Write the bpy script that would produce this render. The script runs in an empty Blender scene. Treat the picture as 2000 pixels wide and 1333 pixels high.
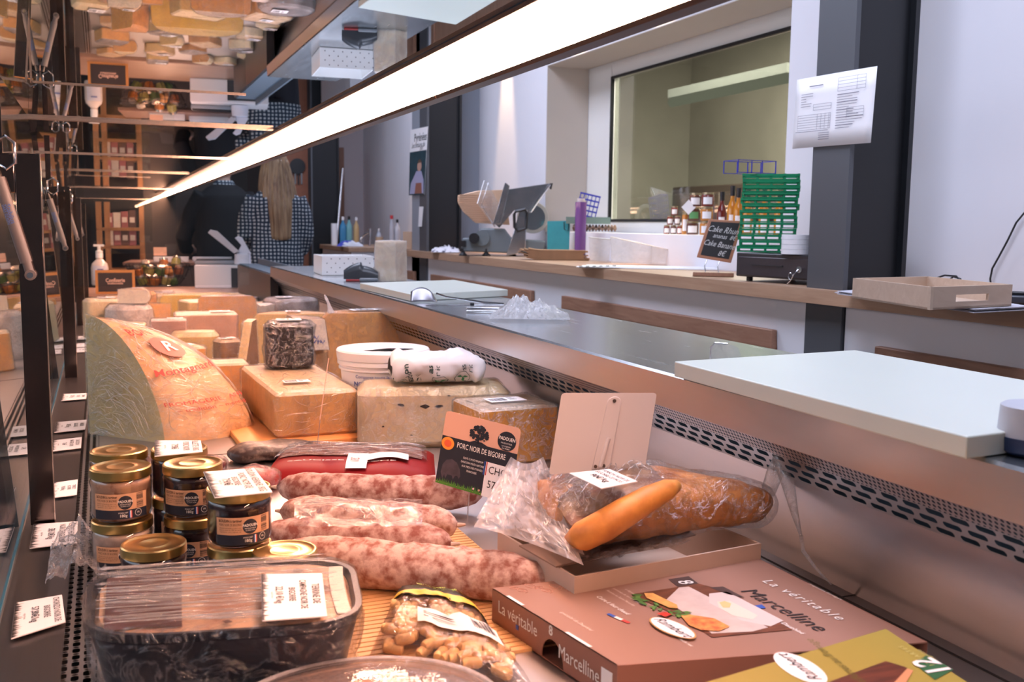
import bpy, bmesh, math, random
from mathutils import Vector, Matrix, noise
random.seed(7)
SC = bpy.context.scene
COL = SC.collection
PI = math.pi

# ---------------------------------------------------------------- camera
W_PX, H_PX, F_PX, CAM_Z = 2000.0, 1333.0, 1944.0, 1.20
ROW_X = Vector((0.92531948, -0.37900244, 0.01187496))    # camera right, in world axes
ROW_Y = Vector((-0.03283694, -0.11129062, -0.99324525))  # camera down
ROW_Z = Vector((0.37776395, 0.91867924, -0.11542466))    # camera forward
cam_d = bpy.data.cameras.new('camera')
cam = bpy.data.objects.new('camera', cam_d)
COL.objects.link(cam)
cam_d.sensor_width = 36.0
cam_d.lens = F_PX / W_PX * 36.0
cam_d.clip_start = 0.02
m = Matrix.Identity(4)
for i in range(3):
    m[i][0] = ROW_X[i]; m[i][1] = -ROW_Y[i]; m[i][2] = -ROW_Z[i]
m[2][3] = CAM_Z
cam.matrix_world = m
cam_d.dof.use_dof = True
cam_d.dof.focus_distance = 1.7
cam_d.dof.aperture_fstop = 9.0
SC.camera = cam

# ---------------------------------------------------------------- world, lights, exposure
wd = bpy.data.worlds.new('world'); SC.world = wd; wd.use_nodes = True
wd.node_tree.nodes['Background'].inputs[0].default_value = (0.62, 0.68, 0.85, 1)
wd.node_tree.nodes['Background'].inputs[1].default_value = 0.12
SC.view_settings.view_transform = 'Standard'
SC.view_settings.look = 'None'
SC.view_settings.gamma = 1.0
SC.view_settings.exposure = 0.0
SC.view_settings.use_curve_mapping = False

def area(name, loc, size, power, color, rot=(0, 0, 0)):
    l = bpy.data.lights.new(name, 'AREA'); l.shape = 'RECTANGLE'; l.size, l.size_y = size
    l.energy = power; l.color = color
    o = bpy.data.objects.new(name, l); COL.objects.link(o); o.location = loc; o.rotation_euler = rot
    return o
def spot(name, loc, power, color, ang, rot):
    l = bpy.data.lights.new(name, 'SPOT'); l.energy = power; l.color = color
    l.spot_size = ang; l.spot_blend = 0.6; l.shadow_soft_size = 0.03
    o = bpy.data.objects.new(name, l); COL.objects.link(o); o.location = loc; o.rotation_euler = rot
    return o
COOL = (0.74, 0.78, 1.0)
area('ceiling_panel_light_a', (.85, 1.2, 3.05), (1.2, 1.6), 74, COOL)
area('ceiling_panel_light_b', (.85, 4.4, 3.05), (1.2, 1.6), 74, COOL)
area('ceiling_panel_light_c', (1.6, 8.2, 3.05), (0.8, 1.2), 34, COOL)
area('shop_side_fill', (-3.4, 3.2, 2.35), (1.3, 8.0), 120, (.80, .83, 1.0), (0, math.radians(-72), 0))  # added cool fill to lift the dark counter fronts; no such source in view
for x, y, z in ((2.25, 3.80, 2.55), (2.25, 4.62, 2.55), (2.25, 5.60, 2.55), (2.65, 8.75, 2.70)):
    spot('wall_spot', (x-.09, y, z), 120, (1.0, 0.66, 0.36), math.radians(24), (0, math.radians(-6), 0))

# ---------------------------------------------------------------- pixel helper: a sight line of the photo met with a real plane
def sight(px, py):
    a = (px - W_PX/2)/F_PX; b = (py - H_PX/2)/F_PX
    return ROW_X*a + ROW_Y*b + ROW_Z
def at(px, py, ax, val):
    o = Vector((0, 0, CAM_Z)); r = sight(px, py)
    return o + r*((val - o[ax])/r[ax])
def G(px, py, z): return at(px, py, 2, z)
def project(p):
    d = Vector(p)-Vector((0, 0, CAM_Z)); w = d.dot(ROW_Z)
    return W_PX/2+F_PX*d.dot(ROW_X)/w, H_PX/2+F_PX*d.dot(ROW_Y)/w

# ---------------------------------------------------------------- mesh helpers
def clean(a, b, c): return None
class MB:
    def __init__(s): s.v = []; s.f = []; s.m = []
    def add(s, vs, fs, mi=0, M=None):
        n = len(s.v)
        s.v += [tuple(M @ Vector(v)) if M else tuple(v) for v in vs]
        for k, f in enumerate(fs):
            s.f.append([i+n for i in f]); s.m.append(mi if isinstance(mi, int) else mi[k])
        return s
    def box(s, x0, x1, y0, y1, z0, z1, mi=0, M=None):
        v = [(x, y, z) for x in (x0, x1) for y in (y0, y1) for z in (z0, z1)]
        return s.add(v, [(0,1,3,2),(4,6,7,5),(0,4,5,1),(2,3,7,6),(0,2,6,4),(1,5,7,3)], mi, M)
    def cyl(s, p0, p1, r, r2=None, n=16, mi=0, caps=True):
        r2 = r if r2 is None else r2
        p0 = Vector(p0); p1 = Vector(p1); d = (p1-p0).normalized()
        a = d.orthogonal().normalized(); b = d.cross(a)
        v = []
        for p, q in ((p0, r), (p1, r2)):
            v += [p+(a*math.cos(2*PI*i/n)+b*math.sin(2*PI*i/n))*q for i in range(n)]
        f = [(i, (i+1) % n, n+(i+1) % n, n+i) for i in range(n)]
        if caps: f += [tuple(range(n))[::-1], tuple(range(n, 2*n))]
        return s.add(v, f, mi)
    def tube(s, pts, r, n=8, mi=0, closed=False):
        pts = [Vector(p) for p in pts]; N = len(pts)
        rr = r if isinstance(r, (list, tuple)) else [r]*N
        prev = None; v = []
        for i, p in enumerate(pts):
            if closed: t = pts[(i+1) % N]-pts[i-1]
            else: t = pts[min(i+1, N-1)]-pts[max(i-1, 0)]
            t.normalize()
            if prev is None: a = t.orthogonal().normalized()
            else: a = (prev - t*prev.dot(t)).normalized()
            prev = a; b = t.cross(a)
            v += [p+(a*math.cos(2*PI*k/n)+b*math.sin(2*PI*k/n))*rr[i] for k in range(n)]
        f = []
        for i in range(N if closed else N-1):
            j = (i+1) % N
            f += [(i*n+k, i*n+(k+1) % n, j*n+(k+1) % n, j*n+k) for k in range(n)]
        if not closed: f += [tuple(range(n))[::-1], tuple(range((N-1)*n, N*n))]
        return s.add(v, f, mi)
    def lathe(s, prof, n=32, c=(0, 0, 0), mi=0, ang=None, ell=(1, 1)):
        v = []; f = []; N = len(prof)
        for r, z in prof:
            v += [(c[0]+ell[0]*r*math.cos(2*PI*i/n), c[1]+ell[1]*r*math.sin(2*PI*i/n), c[2]+z) for i in range(n)]
        mm = []
        for j in range(N-1):
            for i in range(n):
                f.append((j*n+i, j*n+(i+1) % n, (j+1)*n+(i+1) % n, (j+1)*n+i))
                mm.append(mi if isinstance(mi, int) else mi[j])
        if prof[0][0] > 1e-6: f.append(tuple(range(n))[::-1]); mm.append(mm[0])
        if prof[-1][0] > 1e-6: f.append(tuple(range((N-1)*n, N*n))); mm.append(mm[-2] if len(mm) > 1 else mm[0])
        return s.add(v, f, mm)
    def prism(s, poly, z0, z1, mi=0, mt=None, M=None):
        n = len(poly); v = [(x, y, z0) for x, y in poly]+[(x, y, z1) for x, y in poly]
        f = [(i, (i+1) % n, n+(i+1) % n, n+i) for i in range(n)]+[tuple(range(n))[::-1], tuple(range(n, 2*n))]
        side = mi if isinstance(mi, (list, tuple)) else [mi]*n
        t = side[0] if mt is None else mt
        return s.add(v, f, list(side)+[t, t], M)
    def grid(s, fn, nu, nv, mi=0):
        v = [fn(i/nu, j/nv) for i in range(nu+1) for j in range(nv+1)]
        f = [(i*(nv+1)+j, (i+1)*(nv+1)+j, (i+1)*(nv+1)+j+1, i*(nv+1)+j+1) for i in range(nu) for j in range(nv)]
        return s.add(v, f, mi)
    def build(s, name, mats, parent=None, bevel=0, seg=2, smooth=40, sub=0, solid=0):
        me = bpy.data.meshes.new(name); me.from_pydata(s.v, [], s.f); me.update()
        if not isinstance(mats, (list, tuple)): mats = [mats]
        for mt in mats: me.materials.append(mt)
        for p, k in zip(me.polygons, s.m): p.material_index = k
        bm = bmesh.new(); bm.from_mesh(me); bmesh.ops.remove_doubles(bm, verts=bm.verts, dist=1e-6)
        bmesh.ops.recalc_face_normals(bm, faces=bm.faces); bm.to_mesh(me); bm.free()
        o = bpy.data.objects.new(name, me); COL.objects.link(o)
        if parent: o.parent = parent
        if smooth:
            me.polygons.foreach_set('use_smooth', [True]*len(me.polygons))
            if smooth < 180: me.set_sharp_from_angle(angle=math.radians(smooth))
        if solid:
            q = o.modifiers.new('thickness', 'SOLIDIFY'); q.thickness = solid; q.offset = 0
        if bevel:
            q = o.modifiers.new('bevel', 'BEVEL'); q.width = bevel; q.segments = seg; q.limit_method = 'ANGLE'; q.angle_limit = math.radians(35)
        if sub:
            q = o.modifiers.new('sub', 'SUBSURF'); q.levels = sub; q.render_levels = sub
        return o
def tag(o, label=None, cat=None, group=None, kind=None):
    if label: o['label'] = label
    if cat: o['category'] = cat
    if group: o['group'] = group
    if kind: o['kind'] = kind
    return o
def thing(name, label, cat, loc=(0, 0, 0), rz=0, group=None):
    o = bpy.data.objects.new(name, None); COL.objects.link(o)
    o.empty_display_size = 0.02
    o.location = loc; o.rotation_euler = (0, 0, math.radians(rz))
    return tag(o, label, cat, group)
def copy_tree(o, parent=None):
    c = o.copy(); COL.objects.link(c); c.parent = parent
    for ch in [k for k in bpy.data.objects if k.parent == o]: copy_tree(ch, c)
    return c
def frame(o, x, y):
    """matrix whose local x, y lie along x, y and whose z is their normal"""
    x = Vector(x).normalized(); y = Vector(y); y = (y-x*y.dot(x)).normalized(); z = x.cross(y)
    M = Matrix.Identity(4)
    for i in range(3): M[i][0] = x[i]; M[i][1] = y[i]; M[i][2] = z[i]; M[i][3] = o[i]
    return M
def text_mb(items, fn):
    mb = MB()
    for it in items:
        s_, x, y, size = it[:4]
        opt = it[4] if len(it) > 4 else {}
        cu = bpy.data.curves.new('t', 'FONT'); cu.body = s_; cu.size = size
        cu.align_x = opt.get('al', 'CENTER'); cu.align_y = 'CENTER'
        cu.offset = opt.get('b', 0)*size; cu.space_character = opt.get('sp', 1.0); cu.shear = opt.get('sh', 0)
        cu.resolution_u = 2
        ob = bpy.data.objects.new('t', cu)
        me = bpy.data.meshes.new_from_object(ob)
        a = math.radians(opt.get('rot', 0)); sx = opt.get('sx', 1)
        ca, sa = math.cos(a), math.sin(a)
        vs = []
        for v in me.vertices:
            X, Y = v.co.x*sx, v.co.y
            vs.append(fn(x+X*ca-Y*sa, y+X*sa+Y*ca))
        mb.add(vs, [tuple(p.vertices) for p in me.polygons])
        bpy.data.objects.remove(ob); bpy.data.curves.remove(cu); bpy.data.meshes.remove(me)
    return mb
def flat(M, z=0.0006): return lambda x, y: M @ Vector((x, y, z))
def lettering(items, mat, parent, fn, name='lettering'):
    mb = text_mb(items, fn)
    o = mb.build(name, mat, parent, smooth=0)
    return o
def scrawl(seed, x0, y0, w, h, n=26, M=None, r=0.0006, mb=None):
    """an illegible handwritten squiggle"""
    rnd = random.Random(seed); pts = []
    for i in range(n):
        t = i/(n-1)
        pts.append(M @ Vector((x0+w*t+0.25*h*math.sin(i*1.9), y0+h*0.5*math.sin(i*2.4+rnd.random())*(0.6+0.4*rnd.random()), 0.0006)))
    mb = mb or MB(); return mb.tube(pts, r, n=4)

# ---------------------------------------------------------------- materials
MATS = {}
def nodes(name):
    mt = bpy.data.materials.new(name); mt.use_nodes = True; nt = mt.node_tree
    return mt, nt, nt.nodes['Principled BSDF'], nt.nodes['Material Output']
def N(nt, typ, **kw):
    n = nt.nodes.new(typ)
    for k, v in kw.items():
        if k[0] == 'i' and k[1:].isdigit(): n.inputs[int(k[1:])].default_value = v
        elif k in n.inputs.keys() if not hasattr(n, k) else False: n.inputs[k].default_value = v
        else: setattr(n, k, v)
    return n
def math_n(nt, op, a, b=None, c=None, clamp=False):
    n = nt.nodes.new('ShaderNodeMath'); n.operation = op; n.use_clamp = clamp
    for i, q in enumerate((a, b, c)):
        if q is None: continue
        if isinstance(q, (int, float)): n.inputs[i].default_value = q
        else: nt.links.new(q, n.inputs[i])
    return n.outputs[0]
def coords(nt, scale=(1, 1, 1)):
    tc = nt.nodes.new('ShaderNodeTexCoord'); mp = nt.nodes.new('ShaderNodeMapping')
    mp.inputs['Scale'].default_value = scale; nt.links.new(tc.outputs['Object'], mp.inputs[0]); return mp.outputs[0]
def noise_n(nt, vec, scale, detail=3, rough=.5, dist=0):
    n = nt.nodes.new('ShaderNodeTexNoise'); n.inputs['Scale'].default_value = scale
    n.inputs['Detail'].default_value = detail; n.inputs['Roughness'].default_value = rough; n.inputs['Distortion'].default_value = dist
    nt.links.new(vec, n.inputs['Vector']); return n.outputs['Fac']
def ramp(nt, fac, stops):
    r = nt.nodes.new('ShaderNodeValToRGB'); nt.links.new(fac, r.inputs[0])
    while len(r.color_ramp.elements) < len(stops): r.color_ramp.elements.new(0.5)
    for e, (p, c) in zip(r.color_ramp.elements, stops): e.position = p; e.color = (*c, 1)
    return r.outputs[0]
def bump(nt, b, h, strength, dist=.002):
    n = nt.nodes.new('ShaderNodeBump'); n.inputs['Strength'].default_value = strength; n.inputs['Distance'].default_value = dist
    nt.links.new(h, n.inputs['Height']); nt.links.new(n.outputs[0], b.inputs['Normal']); return n
def mat(name, col, rough=.5, metal=0, var=0, vscale=20, bmp=0, bscale=60, stretch=(1, 1, 1), col2=None, lo=.35, hi=.65, spec=.5, coat=0, sss=0, detail=4, dist=0):
    if name in MATS: return MATS[name]
    mt, nt, b, out = nodes(name)
    b.inputs['Base Color'].default_value = (*col, 1); b.inputs['Roughness'].default_value = rough
    b.inputs['Metallic'].default_value = metal; b.inputs['Specular IOR Level'].default_value = spec
    b.inputs['Coat Weight'].default_value = coat
    if sss:
        b.inputs['Subsurface Weight'].default_value = sss; b.inputs['Subsurface Radius'].default_value = (.02, .01, .005); b.inputs['Subsurface Scale'].default_value = .5
    if var or col2:
        c = coords(nt, stretch); f = noise_n(nt, c, vscale, detail, .55, dist)
        c2 = col2 or tuple(max(0, q*(1-var)) for q in col)
        nt.links.new(ramp(nt, f, [(lo, c2), (hi, col)]), b.inputs['Base Color'])
    if bmp:
        c = coords(nt, stretch); f = noise_n(nt, c, bscale, 4); bump(nt, b, f, bmp)
    MATS[name] = mt; return mt
def glossfilm(name, base=.10, crinkle=.35, scale=45, stretch=(1, 1, 1), tint=(1, 1, 1), rough=.07, haze=0.0, bstr=.9, fres=.5):
    """thin clear cling film: see-through with creased highlights"""
    if name in MATS: return MATS[name]
    mt, nt, b, out = nodes(name); nt.nodes.remove(b)
    c = coords(nt, stretch)
    n1 = noise_n(nt, c, scale, 5, .6, 2.0)
    rid = math_n(nt, 'ABSOLUTE', math_n(nt, 'SUBTRACT', n1, .5))
    rid = math_n(nt, 'SUBTRACT', 1.0, math_n(nt, 'MULTIPLY', rid, 16.0), clamp=True)
    bm_ = nt.nodes.new('ShaderNodeBump'); bm_.inputs['Strength'].default_value = bstr; bm_.inputs['Distance'].default_value = .006
    nt.links.new(math_n(nt, 'ADD', n1, math_n(nt, 'MULTIPLY', rid, .35)), bm_.inputs['Height'])
    gl = nt.nodes.new('ShaderNodeBsdfGlossy'); gl.inputs['Roughness'].default_value = rough; nt.links.new(bm_.outputs[0], gl.inputs['Normal'])
    tr = nt.nodes.new('ShaderNodeBsdfTransparent'); tr.inputs[0].default_value = (*tint, 1)
    fr = nt.nodes.new('ShaderNodeLayerWeight'); fr.inputs[0].default_value = .25; nt.links.new(bm_.outputs[0], fr.inputs['Normal'])
    fac = math_n(nt, 'ADD', math_n(nt, 'MULTIPLY', fr.outputs['Fresnel'], fres), math_n(nt, 'ADD', math_n(nt, 'MULTIPLY', rid, crinkle), base), clamp=True)
    fac = math_n(nt, 'MINIMUM', fac, .85)
    mx = nt.nodes.new('ShaderNodeMixShader'); nt.links.new(fac, mx.inputs[0]); nt.links.new(tr.outputs[0], mx.inputs[1]); nt.links.new(gl.outputs[0], mx.inputs[2])
    last = mx.outputs[0]
    if haze:
        df = nt.nodes.new('ShaderNodeBsdfDiffuse'); df.inputs[0].default_value = (.85, .83, .84, 1)
        tl = nt.nodes.new('ShaderNodeBsdfTranslucent'); tl.inputs[0].default_value = (.85, .83, .84, 1)
        a = nt.nodes.new('ShaderNodeMixShader'); a.inputs[0].default_value = .5; nt.links.new(df.outputs[0], a.inputs[1]); nt.links.new(tl.outputs[0], a.inputs[2])
        m2 = nt.nodes.new('ShaderNodeMixShader'); nt.links.new(math_n(nt, 'MULTIPLY', math_n(nt, 'ADD', n1, .5), haze), m2.inputs[0])
        nt.links.new(last, m2.inputs[1]); nt.links.new(a.outputs[0], m2.inputs[2]); last = m2.outputs[0]
    nt.links.new(last, out.inputs[0]); MATS[name] = mt; return mt
def pane(name, refl=1.0, tint=(.9, .96, .95), ior=1.5, base=0.0):
    if name in MATS: return MATS[name]
    mt, nt, b, out = nodes(name); nt.nodes.remove(b)
    fr = nt.nodes.new('ShaderNodeFresnel'); fr.inputs[0].default_value = ior
    geo = nt.nodes.new('ShaderNodeNewGeometry')
    # same Fresnel value from both faces of the thin sheet
    dot = nt.nodes.new('ShaderNodeVectorMath'); dot.operation = 'DOT_PRODUCT'
    nt.links.new(geo.outputs['Incoming'], dot.inputs[0]); nt.links.new(geo.outputs['Normal'], dot.inputs[1])
    c = math_n(nt, 'ABSOLUTE', dot.outputs['Value'])
    f = math_n(nt, 'POWER', math_n(nt, 'SUBTRACT', 1.0, c), 4.0)
    f = math_n(nt, 'ADD', math_n(nt, 'MULTIPLY', f, refl), .07+base, clamp=True)
    gl = nt.nodes.new('ShaderNodeBsdfGlossy'); gl.inputs['Roughness'].default_value = 0.01; gl.inputs[0].default_value = (.93, .97, .98, 1)
    tr = nt.nodes.new('ShaderNodeBsdfTransparent'); tr.inputs[0].default_value = (*tint, 1)
    mx = nt.nodes.new('ShaderNodeMixShader'); nt.links.new(f, mx.inputs[0]); nt.links.new(tr.outputs[0], mx.inputs[1]); nt.links.new(gl.outputs[0], mx.inputs[2])
    nt.links.new(mx.outputs[0], out.inputs[0]); MATS[name] = mt; return mt
def emit(name, col, s):
    if name in MATS: return MATS[name]
    mt, nt, b, out = nodes(name); e = nt.nodes.new('ShaderNodeEmission'); e.inputs[0].default_value = (*col, 1); e.inputs[1].default_value = s
    nt.links.new(e.outputs[0], out.inputs[0]); MATS[name] = mt; return mt
def perforated(name, ua, va, pitch, row, half, rad, col=(.6, .6, .6), rough=.3):
    """brushed steel sheet with staggered punched holes; ua, va = object axes along and across the rows"""
    mt, nt, b, out = nodes(name)
    b.inputs['Base Color'].default_value = (*col, 1); b.inputs['Metallic'].default_value = 1; b.inputs['Roughness'].default_value = rough
    tc = nt.nodes.new('ShaderNodeTexCoord'); sx = nt.nodes.new('ShaderNodeSeparateXYZ'); nt.links.new(tc.outputs['Object'], sx.inputs[0])
    u, v = sx.outputs[ua], sx.outputs[va]
    vr = math_n(nt, 'DIVIDE', v, row); fl = math_n(nt, 'FLOOR', vr)
    uu = math_n(nt, 'ADD', math_n(nt, 'DIVIDE', u, pitch), math_n(nt, 'MULTIPLY', fl, .5))
    du = math_n(nt, 'MULTIPLY', math_n(nt, 'SUBTRACT', math_n(nt, 'FRACT', uu), .5), pitch)
    dv = math_n(nt, 'MULTIPLY', math_n(nt, 'SUBTRACT', math_n(nt, 'FRACT', vr), .5), row)
    qx = math_n(nt, 'MAXIMUM', math_n(nt, 'SUBTRACT', math_n(nt, 'ABSOLUTE', du), half), 0.0)
    d = math_n(nt, 'SQRT', math_n(nt, 'ADD', math_n(nt, 'MULTIPLY', qx, qx), math_n(nt, 'MULTIPLY', dv, dv)))
    hole = math_n(nt, 'LESS_THAN', d, rad)
    tr = nt.nodes.new('ShaderNodeBsdfTransparent')
    mx = nt.nodes.new('ShaderNodeMixShader'); nt.links.new(hole, mx.inputs[0]); nt.links.new(b.outputs[0], mx.inputs[1]); nt.links.new(tr.outputs[0], mx.inputs[2])
    nt.links.new(mx.outputs[0], out.inputs[0]); return mt
def steel(name, col=(.55, .55, .57), rough=.3, stretch=(1, 60, 1)):
    if name in MATS: return MATS[name]
    mt, nt, b, out = nodes(name)
    b.inputs['Metallic'].default_value = 1
    c = coords(nt, stretch); f = noise_n(nt, c, 9, 5, .6)
    nt.links.new(ramp(nt, f, [(.3, tuple(q*.94 for q in col)), (.7, col)]), b.inputs['Base Color'])
    r = math_n(nt, 'ADD', math_n(nt, 'MULTIPLY', f, .08), rough-.04); nt.links.new(r, b.inputs['Roughness'])
    bump(nt, b, f, .02, .0005)
    MATS[name] = mt; return mt
def wood(name, c1, c2, stretch=(3, 40, 40), scale=1.2, rough=.5):
    if name in MATS: return MATS[name]
    mt, nt, b, out = nodes(name)
    c = coords(nt, stretch); f = noise_n(nt, c, scale, 6, .6, 1.5)
    nt.links.new(ramp(nt, f, [(.25, c1), (.75, c2)]), b.inputs['Base Color']); b.inputs['Roughness'].default_value = rough
    bump(nt, b, f, .1, .001); MATS[name] = mt; return mt

WHITE = mat('white_plaster', (.72, .72, .76), .7, var=.04, vscale=1.5, bmp=.05, bscale=120)
DARKST = mat('flange_recess_shade', (.007, .008, .010), .4)  # shade between the column flanges put into a near-black
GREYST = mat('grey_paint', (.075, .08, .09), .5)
STEEL = steel('brushed_steel', (.62, .60, .60), .30, (3, .5, 3))
STEELT = steel('brushed_steel_top', (.50, .52, .54), .26, (6, .5, 1))
CHROME = mat('chrome', (.75, .75, .77), .12, 1)
BLACK = mat('black_plastic', (.012, .012, .014), .35)
PAPER = mat('white_paper', (.82, .82, .84), .6)
INK = mat('black_ink', (.015, .015, .018), .6)
FILM = glossfilm('cling_film', .05, .32, 38)
FILMW = glossfilm('cling_film_tight', .03, .20, 40, (1, 1, 1), bstr=.9)
BAG = glossfilm('plastic_bag', .12, .3, 14, (1, 1, 1), haze=.42, bstr=.6)
CLEARP = glossfilm('clear_plastic', .08, .1, 12, haze=.12, bstr=.2)
GLASS = pane('clear_glass', .9)

def fold_mat():
    mt, nt, b, out = nodes('film_fold'); nt.nodes.remove(b)
    gl = nt.nodes.new('ShaderNodeBsdfGlossy'); gl.inputs['Roughness'].default_value = .22
    df = nt.nodes.new('ShaderNodeBsdfDiffuse'); df.inputs[0].default_value = (.9, .9, .9, 1)
    tr = nt.nodes.new('ShaderNodeBsdfTransparent')
    a = nt.nodes.new('ShaderNodeMixShader'); a.inputs[0].default_value = .25; nt.links.new(gl.outputs[0], a.inputs[1]); nt.links.new(df.outputs[0], a.inputs[2])
    mx = nt.nodes.new('ShaderNodeMixShader'); mx.inputs[0].default_value = .42; nt.links.new(tr.outputs[0], mx.inputs[1]); nt.links.new(a.outputs[0], mx.inputs[2])
    nt.links.new(mx.outputs[0], out.inputs[0]); return mt
FOLD = fold_mat()
def folds(parent, surf, n, seed, ang=0.0, spread=.3, L=(.08, .4), r=.00045, lift=.001, u0=0, u1=1, v0=0, v1=1, wob=.02):
    """raised creases of the film: fine ridges running over surf(u, v)"""
    rnd = random.Random(seed); mb = MB()
    for _ in range(n):
        u, v = rnd.uniform(u0, u1), rnd.uniform(v0, v1); a = ang+rnd.gauss(0, spread); l = rnd.uniform(*L); k = 7; pts = []
        ph = rnd.uniform(0, 6)
        for i in range(k):
            t = (i/(k-1)-.5)*l; w = wob*math.sin(ph+i*.8)
            uu, vv = u+t*math.cos(a)-w*math.sin(a), v+t*math.sin(a)+w*math.cos(a)
            if not (u0 <= uu <= u1 and v0 <= vv <= v1): continue
            pts.append(surf(uu, vv)+Vector((0, 0, lift)))
        if len(pts) > 2: mb.tube(pts, [r*.3]+[r*rnd.uniform(.6, 1.3) for _ in pts[1:-1]]+[r*.3], 4)
    if not mb.v: return
    return tag(mb.build('film_folds', FOLD, parent, smooth=180), kind='stuff')
# ================================================================ THE ROOM
def struct(name, mb, mats, **k): return tag(mb.build(name, mats, None, **k), kind='structure')
FLOORM = mat('floor_tile', (.30, .28, .27), .4, var=.15, vscale=2)
DARKW = mat('dark_back_wall', (.028, .020, .017), .7, var=.2, vscale=2)
CEIL = mat('dark_ceiling', (.04, .042, .045), .8)
LEFTW = mat('shop_side_wall', (.06, .06, .068), .7, var=.3, vscale=1)
struct('floor', MB().box(-4.2, 3.0, -3.4, 11.0, -.05, 0), FLOORM)
struct('ceiling', MB().box(-4.2, 3.0, -3.4, 11.0, 3.2, 3.25), CEIL)
struct('wall_left', MB().box(-4.25, -4.2, -3.4, 11.0, 0, 3.2), LEFTW)
struct('wall_back', MB().box(-4.2, 3.0, 10.9, 11.0, 0, 3.2), DARKW)
ORW = mat('terracotta_wall', (.42, .17, .10), .7, var=.1)
# right wall with the recessed internal window
WX = 2.25
fx_ = 2.498
y0, y1, z0, z1 = at(1547, 10, 0, WX).y, at(1069, 128, 0, WX).y, at(1250, 457, 0, WX).z, at(1069, 128, 0, WX).z
wr = MB()
wr.box(WX, WX+.36, -3.4, y0, 0, 3.2); wr.box(WX, WX+.36, y1, 6.25, 0, 3.2)
wr.box(WX, WX+.36, y0, y1, 0, z0); wr.box(WX, WX+.36, y0, y1, z1, 3.2)
struct('wall_right', wr, WHITE, smooth=0)
struct('wall_right_alcove', MB().box(2.65, 2.75, 6.25, 10.9, 0, 3.2).box(2.61, 2.65, 6.20, 6.25, 0, 3.2), WHITE)
struct('wall_end_alcove', MB().box(1.88, 2.65, 10.75, 10.9, 0, 3.2), mat('pink_white_wall', (.66, .60, .62), .7))
struct('trim_warm_light', MB().box(WX+.001, fx_, y1-.004, y1-.001, z0, z1).box(WX+.001, fx_, y0, y1-.004, z1-.004, z1-.001), mat('warm_light_reveal', (.50, .44, .38), .7, var=.05, vscale=2), smooth=0)  # warm light on the recess put into the colour of an added liner
# window: white frame, black seal, pane
WFR = mat('white_frame', (.66, .65, .62), .4)
fx = 2.50
py1 = at(1195, 150, 0, fx); py2 = at(1187, 433, 0, fx)
f = MB()
f.box(fx, fx+.05, py1.y, y1, z0, z1); f.box(fx, fx+.05, y0, y0+.05, z0, z1)
f.box(fx, fx+.05, y0+.05, py1.y, z0, py2.z); f.box(fx, fx+.05, y0+.05, py1.y, py1.z, z1)
win = struct('window_1', f, WFR, bevel=.004)
a0, a1, b0, b1 = y0+.05, py1.y, py2.z, py1.z
s = MB(); t = .013
s.box(fx-.006, fx+.01, a0, a1, b0, b0+t); s.box(fx-.006, fx+.01, a0, a1, b1-t, b1); s.box(fx-.006, fx+.01, a0, a0+t, b0+t, b1-t); s.box(fx-.006, fx+.01, a1-t, a1, b0+t, b1-t)
s.build('window_seal', BLACK, win)
MB().box(fx+.015, fx+.021, a0+t, a1-t, b0+t, b1-t).build('window_pane', pane('room_glass', .75, (.74, .75, .70), base=.08), win)
KH = mat('khaki_wall', (.42, .39, .345), .8, var=.25, vscale=1.2)
struct('wall_behind_window', MB().box(4.4, 4.5, 1.5, 7.5, 0, 3.2).box(WX+.37, 4.4, 7.0, 7.1, 0, 3.2).box(WX+.37, 4.4, 1.4, 1.5, 0, 3.2).box(WX+.36, 4.5, 1.4, 7.1, 3.0, 3.1), KH)
area('back_room_light', (3.4, 4.5, 2.6), (.8, 1.6), 190, (1.0, .96, .84))
# glowing tube added behind the pane for a strip light reflected in it
ff = thing('reflected_strip_light', 'slanting pale tube behind the internal window pane standing in for a reflected strip light', 'light', (3.3, 0, 0))
pA = at(1312, 200, 0, 3.3); pB = at(1545, 150, 0, 3.3)
MB().cyl((0, pA.y, pA.z), (0, pB.y, pB.z), .03).build('tube', emit('tube_glow', (.75, .78, .62), .42), ff)
MB().box(-.03, .03, min(pA.y, pB.y), max(pA.y, pB.y), max(pA.z, pB.z)+.02, max(pA.z, pB.z)+.07).build('housing', mat('lamp_grey', (.4, .42, .4), .5), ff)
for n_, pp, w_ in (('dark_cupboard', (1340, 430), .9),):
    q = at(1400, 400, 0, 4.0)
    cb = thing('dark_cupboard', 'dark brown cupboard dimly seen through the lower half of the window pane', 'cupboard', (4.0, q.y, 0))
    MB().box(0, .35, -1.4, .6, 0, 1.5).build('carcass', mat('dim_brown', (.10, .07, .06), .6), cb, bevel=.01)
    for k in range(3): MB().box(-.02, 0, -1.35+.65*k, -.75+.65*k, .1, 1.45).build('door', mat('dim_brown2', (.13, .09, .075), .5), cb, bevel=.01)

# steel H-columns carrying the roof
def column(y, label, deep=.20, top=3.2):
    c = thing('steel_column', label, 'column', (1.85, y, 0), group='dark steel columns along the right wall')
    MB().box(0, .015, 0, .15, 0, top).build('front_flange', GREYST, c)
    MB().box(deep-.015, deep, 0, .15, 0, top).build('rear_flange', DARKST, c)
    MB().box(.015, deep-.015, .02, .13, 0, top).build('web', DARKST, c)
    return c
c1 = column(2.15, 'dark steel column behind the sheet of paper, right of the window', .215)
c2 = column(5.90, 'dark steel column left of the meat slicer with a poster on it', .225)
c3 = column(9.55, 'far dark steel column beside the woman in the checked jumper', .27)
struct('trim_1', MB().box(1.86, WX, 6.06, 6.25, 0, 3.2), mat('bluegrey_trim', (.26, .29, .34), .6))

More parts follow.
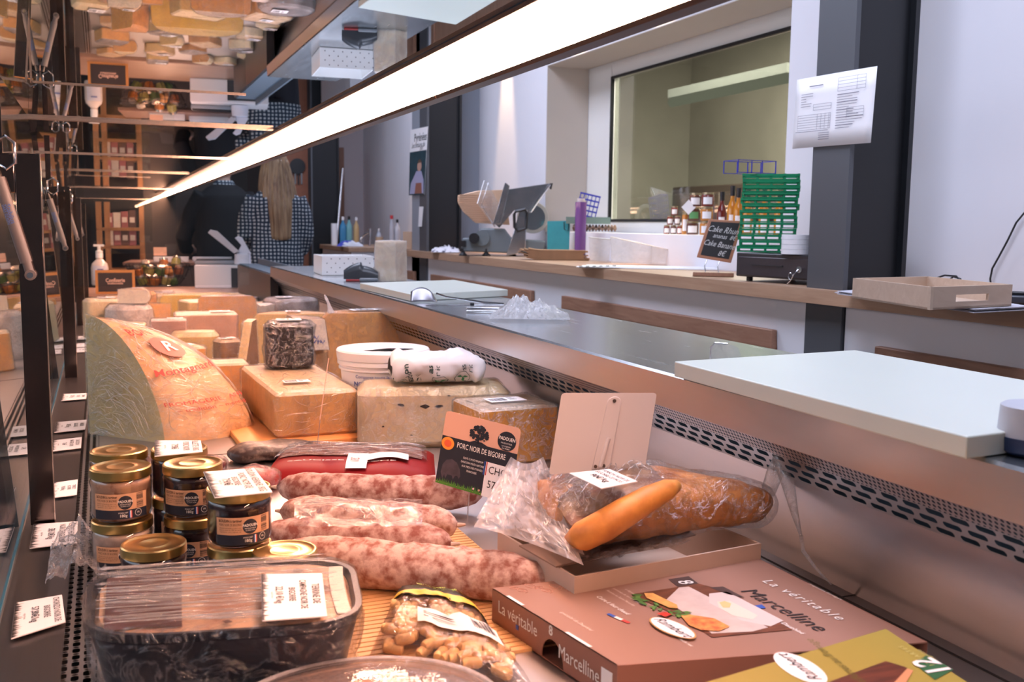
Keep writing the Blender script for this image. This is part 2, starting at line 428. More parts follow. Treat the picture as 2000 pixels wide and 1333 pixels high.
# back counter: three white cabinet fronts and a continuous wooden top
PANEL = mat('white_panel', (.84, .84, .88), .5)
OAK = wood('oak_top', (.40, .24, .15), (.54, .35, .23), (40, 2.5, 40), 1.0, .38)
OAKF = wood('oak_frame', (.26, .12, .075), (.40, .22, .14), (30, 3, 30), 1.3, .5)
CT = 1.035
def cabinet(y0, y1, doors, label):
    c = thing('back_counter_cabinet', label, 'cabinet', (1.86, y0, 0))
    MB().box(0, .23, 0, y1-y0, 0, CT-.04).build('white_panel', PANEL, c)
    for (d0, d1, zt) in doors:
        d0 -= y0; d1 -= y0; w = .055
        o = MB().box(-.022, -.001, d0, d1, zt-w, zt).box(-.022, -.001, d0, d0+w, .12, zt-w).box(-.022, -.001, d1-w, d1, .12, zt-w).box(-.022, -.001, d0+w, d1-w, .12, .12+w).build('door_frame', OAKF, c, bevel=.003)
        MB().box(-.012, -.001, d0+w, d1-w, .12+w, zt-w).build('door_panel', wood('oak_panel', (.30, .15, .09), (.45, .26, .17), (30, 30, 3), 1.0, .5), c)
    return c
ZD = at(1508, 645, 0, 1.84).z
dA = (at(1508, 645, 0, 1.84).y, at(1097, 577, 0, 1.84).y); dB = (at(1037, 566, 0, 1.84).y, at(841, 535, 0, 1.84).y)
cabinet(2.305, 5.90, [(dA[0], dA[1], ZD), (dB[0], dB[1], ZD)], 'long white cabinet front with two wood framed doors below the window')
dC = at(1709, 680, 0, 1.84)
cabinet(-.4, 2.145, [(dC.y-1.4, dC.y, dC.z+.005)], 'white cabinet front with a wood framed door right of the near column')
cabinet(6.06, 6.75, [(6.15, 6.6, ZD)], 'short white cabinet front left of the poster column')
wt = tag(MB().box(1.815, WX-.002, -.4, 2.145, CT-.04, CT).box(1.815, 1.848, 2.145, 2.305, CT-.04, CT).box(2.08, WX-.002, 2.145, 2.305, CT-.04, CT).box(1.815, WX-.002, 2.305, 5.895, CT-.04, CT).box(1.815, 1.848, 5.895, 6.06, CT-.04, CT).box(1.815, 1.858, 6.06, 6.26, CT-.04, CT).box(1.815, 2.4, 6.26, 6.75, CT-.04, CT).build('wooden_worktop', OAK, None), 'long oak worktop on the back counter under the internal window', 'worktop')
su = thing('sink_counter', 'white corner counter with an oak top and small tap at the far end', 'counter', (1.95, 8.35, 0))
MB().box(0, .69, 0, 1.18, 0, CT-.04-.035).build('white_panel', PANEL, su)
MB().box(-.03, .69, -.03, 1.18, CT-.075, CT-.035).build('top', OAK, su, bevel=.003)

# ================================================================ THE REFRIGERATED DISPLAY CASE
DK = .72
cs = thing('display_case', 'long refrigerated glass display case filled with cheese and cured meat', 'display case', (0, 0, 0))
YE = 6.6
DECKM = steel('deck_steel', (.50, .48, .48), .42, (1, 1, 1))
DARKIN = mat('dark_interior', (.02, .018, .018), .6)
MB().box(-.20, .93, -.9, YE, 0, .55).build('base_body', mat('case_body', (.08, .08, .085), .5), cs)
MB().box(-.02, .915, -.9, YE, DK-.012, DK).build('deck', DECKM, cs)
gr = MB().box(-.02-.0005, .915, 1.0-.002, 1.0, DK, DK+.0008)
for yy in (-.15, .62, 2.1, 3.4, 4.7): gr.box(-.02, .915, yy, yy+.0025, DK, DK+.0007)
gr.box(.88, .884, -.9, YE, DK, DK+.0007)
gr.build('deck_seam', DARKIN, cs)
# front air grille: punched strip over a dark duct
MB().box(-.056, -.020, -.9, YE, .58, .60).box(-.058, -.056, -.9, YE, .58, DK-.006).build('air_duct', DARKIN, cs)
MB().box(-.056, -.020, -.9, YE, DK-.002, DK).build('front_grille', perforated('grille_steel', 1, 0, .0185, .0120, .0048, .0040, (.5, .48, .48), .35), cs)
MB().box(-.128, -.056, -.9, YE, DK-.006, DK-.001).build('label_rail', steel('rail_steel', (.30, .28, .28), .30, (60, 1, 1)), cs)
MB().box(-.140, -.128, -.9, YE, DK-.03, DK+.012).build('glass_channel', mat('channel_grey', (.30, .31, .33), .4, .6), cs)
MB().box(-.1285, -.1265, -.9, YE, DK+.011, DK+.016).build('glass_gasket', mat('teal_gasket', (.02, .12, .19), .3), cs)
# rear wall with slots
MB().add([(.905, -.9, DK), (.905, YE, DK), (.85, YE, .865), (.85, -.9, .865)], [(0, 1, 2, 3)]).build('rear_wall', STEEL, cs)
MB().add([(.85, -.9, .865), (.85, YE, .865), (.824, YE, .900), (.824, -.9, .900)], [(0, 1, 2, 3)]).build('slot_strip', perforated('slot_steel', 1, 2, .034, .0117, .0090, .0034, (.58, .56, .56), .28), cs)
MB().add([(.824, -.9, .900), (.824, YE, .900), (.803, YE, .9235), (.803, -.9, .9235)], [(0, 1, 2, 3)]).build('mesh_strip', perforated('mesh_steel', 1, 2, .0074, .0059, .0001, .0019, (.62, .56, .55), .35), cs)
MB().box(.93, .94, -.9, YE, DK-.1, .97).box(.812, .93, -.9, YE, .930, .935).build('air_plenum', mat('plenum_blue', (.10, .14, .18), .5), cs)
lp = MB()
lp.prism([(.812, .923), (.80, .923), (.802, .972), (.806, .976), (1.155, .976), (1.155, .94), (1.15, .94), (1.15, .97), (.812, .97)], -.9, 5.25, M=Matrix(((1, 0, 0, 0), (0, 0, 1, 0), (0, 1, 0, 0), (0, 0, 0, 1))))
lp.build('service_ledge', STEELT, cs, smooth=30)
MB().box(1.08, 1.10, -.9, 5.2, .0, .94).build('rear_body', mat('case_rear', (.30, .31, .33), .5, .3), cs)
# ledge fascia is its own brushed strip
MB().add([(.7995, -.9, .9225), (.7995, 5.25, .9225), (.8015, 5.25, .9725), (.8015, -.9, .9725)], [(0, 1, 2, 3)]).build('ledge_fascia', STEEL, cs)
MB().box(.80, .84, 5.25, YE, .0, .93).build('shaded_case_back', BLACK, cs)  # shade on the case back put in as a black panel
# canopy of glass with the lamp profile at its service edge
ZG = 1.455
TG = pane('canopy_glass', 1.25, (.42, .50, .53), base=.34)
YL = 10.7
YJ = [-.9, 2.80, 5.60, 8.40, YL]
for k in range(4):
    MB().box(-.165, .62, YJ[k]+.006, YJ[k+1]-.006, ZG, ZG+.006).build('canopy_glass', TG, cs)
EDGE = mat('bright_glass_edge', (.75, .62, .52), .15, .9)
for y_ in YJ[1:4]:
    MB().box(-.35, .42, y_-.006, y_+.006, ZG-.004, ZG+.010).build('canopy_joint', mat('joint_steel', (.35, .33, .33), .2, .9), cs)
    MB().box(-.17, .44, y_-.010, y_-.006, ZG-.006, ZG).box(-.17, .44, y_+.006, y_+.010, ZG-.006, ZG).build('joint_edge', EDGE, cs)
# partition glasses hanging under the joints
for y_ in YJ[1:4]:
    MB().box(-.15, .37, y_-.003, y_+.003, 1.03, 1.37).build('partition_glass', pane('partition', .25, (.93, .95, .94), base=-.04), cs)
    MB().box(-.15, .37, y_-.004, y_+.004, 1.366, 1.372).box(-.1525, -.148, y_-.004, y_+.004, 1.03, 1.372).build('partition_edge', EDGE, cs)
# front glass, one pane per module
for k in range(4):
    A, B = YJ[k]+.004, YJ[k+1]-.004
    MB().prism([(-.1275, DK), (-.1335, DK), (-.166, ZG), (-.160, ZG)], A, B, M=Matrix(((1, 0, 0, 0), (0, 0, 1, 0), (0, 1, 0, 0), (0, 0, 0, 1)))).build('front_glass', pane('front_glass', .85, (.80, .86, .86), base=.05), cs)
PSM = mat('dark_mirror_steel', (.15, .12, .11), .14, 1)
STM = mat('strut_grey', (.11, .10, .105), .45)
for y_ in (1.70, 3.30, 4.95, 6.4):
    pz = 1.2+.098*y_/1.70*0+.10
    p = MB().box(-.119, -.084, y_, y_+.006, DK, 1.30).build('post', PSM, cs, bevel=.001)
    MB().box(-.0845, -.083, y_-.0005, y_+.0065, DK, 1.30).build('post_edge', EDGE, p)
    MB().box(-.150, -.119, y_, y_+.006, 1.24, 1.30).build('hinge_plate', PSM, p, bevel=.002)
    MB().tube([(-.145, y_-.004, 1.315), (-.145, y_-.004, 1.285), (-.130, y_-.004, 1.275), (-.118, y_-.004, 1.285), (-.118, y_-.004, 1.315), (-.130, y_-.004, 1.325)], .0025, closed=True).build('hinge_loop', CHROME, p)
    MB().box(-.150, -.135, y_+.01, y_+.016, 1.29, 1.45).build('arm', PSM, p)
    g = MB().cyl((-.1405, y_-.012, 1.262), (-.108, y_-.012, 1.135), .0085, n=20).build('gas_strut', STM, p)
    MB().cyl((-.145, y_-.012, 1.278), (-.1405, y_-.012, 1.262), .004).build('strut_rod', BLACK, g)
    MB().cyl((-.108, y_-.012, 1.137), (-.1035, y_-.012, 1.118), .0065).cyl((-.1030, y_-.020, 1.116), (-.1030, y_+.0, 1.116), .008).build('strut_eye', STM, g)
    MB().cyl((-.1030, y_-.023, 1.116), (-.1030, y_-.020, 1.116), .0045).build('strut_bolt', CHROME, g)
    d = Vector((-.108+.1405, 0, 1.135-1.262)).normalized()
    MM = frame((-.128, y_-.0209, 1.208), d, Vector((0, 0, 1)).cross(d) if False else Vector((d.z, 0, -d.x))*-1)
    lettering([('Stabilus', 0, .002, .010, {'b': .01}), ('0483 0250N', 0, -.004, .006)], mat('strut_blue', (.05, .12, .35), .5), g, flat(MM, .0004))
# LED strip tilted towards the goods, in its dark profile
LEDM = emit('led_glow', (1.0, .505, .34), 138.0)
XZ = Matrix(((1, 0, 0, 0), (0, 0, 1, 0), (0, 1, 0, 0), (0, 0, 0, 1)))
MB().prism([(.455, ZG-.001), (.62, ZG-.001), (.62, ZG-.012), (.556, 1.413), (.540, 1.415), (.523, 1.448), (.455, 1.448)], -.9, YL, M=XZ).build('lamp_profile', mat('brown_anodised', (.09, .06, .055), .35, .7), cs, smooth=0)
ls = MB()
for k in range(9):
    ls.prism([(.5395, 1.4165), (.5185, 1.4525), (.521, 1.4530), (.542, 1.4175)], -.9+1.285*k, -.9+1.285*k+1.28, M=XZ)
ls.build('led_strip', LEDM, cs, smooth=0)
for k in range(9): MB().prism([(.540, 1.415), (.516, 1.4525), (.521, 1.4535), (.544, 1.4165)], -.904+1.285*k, -.9+1.285*k, M=XZ).build('led_end_cap', mat('cap_metal', (.5, .3, .2), .3, .8), cs, smooth=0)
# ================================================================ GOODS IN THE CASE
def rx(a): return Matrix.Rotation(a, 4, 'X')
def bil(A, B, C, D, up=None):
    """map of the unit square onto the quad A (0,0) B (1,0) C (1,1) D (0,1), with lift along its normal"""
    A, B, C, D = map(Vector, (A, B, C, D)); n = (B-A).cross(D-A).normalized()
    def f(u, v, h=0.0): return A*(1-u)*(1-v)+B*u*(1-v)+C*u*v+D*(1-u)*v+n*h
    f.w = ((B-A).length+(C-D).length)/2; f.h = ((D-A).length+(C-B).length)/2
    return f
def rel(f, root):
    inv = root.matrix_basis.inverted()
    def g(u, v, h=0.0): return inv @ f(u, v, h)
    g.w, g.h = f.w, f.h
    return g
def put(f, h=.0006): return lambda x, y: f(x/f.w, y/f.h, h)   # metres on the quad
def quadplate(f, th, mb=None, u0=0, u1=1, v0=0, v1=1, h0=0.0, mi=0, n=1):
    mb = mb or MB()
    vs = []; 
    for hh in (h0, h0+th):
        vs += [f(u0, v0, hh), f(u1, v0, hh), f(u1, v1, hh), f(u0, v1, hh)]
    return mb.add(vs, [(3, 2, 1, 0), (4, 5, 6, 7), (0, 1, 5, 4), (1, 2, 6, 5), (2, 3, 7, 6), (3, 0, 4, 7)], mi)
def wrap(o, mtl, off=.003, amp=.003, freq=28, cuts=3, seed=0, name='cling_film'):
    """a creased film hugging the part o"""
    bm = bmesh.new(); bm.from_mesh(o.data)
    L = [e for e in bm.edges if e.calc_length() > .012]
    bmesh.ops.triangulate(bm, faces=[f for f in bm.faces if len(f.verts) > 4])
    for _ in range(cuts):
        L = [e for e in bm.edges if e.calc_length() > .016]
        if not L or len(bm.verts) > 9000: break
        bmesh.ops.subdivide_edges(bm, edges=L, cuts=1, use_grid_fill=False)
    bm.normal_update()
    for v in bm.verts:
        c = v.co
        d = noise.fractal(Vector((c.x*freq+seed, c.y*freq, c.z*freq)), .8, 2.0, 3)
        v.co = c + v.normal*(off+amp*max(-.8, d))
    me = bpy.data.meshes.new(name); bm.to_mesh(me); bm.free(); me.materials.clear(); me.materials.append(mtl)
    me.polygons.foreach_set('material_index', [0]*len(me.polygons)); me.polygons.foreach_set('use_smooth', [True]*len(me.polygons))
    w = bpy.data.objects.new(name, me); COL.objects.link(w); w.parent = o.parent if o.parent else o
    return w
RED = mat('red_ink', (.55, .06, .05), .5); BLUE = mat('blue_ink', (.03, .09, .38), .5); WINK = mat('white_ink', (.82, .80, .76), .5)
def mk_paste(name, c, v=.12): return mat(name, c, .38, var=v, vscale=14, bmp=.08, bscale=90, spec=.4, sss=.12)
def mk_rind(name, c, c2=None, v=.3): return mat(name, c, .55, var=v, col2=c2, vscale=22, bmp=.25, bscale=70)
P_YEL = mk_paste('paste_yellow', (.84, .60, .27)); P_PALE = mk_paste('paste_pale', (.84, .70, .46)); P_ORG = mk_paste('paste_orange', (.82, .45, .16))
P_WHITE = mk_paste('paste_white', (.86, .78, .64)); P_GRN = mat('paste_film_reflection', (.47, .45, .25), .35, col2=(.34, .25, .08), vscale=16, lo=.28, hi=.42, bmp=.08, sss=.1)  # greenish paste darkened for the film's grey reflection on the cut face
R_ORG = mk_rind('rind_orange', (.72, .36, .13)); R_BRN = mk_rind('rind_brown', (.42, .22, .10)); R_PALE = mk_rind('rind_pale', (.78, .56, .34)); R_GREY = mk_rind('rind_grey', (.36, .31, .29), (.16, .13, .12))
R_GOLD = mk_rind('rind_gold', (.80, .50, .24), v=.12); R_WHT = mk_rind('rind_bloomy', (.78, .72, .66), (.55, .45, .38))

def tiny_sticker(root, P, xd, yd, w, h, seed=0, name='weight_sticker'):
    """a shop weight sticker: white with printed bars"""
    M = frame(P, xd, yd)
    o = MB().add([(-w/2, -h/2, 0), (w/2, -h/2, 0), (w/2, h/2, 0), (-w/2, h/2, 0), (-w/2, -h/2, .0008), (w/2, -h/2, .0008), (w/2, h/2, .0008), (-w/2, h/2, .0008)], [(3, 2, 1, 0), (4, 5, 6, 7), (0, 1, 5, 4), (1, 2, 6, 5), (2, 3, 7, 6), (3, 0, 4, 7)], 0, M).build(name, PAPER, root, smooth=0)
    rnd = random.Random(seed); b = MB(); x = -w*.44
    while x < w*.0:
        t = rnd.choice((.012, .02, .03))*w; b.box(x, x+t, -h*.3, h*.34, .0008, .0011, 0, M); x += t+rnd.choice((.015, .03))*w
    for k in range(3): b.box(w*.1, w*(.25+.2*rnd.random()), h*(.28-.22*k), h*(.34-.22*k), .0008, .0011, 0, M)
    b.build('printed_bars', INK, o, smooth=0); return o

def sector(r, h, a, n=22, rnd=.012, mi_top=1):
    """wheel segment: apex at the origin, opening from -a/2 to a/2 degrees about +X; 0 = cut paste, 1 = rind"""
    mb = MB(); prof = [(0, 0), (r-rnd, 0), (r, rnd), (r+.004, h*.5), (r, h-rnd), (r-rnd, h), (0, h)]
    k = len(prof); vs = []
    for i in range(n+1):
        t = math.radians(-a/2+a*i/n)
        vs += [(p*math.cos(t), p*math.sin(t), z) for p, z in prof]
    fs = []; ms = []
    for i in range(n):
        for j in range(k-1):
            fs.append((i*k+j, (i+1)*k+j, (i+1)*k+j+1, i*k+j+1)); ms.append(1)
    fs.append(tuple(range(k))[::-1]); ms.append(0); fs.append(tuple(n*k+j for j in range(k))); ms.append(0)
    return mb.add(vs, fs, ms)
def cheese(name, label, loc, rz, mb, mats, film=True, cat='cheese', group=None, bevel=.002, sticker=None, seed=0, tilt=0, filmmat=None, amp=.0022):
    t = thing(name, label, cat, loc, rz, group)
    if tilt: t.rotation_euler = (math.radians(tilt), 0, math.radians(rz))
    b = mb.build('paste', mats, t, bevel=0, smooth=35)
    if film: wrap(b, filmmat or FILMW, .0035, amp, seed=seed)
    if sticker:
        P, w, h = sticker[:3]; xd = sticker[3] if len(sticker) > 3 else (1, 0, 0); yd = sticker[4] if len(sticker) > 4 else (0, 1, 0)
        tiny_sticker(t, P, xd, yd, w, h, seed)
    return t

# --- the great wrapped wedge at the front left
def big_wedge():
    A = Vector((-.040, 2.405, DK))
    t = thing('cheese_wedge', 'huge film-wrapped cheese wedge with red printing on its rind, tallest piece at the left', 'cheese', A)
    def R(th):   # plan radius by direction, degrees
        k = (th+46)/100.0
        r = .218+.20*math.sin(min(1, max(0, k*1.55))*PI/2)
        return min(r, .350/math.cos(math.radians(th)))
    H = .272
    def S(u, v):
        th = -46+116*u; r = R(th)
        q = v
        x = math.sin(q*PI/2)**.92; z = math.cos(q*PI/2)
        z = max(0, 1-x**1.75)**(1/1.65)
        fat = 1-.10*u
        return Vector((r*x*math.cos(math.radians(th)), r*x*math.sin(math.radians(th)), H*z*fat))
    nu, nv = 40, 26
    mb = MB().grid(S, nu, nv, 1)
    base = [S(0, j/nv) for j in range(nv+1)]
    n0 = len(mb.v); mb.v += [tuple(p) for p in base]+[(0, 0, 0)]
    mb.f.append([n0+j for j in range(nv+2)][::-1]); mb.m.append(0)
    base = [S(1, j/nv) for j in range(nv+1)]
    n0 = len(mb.v); mb.v += [tuple(p) for p in base]+[(0, 0, 0)]
    mb.f.append([n0+j for j in range(nv+2)]); mb.m.append(0)
    n0 = len(mb.v); mb.v += [tuple(S(i/nu, 1)) for i in range(nu+1)]+[(0, 0, 0)]
    mb.f.append([n0+j for j in range(nu+2)]); mb.m.append(0)
    rind = mat('rind_big', (.84, .56, .30), .42, col2=(.76, .42, .20), vscale=9, lo=.3, hi=.6, bmp=.15, bscale=60, sss=.1)
    b = mb.build('paste', [P_GRN, rind], t, smooth=45)
    wrap(b, glossfilm('film_big', .03, .26, 20, (1, 1, 1.6), bstr=.8), .004, .0035, 22, 3, 3)
    folds(t, lambda u, v: S(u, v)*1.012, 150, 5, 1.2, .55, (.08, .35), .0006, .004, .0, .9, .12, .96, .03)
    folds(t, lambda u, v: Vector((S(0, 0.001+.998*(1-(1-u)*.9)).x*(.15+.8*u)*0, 0, 0))+S(0, v)*u+Vector((-.006, -.006, 0)), 75, 6, .9, .25, (.1, .6), .0005, .0, .08, .95, .15, .95, .02)
    # printing that follows the rind
    def on(uc, vc, su, sv, lift=.0090):
        su, sv = 1.9, 2.1
        def f(x, y):
            u = uc+x*su; v = vc-y*sv; e = .002
            p = S(u, v); n = (S(u+e, v)-S(u-e, v)).cross(S(u, v+e)-S(u, v-e))
            if n.length < 1e-12: n = Vector((0, 0, 1))
            n.normalize()
            if n.dot(Vector((p.x, p.y, .3))) < 0: n = -n
            return p+n*lift
        return f
    lettering([('Montagnard', 0, 0, .027, {'sh': .3, 'b': .012, 'rot': 8})], mat('red_print', (.50, .07, .05), .5), b, on(.15, .53, 3.0, 3.0), 'red_script')
    lettering([('FROMAGERIE   AFFINEUR', 0, 0, .016, {'rot': 4}), ('~ tradition ~ montagne ~', 0, -.02, .014, {'rot': 4})], RED, b, on(.19, .72, 3.0, 3.0), 'red_caption')
    lettering([('BON', 0, 0, .034, {'b': .01})], RED, b, on(.12, .27, 3.4, 3.2), 'red_heading')
    # red roundel with a white R
    f = on(.17, .38, 3.2, 3.2)
    g = MB(); g.add([f(0, 0)]+[f(0.034*math.cos(2*PI*i/20), .034*math.sin(2*PI*i/20)) for i in range(20)], [(0, 1+i, 1+(i+1) % 20) for i in range(20)])
    ro = g.build('roundel', mat('red_roundel', (.62, .16, .12), .5), b, smooth=0)
    lettering([('R', 0, 0, .045, {'b': .02, 'sh': .3})], WINK, ro, on(.17, .38, 3.2, 3.2, .0102))
    # blue square stamp
    f = on(.55, .80, 3.0, 3.0)
    q = MB(); 
    def bar(a, c, w):
        (x0, y0), (x1, y1) = a, c; d = Vector((x1-x0, y1-y0)).normalized(); nn = Vector((-d.y, d.x))*w
        q.add([f(x0+nn.x, y0+nn.y), f(x1+nn.x, y1+nn.y), f(x1-nn.x, y1-nn.y), f(x0-nn.x, y0-nn.y)], [(0, 1, 2, 3)])
    s_ = .019
    for a, c in (((-s_, -s_), (s_, -s_)), ((s_, -s_), (s_, s_)), ((s_, s_), (-s_, s_)), ((-s_, s_), (-s_, -s_))): bar(a, c, .0009)
    bar((-s_*.7, -s_*.45), (s_*.8, -s_*.45), .004)
    st = q.build('blue_stamp', mat('stamp_blue', (.05, .13, .25), .5), b, smooth=0)
    lettering([('FR 386', 0, .006, .011)], mat('stamp_blue'if 0 else 'stamp_blue', (.05, .13, .25), .5), st, f)
big_wedge()

def block(w, d, h, r=.01, n=4):
    """box cheese with rounded vertical corners, centred on the origin; 0 sides 1 top/bottom"""
    pts = []
    for cx, cy, a0 in ((w/2-r, d/2-r, 0), (-w/2+r, d/2-r, 90), (-w/2+r, -d/2+r, 180), (w/2-r, -d/2+r, 270)):
        for k in range(n+1):
            a = math.radians(a0+90*k/n); pts.append((cx+r*math.cos(a), cy+r*math.sin(a)))
    m_ = MB(); e = min(r*.5, h*.12)
    def ring(s, z): return [(x*(1-s*2/w), y*(1-s*2/d), z) for x, y in pts]
    rings = [ring(e, 0), ring(0, e), ring(0, h-e), ring(e, h)]; n_ = len(pts); vs = sum(rings, [])
    fs = []; ms = []
    for j in range(3):
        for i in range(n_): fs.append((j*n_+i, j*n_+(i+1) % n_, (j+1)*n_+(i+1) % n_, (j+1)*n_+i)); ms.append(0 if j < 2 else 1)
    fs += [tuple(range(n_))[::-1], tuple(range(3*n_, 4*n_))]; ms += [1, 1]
    return m_.add(vs, fs, ms)

# orange serving board with its block of hard cheese
bd = thing('serving_board', 'orange card board under the orange rectangular cheese block', 'board', (.400, 2.36, DK), 2)
MB().box(-.15, .13, -.25, .30, 0, .014).build('board', mat('orange_card', (.80, .34, .10), .5, var=.08), bd, bevel=.002)
lettering([('TY TITOU', -.02, 0, .016, {'b': .02})], INK, bd, flat(frame((-.01, -.2502, .007), (1, 0, 0), (0, 0, 1)), .0004))
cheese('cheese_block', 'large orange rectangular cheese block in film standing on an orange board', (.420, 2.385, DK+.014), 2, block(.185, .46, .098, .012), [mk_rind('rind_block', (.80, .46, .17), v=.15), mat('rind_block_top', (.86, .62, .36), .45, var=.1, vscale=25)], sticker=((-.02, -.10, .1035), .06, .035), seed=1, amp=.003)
cheese('black_rind_cheese', 'black-rinded cheese piece in creased film on the orange block', (.432, 2.545, DK+.1155), -6, block(.118, .10, .115, .02), [mat('rind_black', (.035, .028, .03), .4, var=.4, vscale=20, bmp=.4), mat('rind_black2', (.05, .04, .042), .45, var=.4)], filmmat=glossfilm('film_black', .04, .30, 30, bstr=.9), sticker=((0, -.005, .121), .06, .05), seed=5, amp=.006)

bo_ = bpy.data.objects['cheese_block']
folds(bo_, lambda u, v: Vector((-.10+.20*u, -.2345, .098*v)), 32, 3, .9, .6, (.1, .4), .0005, 0)
folds(bo_, lambda u, v: Vector((-.10+.20*u, -.23+.30*v, .1025)), 32, 4, 1.2, .6, (.1, .4), .0005, 0)
bo_ = bpy.data.objects['black_rind_cheese']
folds(bo_, lambda u, v: Vector((-.058+.115*u, -.057, .112*v)), 34, 3, .6, .9, (.1, .45), .0004, 0)
# the bucket
bk = thing('cheese_bucket', 'white lidded plastic bucket with blue French lettering behind the truffle cheese', 'bucket', (.617, 2.315, DK))
BW = mat('bucket_white', (.84, .80, .78), .35, sss=.1)
MB().lathe([(0, 0), (.086, 0), (.090, .004), (.101, .135), (.106, .138), (.106, .142), (.102, .144), (.103, .150)], 48).build('tub', BW, bk)
MB().lathe([(.104, .148), (.109, .150), (.109, .158), (.106, .160), (.110, .162), (.112, .180), (.109, .184), (.104, .184), (.101, .179), (0, .177)], 48).build('lid', BW, bk)
def cylmap(R_of_z, a0, z0, rad=.0006):
    def f(x, y):
        R = R_of_z(z0+y)+rad; a = math.radians(a0)+x/R
        return Vector((R*math.cos(a), R*math.sin(a), z0+y))
    return f
RB = lambda z: .090+.011*z/.135
def cylpatch(R_of_z, a0, z0, x0, x1, y0, y1, rad, n=14, mb=None):
    f = cylmap(R_of_z, a0, z0, rad); mb = mb or MB()
    return mb.grid(lambda u, v: f(x0+(x1-x0)*u, y0+(y1-y0)*v), n, 3)
lettering([('Comparez toute la', .01, .126, .011), ('NORMANDIE', .01, .108, .016, {'b': .015})], BLUE, bk, cylmap(RB, 234, 0, .0008))
lb = cylpatch(RB, 234, 0, -.045, .075, .060, .098, .0006).build('blue_band', mat('label_blue', (.03, .05, .30), .5), bk)
lettering([('LAIT CRU', .012, .087, .0145, {'b': .02}), ('FERMIER', .012, .070, .0145, {'b': .02})], WINK, lb, cylmap(RB, 234, 0, .0012))
cylpatch(RB, 252, 0, -.04, .03, .012, .036, .0006).build('black_band', mat('label_black', (.02, .02, .03), .5), bk)
ls_ = MB().lathe([(.0, .1785), (.07, .1785)], 4, c=(.02, .0, 0), ell=(1.0, .42)).build('lid_label', PAPER, bk, smooth=0)
lettering([('CREME CRUE', .0, .008, .014, {'b': .02}), ('PRODUIT FERMIER', .0, -.008, .009)], INK, ls_, flat(frame((.02, 0, .1785), (-1, 0, 0), (0, -1, 0)), .0006))

# truffle cheese and its paper parcel
tr_ = thing('truffle_cheese', 'pale half-wheel cheese dotted with black truffle under the printed white parcel', 'cheese', (.668, 2.085, DK), -14)
pm = mat('truffle_paste', (.82, .66, .40), .36, var=.12, vscale=10, bmp=.05, sss=.12)
b = block(.33, .155, .130, .030, 6).build('paste', [pm, mat('truffle_rind', (.70, .54, .30), .5, var=.2)], tr_, smooth=40)
sp = MB(); rnd = random.Random(4)
for (x, z, s_) in ((-.072, .096, .0055), (-.022, .092, .0075), (.008, .092, .006), (.10, .03, .005), (-.11, .05, .0025), (.05, .05, .003), (-.05, .03, .002), (.03, .115, .0025)):
    n_ = 9; sp.add([(x+s_*(.6+.8*rnd.random())*math.cos(2*PI*i/n_)*1.3, -.0782, z+s_*(.5+.6*rnd.random())*math.sin(2*PI*i/n_)*.7) for i in range(n_)], [tuple(range(n_))])
sp.build('truffle_specks', mat('truffle_black', (.03, .02, .012), .5), b, smooth=0)
wrap(b, FILMW, .003, .002, 25, 3, 9)
pk = thing('wrapped_parcel', 'white printed paper parcel lying on the truffle cheese', 'parcel', (.680, 2.095, DK+.134), -10)
def parcel(u, v):
    a = 2*PI*v; x = (u-.5)*.205; e = max(0, 1-abs(2*u-1)**6)**.5
    y = .068*(abs(math.cos(a))**.7)*math.copysign(1, math.cos(a))*(.75+.25*e); z = .033+.033*(abs(math.sin(a))**.75)*math.copysign(1, math.sin(a))*(.35+.65*e)
    n_ = noise.fractal(Vector((x*22, y*24, z*24)), .9, 2, 3)*.009
    return Vector((x+n_*.3, y+n_, max(0, z+n_*(z > .01))))
PWH = mat('parcel_paper', (.60, .59, .585), .5, bmp=.3, bscale=40)
pb = MB().grid(parcel, 44, 36).build('paper', PWH, pk, smooth=180)
GRN = mat('green_ink', (.02, .20, .08), .5); DGR = mat('dark_ink', (.03, .06, .05), .5)
def onparcel(uc, vc):
    def f(x, y):
        u = uc+x/.205; v = vc-y/.30; e = .003
        p = parcel(u, v); n = (parcel(u+e, v)-parcel(u-e, v)).cross(parcel(u, v+e)-parcel(u, v-e)).normalized()
        if n.z < 0 and p.z > .03: n = -n
        if n.y > 0 and p.y < -.05: n = -n
        return p+n*.0016
    return f
for it_ in ([('www.masdu', -.062, .0, .019, {'rot': 100, 'b': .01}), ('30600 V', -.045, .006, .016, {'rot': 98}), ('ment', .005, -.022, .018, {'rot': 95, 'b': .02}), ('erie', .022, -.018, .016, {'rot': 95}), ('ment', .068, -.022, .018, {'rot': 95, 'b': .02}), ('erie', .085, -.02, .016, {'rot': 95}),
           ('on', -.075, .05, .018, {'rot': 95, 'b': .02}), ('as', -.022, .05, .018, {'rot': 95, 'b': .02}), ('ric', -.006, .05, .016, {'rot': 95}), ('as', .05, .05, .018, {'rot': 95}), ('ric', .065, .05, .016, {'rot': 95})]): lettering([it_], DGR, pb, onparcel(.5, .66))
def ring_on(f, cx, cy, r, w, mb):
    k = 22; vs = []
    for i in range(k):
        a = 2*PI*i/k; vs += [f(cx+r*math.cos(a), cy+r*math.sin(a)), f(cx+(r-w)*math.cos(a), cy+(r-w)*math.sin(a))]
    mb.add(vs, [(2*i, 2*((i+1) % k), 2*((i+1) % k)+1, 2*i+1) for i in range(k)])
f = onparcel(.5, .66)
